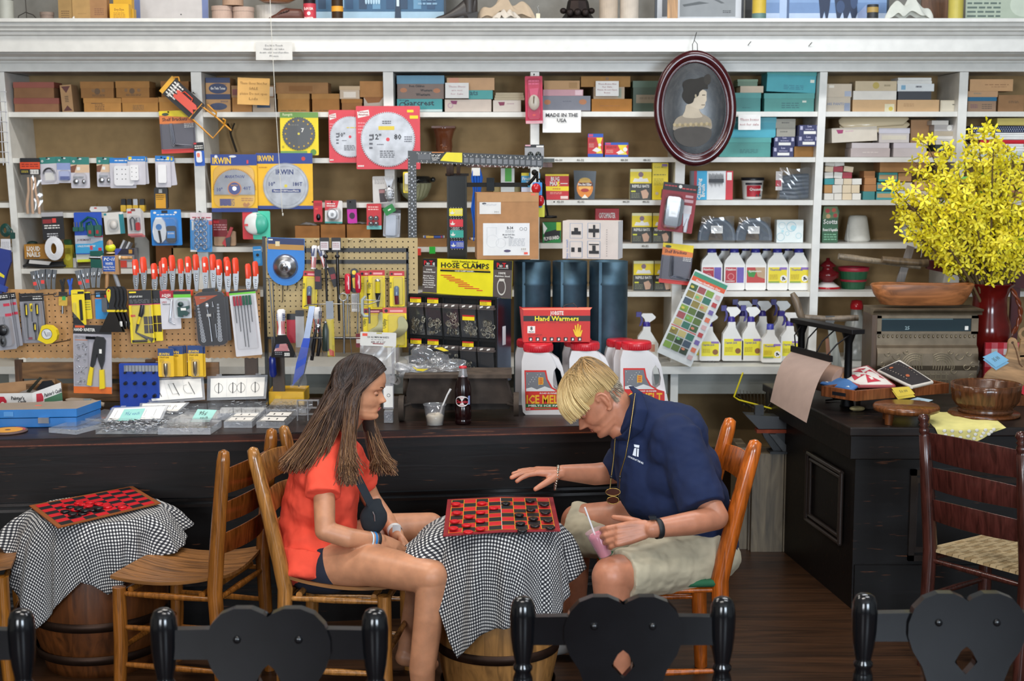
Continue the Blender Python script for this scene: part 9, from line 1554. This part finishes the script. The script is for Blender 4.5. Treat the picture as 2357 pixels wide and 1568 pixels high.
def skin_mesh(m,name,key,parent,vox=.004,sm=6,disp=None,fac=.6):
 m.keys=[key];m.m=[0]*len(m.f);o=m.build(name,parent)
 r=o.modifiers.new('remesh','REMESH');r.mode='VOXEL';r.voxel_size=vox;r.use_smooth_shade=True
 s=o.modifiers.new('smooth','SMOOTH');s.factor=fac;s.iterations=sm
 if disp:
  for sc_,st_,(a,b,c_)in disp:
   t=bpy.data.textures.new('folds','CLOUDS');t.noise_scale=sc_;t.noise_depth=1;e=None
   dm=o.modifiers.new('folds','DISPLACE');dm.texture=t;dm.strength=st_;dm.mid_level=.5;dm.texture_coords='LOCAL'
  s=o.modifiers.new('smooth2','SMOOTH');s.factor=.5;s.iterations=2
 return o
def interp(T,z):
 if z<=T[0][0]:return T[0][1]
 for(a,b),(c,d)in zip(T,T[1:]):
  if z<=c:t=(z-a)/(c-a);t=t*t*(3-2*t)*.5+t*.5;return b+(d-b)*t
 return T[-1][1]
XF=[(-.116,.03),(-.110,.066),(-.100,.083),(-.09,.084),(-.079,.0765),(-.068,.083),(-.0625,.0835),(-.0585,.079),(-.054,.0855),(-.049,.0855),(-.042,.0815),(-.03,.082),(0,.0805),(.008,.079),(.02,.087),(.045,.091),(.07,.085),(.09,.07),(.106,.048),(.118,.02),(.12,.002)]
XB=[(-.116,.0),(-.08,.035),(-.05,.07),(-.02,.09),(.02,.102),(.06,.1),(.09,.08),(.106,.055),(.118,.022),(.12,.002)]
WW=[(-.116,.018),(-.106,.034),(-.09,.046),(-.07,.053),(-.04,.0605),(-.01,.0665),(.03,.0735),(.06,.0725),(.085,.06),(.105,.04),(.118,.016),(.12,.002)]
def head(m,Mx,s,nose=1.0,lip=1.0,old=0):
 nz,n=90,96;vs=[];fs=[]
 for i in range(nz+1):
  z=-.116+.236*i/nz;xf,xb,w_=interp(XF,z),interp(XB,z),interp(WW,z)
  for j in range(n):
   th=2*PI*j/n;c,s_=math.cos(th),math.sin(th);ex=.92;x=(xf if c>0 else xb)*math.copysign(abs(c)**ex,c);y=w_*math.copysign(abs(s_)**.95,s_)
   if c>0:
    t=max(0,min(1,(.01-z)/.038));nh=.029*nose*t**1.15 if z>-.028 else.029*nose*max(0,1-((-.028-z)/.0125))**.6
    sg=.0065+.0055*t;x+=nh*math.exp(-(y/sg)**2)
    al=.011*nose*math.exp(-((z+.031)/.008)**2);x+=al*math.exp(-((abs(y)-.0125)/.006)**2)
    x-=.012*math.exp(-((abs(y)-.031)/.014)**2-((z-.002)/.011)**2)
    x+=.004*math.exp(-((abs(y)-.032)/.02)**2-((z-.02)/.007)**2);x+=.005*math.exp(-((abs(y)-.042)/.018)**2-((z+.028)/.018)**2)
    if-.07<z<-.046:x-=.006*(min(1,abs(y)/.026))**2*lip
    if old:x-=.004*math.exp(-((abs(y)-.03+(z+.05)*.3)/.004)**2)*(1 if-.075<z<-.03 else 0)
   vs.append(Mx@(V((x,y,z))*s))
 for i in range(nz):
  for j in range(n):fs.append((i*n+j,i*n+(j+1)%n,(i+1)*n+(j+1)%n,(i+1)*n+j))
 m.add(vs,fs+[tuple(range(n-1,-1,-1)),tuple(range(nz*n,nz*n+n))],'ffffff',True)
def frame(F,U):
 F=V(F).normalized();Y=V(U).cross(F).normalized();Z_=F.cross(Y);return Matrix(((F.x,Y.x,Z_.x),(F.y,Y.y,Z_.y),(F.z,Y.z,Z_.z)))
def hand(m,Wr,F,Nn,T,curl,s=1,spread=.06,thumb=(.5,.6,.3),nails=None):
 F,Nn,T=V(F).normalized(),V(Nn).normalized(),V(T).normalized();Wr=V(Wr)
 for k,off in enumerate((.028,.010,-.009,-.026)):chain(m,[Wr+T*off*.6*s,Wr+F*.045*s+T*off*.9*s,Wr+F*.088*s+T*off*s],[.016*s,.0145*s,.0115*s])
 egg(m,Wr+F*.045*s,(.03*s,.014*s,.045*s),frame(T,F),n=16,k=10)
 for k,(off,L_,r)in enumerate(((.029,.9,.0092),(.010,1.0,.0095),(-.009,.94,.009),(-.027,.76,.008))):
  c=curl[k]if hasattr(curl,'__len__')else curl;p=Wr+F*(.088-.004*abs(k-1))*s+T*off*s;d=(F+T*spread*(1.5-k)).normalized();pts=[p];a=0;rs=[r*s*1.08]
  for seg,q in((.044,.9),(.028,1.2),(.022,.8)):
   a+=c*q;dd=(d*math.cos(a)+Nn*math.sin(a)).normalized();p=p+dd*seg*L_*s;pts.append(p);rs.append(rs[-1]*.92)
  chain(m,pts,rs)
  if nails is not None:nails.append((pts[-1]-dd*.004*s-(Nn*math.cos(a)-d*math.sin(a))*rs[-1]*.72,dd,-(Nn*math.cos(a)-d*math.sin(a)),rs[-1]))
 p=Wr+F*.022*s+T*.026*s+Nn*.008*s;d=(F*thumb[0]+T*thumb[1]+Nn*thumb[2]).normalized();q=p+d*.042*s;d2=(d+F*.35+Nn*.15).normalized();r_=q+d2*.032*s;chain(m,[p,q,r_,r_+d2*.022*s],[.0165*s,.0125*s,.0105*s,.0085*s])
def strands(name,parent,paths,r,keys,seed=1,n=3):
 m=MB();rn=random.Random(seed)
 for pts in paths:k=len(pts);m.tube(pts,[r*(.5+.5*math.sin(PI*min(.95,.15+.85*i/(k-1))))for i in range(k)],keys[rn.randrange(len(keys))],n=n,caps=False)
 return m.build(name,parent)
def bez(p,n=10):
 o=[]
 for i in range(n+1):
  t=i/n;q=[V(x)for x in p]
  while len(q)>1:q=[q[j].lerp(q[j+1],t)for j in range(len(q)-1)]
  o.append(q[0])
 return o
def hairmat(name,stops,z0,z1):
 m=bpy.data.materials.new(name);m.use_nodes=True;nt=m.node_tree;b=nt.nodes['Principled BSDF'];tc=nt.nodes.new('ShaderNodeTexCoord');sx_=nt.nodes.new('ShaderNodeSeparateXYZ');mr=nt.nodes.new('ShaderNodeMapRange');cr=nt.nodes.new('ShaderNodeValToRGB')
 nt.links.new(tc.outputs['Object'],sx_.inputs[0]);nt.links.new(sx_.outputs[2],mr.inputs[0]);mr.inputs[1].default_value=z1;mr.inputs[2].default_value=z0;nt.links.new(mr.outputs[0],cr.inputs[0]);cr.color_ramp.elements[0].color=lin(stops[0]);cr.color_ramp.elements[1].color=lin(stops[1]);nt.links.new(cr.outputs[0],b.inputs[0]);b.inputs['Roughness'].default_value=.42;_M[name]=m
SKG='c48a68:s';SKM='b5785c:s'
# ----- the girl
G=thing('person',(P(715,1340,5.12).x,5.12,0),label='girl in a coral red T-shirt and navy shorts with long brown hair, seated left',cat='person');go=G.location.copy()
def g(px,py,Z):return P(px,py,Z)-go
m=MB()
Fh=V((.975,-.10,-.17));HM=Matrix.Translation(g(831,896,5.08))@frame(Fh,(0,0,1)).to_4x4();head(m,HM,.94,.92)
chain(m,[g(812,950,5.09),g(790,985,5.1),g(768,1015,5.11)],[.048,.047,.055])
egg(m,g(745,1090,5.12),(.09,.15,.15));egg(m,g(735,1200,5.13),(.095,.135,.15));egg(m,g(720,1290,5.13),(.12,.16,.095))
chain(m,[g(752,1040,5.04),g(745,1090,4.965),g(748,1222,4.875)],[.04,.041,.036]);chain(m,[g(748,1222,4.875),g(800,1238,4.88),g(872,1243,4.94)],[.036,.036,.0245])
chain(m,[g(800,1035,5.25),g(855,1150,5.3)],[.043,.036]);chain(m,[g(855,1150,5.3),g(885,1190,5.24),g(915,1232,5.12)],[.036,.033,.024])
hand(m,g(874,1243,4.94),g(940,1272,5.02)-g(874,1243,4.94),V((0,.35,-1)),V((.3,1,.2)),.35,.92);hand(m,g(917,1235,5.12),V((.55,-.5,-.75)),V((-.6,-.2,-.3)),V((.4,-.8,.3)),.3,.9)
chain(m,[g(728,1303,5.02),g(850,1300,4.9),g(993,1328,4.77)],[.088,.076,.06]);chain(m,[g(995,1330,4.77),g(987,1420,4.76),g(972,1540,4.77),g(975,1640,4.8)],[.056,.052,.046,.034])
chain(m,[g(740,1285,5.22),g(870,1225,5.26),g(990,1213,5.3)],[.085,.07,.055]);chain(m,[g(990,1215,5.3),g(965,1340,5.29),g(935,1500,5.27)],[.054,.05,.034])
na=g(975,1650,4.8);na.z=.05;chain(m,[na,na+V((.07,0,-.01)),na+V((.15,0,-.018))],[.036,.032,.024])
fa=g(930,1530,5.26);fa.z=.06;chain(m,[g(935,1500,5.27),fa,fa+V((.11,0,-.03))],[.034,.034,.024])
b=skin_mesh(m,'body',SKG,G,.0036,4)
def fp(x,y,z):return HM@(V((x,y,z))*.94)
mm=MB();mm.tube([fp(.0845,y,-.0595-.5*y*y*10)for y in(-.02,-.01,0,.01,.02)],[.002,.0036,.004,.0036,.002],'b0625a:s',n=8);mm.tube([fp(.0815,y,-.0655)for y in(-.016,-.008,0,.008,.016)],[.002,.0042,.005,.0042,.002],'b0625a:s',n=8);mm.build('lips',G)
mm=MB()
for s in(-1,1):mm.tube([fp(.0895*(1-(y/.0735)**2)**.5,s*abs(y),.0215+.006*math.sin((abs(y)-.012)/.036*PI))for y in(.012,.02,.028,.036,.043)],[.0012,.0022,.0024,.002,.0008],'3a2418:i',n=5)
mm.build('eyebrows',G);mm=MB();e2=MB()
for s in(-1,1):
 e2.ball(tuple(fp(.0625,s*.031,.0005)),.0108,'c08565:s',14,10);mm.tube([fp(.0742-(abs(y)-.031)**2*48,s*abs(y),-.0035)for y in(.021,.026,.031,.037,.043)],[.0006,.0012,.0014,.0016,.001],'1c1210:i',n=5)
 mm.ball(tuple(fp(.0722,s*.0315,-.0048)),(.002,.005,.0018),'2a1c18:g',8,6)
e2.build('eyelids',G);mm.build('eyelashes',G)
CO='ee4f38:h';s=MB()
egg(s,g(752,1030,5.12),(.085,.165,.06));egg(s,g(745,1085,5.12),(.118,.172,.13));egg(s,g(742,1150,5.12),(.135,.168,.14));cone(s,g(745,1090,5.13),g(722,1310,5.12),.125,.148,1.12)
egg(s,g(728,1255,5.11),(.133,.178,.13));cone(s,g(712,1280,5.02),g(700,1342,4.97),.115,.10,1.0)
cone(s,g(752,1035,5.03),g(745,1142,4.915),.06,.066,.9);egg(s,g(752,1040,5.03),(.066,.068,.065));cone(s,g(795,1040,5.2),g(835,1110,5.3),.06,.066);egg(s,g(790,1035,5.2),(.06,.06,.06));chain(s,[g(778,1000,5.11),g(765,1020,5.11)],[.06,.075])
skin_mesh(s,'shirt',CO,G,.006,10,[(.09,.022,(1,1,1)),(.03,.006,(1,1,1))])
s=MB();cone(s,g(725,1305,5.05),g(768,1305,4.97),.10,.094);chain(s,[g(722,1305,5.03),g(760,1308,4.985)],[.097,.092]);egg(s,g(722,1295,5.14),(.135,.17,.09));chain(s,[g(740,1285,5.22),g(790,1258,5.24)],[.094,.083]);skin_mesh(s,'shorts','1c2030:h',G,.006,6)
s=MB();s.tube([g(822,1098,4.93),g(838,1130,4.93),g(856,1165,4.95)],.017,'20262e:h',n=10,sq=.16);s.build('bag_strap',G)
s=MB();egg(s,g(860,1193,4.96),(.05,.035,.058),frame((1,0,-.2),(0.1,0,1)));cone(s,g(845,1170,4.96),g(880,1160,4.97),.03,.022,.8);wp_=skin_mesh(s,'waist_pack','1b2128:h',G,.005,6,[(.04,.006,(1,1,1))])
s=MB();s.tube([g(858,1178,4.915),g(862,1186,4.915),g(863,1200,4.918)],.0022,CH_,n=6);s.build('zip_pull',wp_)
def band(c,d,r,wd,key,name,par,n=24,off=V((0,0,0))):
 q=MB();d=V(d).normalized();q.tube([c-d*wd/2,c-d*wd*.45,c+d*wd*.45,c+d*wd/2],[r*.96,r,r,r*.96],key,n=n,caps=False);return q.build(name,par)
dn=g(872,1243,4.94)-g(800,1238,4.88);band(g(868,1243,4.937),dn,.0285,.012,'16181c:r','wristband',G);band(g(860,1243,4.93),dn,.0295,.009,'2a78b8:h','wristband',G);band(g(852,1243,4.92),dn,.030,.006,'c8dce8:h','wristband',G)
df=g(915,1232,5.12)-g(885,1190,5.24);ws_=band(g(908,1222,5.15),df,.0285,.02,'d8dad8:r','watch_strap',G);q=MB();c_=g(914,1216,5.12);q.box(c_.x-.016,c_.y-.012,c_.z-.014,c_.x+.014,c_.y,c_.z+.014,'c8cacc:g');q.build('watch_face',ws_,bevel=.004)
hairmat('OMBRE',('2c1a12','7d5636'),.93-0,1.2);hairmat('OMBREB',('3a2418','97704c'),.93,1.2);hairmat('OMBREC',('21130d','5e3d27'),.93,1.2)
s=MB();Hr=frame(Fh,(0,0,1));egg(s,HM@V((-.03,0,.028)),(.088,.077,.09),Hr);chain(s,[HM@V((-.05,-.03,.02)),g(770,965,5.02),g(745,1000,5.0)],[.05,.042,.03]);chain(s,[HM@V((-.06,.02,.0)),g(750,980,5.12),g(705,1045,5.1)],[.05,.045,.024])
chain(s,[HM@V((.0,-.068,.0)),g(812,985,4.99),g(806,1040,4.955),g(800,1095,4.93)],[.016,.018,.016,.008]);chain(s,[HM@V((.0,.066,.0)),g(850,985,5.16),g(872,1030,5.15),g(888,1075,5.13)],[.018,.022,.022,.01])
skin_mesh(s,'hair_mass','2c1c13:a',G,.006,6)
rn=random.Random(8);paths=[]
hp=lambda x,y,z:HM@V((x,y,z))
for i in range(3000):
 t=rn.random();side=-1 if rn.random()<.66 else 1;u=rn.uniform(-1,1)
 px=rn.uniform(-.095,.078);top=hp(px,side*.004,.127-9*max(0,px-.012)**2-9*max(0,-px-.02)**2);j=V((rn.uniform(-.006,.006)for _ in range(3)))
 a=rn.uniform(0,1)
 if px>.035 or(a<.34):
  mid=hp(.045-.03*a+(px-.03)*.2,side*(.082+.006*u),.06);m2=hp(.012-.03*rn.random(),side*(.0845+.008*rn.random()),.0)
  if side<0:e1=g(812+rn.uniform(-24,8),985,4.975+rn.uniform(-.02,.03));e2_=g(rn.uniform(776,822),1040,4.93+rn.uniform(-.01,.03));e3=g(rn.gauss(802,12),rn.uniform(1070,1118),4.90+rn.uniform(-.005,.03))
  else:e1=g(848+rn.uniform(-14,14),985,5.17);e2_=g(rn.uniform(845,892),1035,5.14+rn.uniform(-.03,.03));e3=g(rn.uniform(850,914),rn.uniform(1065,1095),5.12+rn.uniform(-.04,.04))
 else:
  bx=rn.uniform(-.08,.0);mid=hp(px*.8-.02,side*(.08+.005*u),.065);m2=hp(-.045+bx*.5,side*(.086-.25*abs(bx)*.5),.0)
  if rn.random()<.35:m2=hp(-.112,side*.03*rn.random(),.0);mid=hp(-.1,side*.04,.07)
  tt=rn.random();e1=g(790-70*tt+rn.uniform(-8,8),985-10*tt,4.955+.09*rn.random()if side<0 else 5.1+.12*rn.random());e2_=g(760-80*tt+rn.uniform(-8,8),1035-5*tt,4.93+.12*rn.random()if side<0 else 5.08+.15*rn.random());e3=g(735-88*tt+rn.uniform(-10,10),rn.uniform(1070,1100)-14*tt,4.925+.12*rn.random()if side<0 else 5.05+.18*rn.random())
 A_=bez([top,hp(px*.92,side*.062,.122-9*max(0,px-.012)**2-9*max(0,-px-.02)**2),mid,m2],6);d0=(A_[-1]-A_[-2]);B_=bez([A_[-1],A_[-1]+d0*1.1,e1,e2_,e3],10)
 paths.append([p+j*(.3+.7*min(1,k/8))for k,p in enumerate(A_+B_[1:])])
strands('hair',G,paths,.0019,['OMBRE','OMBREB','OMBREC','OMBREC'],3)
# ----- the man
Mn=thing('person',(P(1600,1330,5.12).x,5.12,0),label='older blond man in a navy polo and khaki shorts leaning over the checkerboard',cat='person');go=Mn.location.copy()
m=MB();Fm=V((-.70,-.14,-.71));U_=V((-.71,0,.70));HM=Matrix.Translation(g(1372,923,5.1))@frame(Fm,U_).to_4x4();S_=1.06;head(m,HM,S_,1.15,old=1)
hp=lambda x,y,z:HM@(V((x,y,z))*S_)
chain(m,[hp(-.035,0,-.055),g(1432,968,5.11),g(1475,985,5.12)],[.062,.06,.07]);chain(m,[hp(.02,0,-.08),g(1428,985,5.1)],[.035,.05])
for sd in(1,-1):
 ec=lambda a,b,o=0:hp(-.012+a,sd*(.070+o),b-.008);ear=[ec(.01,-.028),ec(.006,-.036),ec(-.004,-.034,.003),ec(-.015,-.015,.008),ec(-.02,.008,.011),ec(-.014,.026,.01),ec(.0,.032,.007),ec(.012,.024,.004),ec(.013,.008,.002)]
 m.tube(ear,[.005,.0065,.006,.0048,.0048,.0048,.0048,.0045,.004],'ffffff',n=10);chain(m,[ec(-.004,-.022,-.001),ec(-.006,.016,.001)],[.008,.008]);m.tube([ec(-.006,-.012,.004),ec(-.01,.004,.006),ec(-.006,.018,.005),ec(.004,.02,.003)],.003,'ffffff',n=6)
egg(m,g(1555,1050,5.12),(.10,.15,.12));egg(m,g(1575,1180,5.12),(.12,.13,.15));egg(m,g(1610,1270,5.12),(.10,.15,.08))
chain(m,[g(1560,1020,5.03),g(1592,1090,4.95),g(1648,1190,4.855)],[.05,.05,.044]);chain(m,[g(1648,1192,4.855),g(1590,1205,4.80),g(1500,1218,4.747)],[.043,.042,.031])
hw_=g(1483,1220,4.745);hand(m,hw_,g(1375,1243,4.72)-hw_,V((.15,.95,-.35)),V((.05,.25,1)),(.42,.5,.55,.6),1.06,thumb=(.75,.45,.6))
chain(m,[g(1480,1015,5.27),g(1445,1060,5.32),g(1425,1085,5.34)],[.045,.045,.046]);chain(m,[g(1432,1085,5.34),g(1370,1092,5.28),g(1295,1088,5.2)],[.044,.042,.029])
hw2=g(1292,1088,5.2);hand(m,hw2,V((-.97,-.18,.10)),V((0,.15,-1)),V((.05,-1,0)),(.22,.16,.12,.10),1.06,spread=.12,thumb=(.75,.55,.45))
chain(m,[g(1620,1290,5.02),g(1500,1308,4.89),g(1408,1325,4.78)],[.08,.07,.068]);chain(m,[g(1406,1328,4.78),g(1412,1440,4.79),g(1420,1560,4.81),g(1425,1650,4.83)],[.067,.057,.05,.037])
chain(m,[g(1600,1260,5.24),g(1420,1200,5.36),g(1330,1200,5.42)],[.10,.08,.066]);chain(m,[g(1328,1205,5.42),g(1326,1300,5.42),g(1322,1400,5.42),g(1318,1480,5.42)],[.064,.052,.045,.036])
b=skin_mesh(m,'body',SKM,Mn,.0038,3)
for x,y,Z in((1425,1650,4.83),(1318,1485,5.42)):
 a=g(x,y,Z);s=MB();z0=.045;chain(s,[V((a.x,a.y,.07)),V((a.x-.08,a.y,.05)),V((a.x-.17,a.y,.04))],[.045,.042,.036]);o=skin_mesh(s,'sneaker','c9c8c4:e',Mn,.006,4)
 s=MB();c_=a;s.tube([(a.x,a.y,.09),(a.x,a.y,.14)],.043,'d8d6d2:h',n=16,caps=False);s.build('sock',Mn)
NVY='061a40:h';s=MB();chain(s,[g(1545,1012,5.12),g(1470,965,5.12)],[.14,.094]);cone(s,g(1475,968,5.12),g(1440,950,5.115),.098,.088);egg(s,g(1545,1025,5.12),(.125,.195,.11));egg(s,g(1560,1085,5.12),(.16,.19,.14));egg(s,g(1565,1150,5.12),(.18,.18,.14));egg(s,g(1580,1210,5.12),(.175,.185,.12));egg(s,g(1610,1250,5.12),(.14,.185,.10));chain(s,[g(1470,1030,5.12),g(1500,1130,5.12)],[.10,.12]);egg(s,g(1640,1265,5.08),(.085,.165,.07))
cone(s,g(1560,1000,5.02),g(1617,1168,4.875),.088,.083);egg(s,g(1555,1005,5.02),(.088,.085,.085));cone(s,g(1480,1015,5.24),g(1420,1082,5.32),.08,.068);egg(s,g(1480,1015,5.22),(.085,.08,.08))
polo=skin_mesh(s,'polo_shirt',NVY,Mn,.0065,8,[(.12,.02,(1,1,1)),(.04,.008,(1,1,1))])
s=MB();s.tube([g(1452,890,5.12),g(1468,905,5.035),g(1478,945,4.995),g(1466,985,4.99),g(1440,1008,5.02),g(1414,1012,5.08)],[.012,.02,.026,.027,.024,.01],NVY,n=10,sq=.35);skin_mesh(s,'collar',NVY,Mn,.005,3)
KH='b5ab93:h';s=MB();cone(s,g(1630,1282,5.02),g(1432,1322,4.81),.115,.085,1);egg(s,g(1625,1275,5.1),(.13,.18,.09));egg(s,g(1520,1296,4.92),(.14,.10,.098));cone(s,g(1600,1258,5.24),g(1312,1214,5.42),.11,.11,.8);skin_mesh(s,'shorts',KH,Mn,.006,7,[(.08,.018,(1,1,1)),(.025,.006,(1,1,1))])
hairmat('BLOND',('a88352','e6cd94'),hp(0,0,0).z,hp(0,0,.14).z+.03);hairmat('BLONDB',('77603f','cfae72'),hp(0,0,0).z,hp(0,0,.14).z+.03)
s=MB();egg(s,hp(-.004,0,.046),(.112,.083,.088),frame(Fm,U_));egg(s,hp(.055,0,.052),(.055,.062,.04),frame(Fm,U_));skin_mesh(s,'hair_mass','a88a58:a',Mn,.005,4)
rn=random.Random(5);paths=[];cr_=V((-.045,0,.138))
for i in range(2300):
 th=rn.uniform(-PI,PI);c,s_=math.cos(th),math.sin(th);ft=rn.uniform(.8,1)
 rim=V((.112*c if c>0 else.112*c,.086*s_,(.012 if c>.35 else.036 if c>-.45 else.004)+.02*(1-ft)+rn.uniform(-.006,.006)-(.028 if c>.55 else 0)*0));rim.x+=.006 if c>.5 else 0
 md=V((cr_.x+(rim.x-cr_.x)*.75,rim.y*.82,.135-.02*abs(s_)));m2=V((rim.x*1.08,rim.y*1.1,.085));st_=cr_+V((rn.uniform(-.03,.05),rn.uniform(-.03,.03),rn.uniform(-.004,.002)))
 paths.append([hp(*p)for p in bez([st_,md,m2,rim*ft+V((0,0,rim.z*(1-ft)))],9)])
strands('hair',Mn,paths,.0018,['BLOND','BLOND','BLONDB'],7)
paths=[]
for i in range(420):
 th=rn.uniform(.62,1)*PI*rn.choice((-1,1));z=rn.uniform(-.045,.02);k_=1-.3*max(0,-z/.08);a=V((-.098*abs(math.cos(th))**.8*k_,.069*math.sin(th)*k_,z));d_=V((a.x*.06,a.y*.06,-.018));paths.append([hp(*a),hp(*(a+d_*.6)),hp(*(a+d_))])
strands('nape_hair',Mn,paths,.0014,['8a7d6c:i','b8a98e:i'],9)
s=MB()
for sd in(-1,1):s.tube([hp(.088-.3*(abs(y)-.012)*.5,sd*abs(y),.023)for y in(.012,.024,.036,.046)],[.002,.0035,.003,.001],'b09468:i',n=5)
s.build('eyebrows',Mn);s=MB();e2=MB()
for sd in(-1,1):s.ball(tuple(hp(.0665,sd*.031,.001)),.0122,'a86a50:s',14,10);e2.tube([hp(.0785-.9*(abs(y)-.03)**2*12,sd*abs(y),-.005)for y in(.021,.027,.033,.042)],[.0006,.0013,.0013,.0008],'2a1812:i',n=5)
s.build('eyelids',Mn);e2.build('eyelashes',Mn)
s=MB();s.tube([hp(.0845,y,-.0595-5*y*y)for y in(-.02,-.01,0,.01,.02)],[.0015,.0028,.003,.0028,.0015],'9a5248:s',n=8);s.build('lips',Mn)
s=MB();O=g(1478,1070,4.80);f=lambda a,b:(O.x+a*.0015,O.y,O.z-b*.0015)
for P_ in([(-6,-17),(7,-15),(6,-9),(-5,-11)],[(-5,-8),(0,-9),(-1,12),(-9,9)],[(2,-8),(6,-7),(5,13),(1,12)]):s.add([f(a,b)for a,b in P_],[tuple(range(len(P_)))[::-1]],'d8dce4')
v2,f2=text_polys('CHURCH AT THE HILL',True);X_=max(a for a,b in v2);cs,sn=math.cos(.42),math.sin(.42);s.add([f(-20+(a/X_*40)*cs+b*4.2*sn*1,14+(a/X_*40)*sn-b*4.2*cs)for a,b in v2],f2,'d8dce4');o=s.build('shirt_emblem',Mn);q=o.modifiers.new('wrap','SHRINKWRAP');q.target=polo;q.wrap_method='PROJECT';q.use_project_y=True;q.use_positive_direction=True;q.use_negative_direction=False;q.offset=-.0025;q.wrap_mode='ABOVE_SURFACE';q.offset=.0025
s=MB();s.tube([g(1462,905,4.985),g(1456,950,4.97),g(1448,1005,4.965),g(1440,1050,4.955),g(1428,1090,4.96),g(1424,1145,4.965)],.0025,'8a7448:m',n=6);s.tube([g(1416,1010,5.03),g(1412,1060,5.0),g(1407,1098,4.985),g(1404,1125,4.97)],.0025,'8a7448:m',n=6);s.ball(tuple(g(1407,1098,4.983)),.006,BP);s.ball(tuple(g(1427,1098,4.958)),.006,BP);s.build('glasses_cord',Mn)
s=MB();l=MB()
for y,sx_ in((1133,17),(1152,14)):
 pts=[g(1411+sx_*math.cos(t),y+8.5*math.sin(t),4.955)for t in[2*PI*i/20 for i in range(20)]];s.tube(pts,.0014,'a8884c:m',n=6,closed=True);l.add([tuple(p)for p in pts],[tuple(range(20))],'3a1c12:g')
s.tube([g(1424,1145,4.955),g(1427,1120,4.96),g(1426,1100,4.96)],.0014,BP,n=5);l.build('glasses_lenses',s.build('glasses_frame',Mn))
dn=g(1505,1218,4.745)-g(1590,1205,4.80);ws_=band(g(1514,1217,4.751),dn,.0355,.02,'15181c:r','watch_strap',Mn);s=MB();c_=g(1502,1192,4.745);s.box(c_.x-.012,c_.y-.012,c_.z-.004,c_.x+.012,c_.y+.012,c_.z+.008,'15181c:g');s.build('watch_case',ws_,bevel=.003)
s=MB();c_=g(1281,1095,5.19)
for i in range(26):t=2*PI*i/26;s.ball((c_.x+.006*math.cos(t),c_.y+.034*math.sin(t),c_.z-.008+.044*math.cos(t)),(.0052,.0048,.0045),'b9b3a4:m',8,6)
s.build('bracelet',Mn)
w=W(P(1386,1272,4.77));b=P(1394,1280,4.80);t=P(1370,1221,4.80);m=w('cup');ax=(t-b);m.tube([b,b.lerp(t,.04),b.lerp(t,.96),t],[.022,.024,.036,.038],'d8a8b4:f',n=24,caps=False);q=w('drink');q.tube([b.lerp(t,.03),b.lerp(t,.8),b.lerp(t,.88)],[.022,.033,.026],'cf7f92:g',n=24);s_=w('straw');s_.tube([P(1376,1250,4.795),P(1346,1168,4.78)],.0032,'e4e2e4:p',n=8);w.done('drink_cup','clear plastic cup of pink drink with a white straw, held by the man','cup')
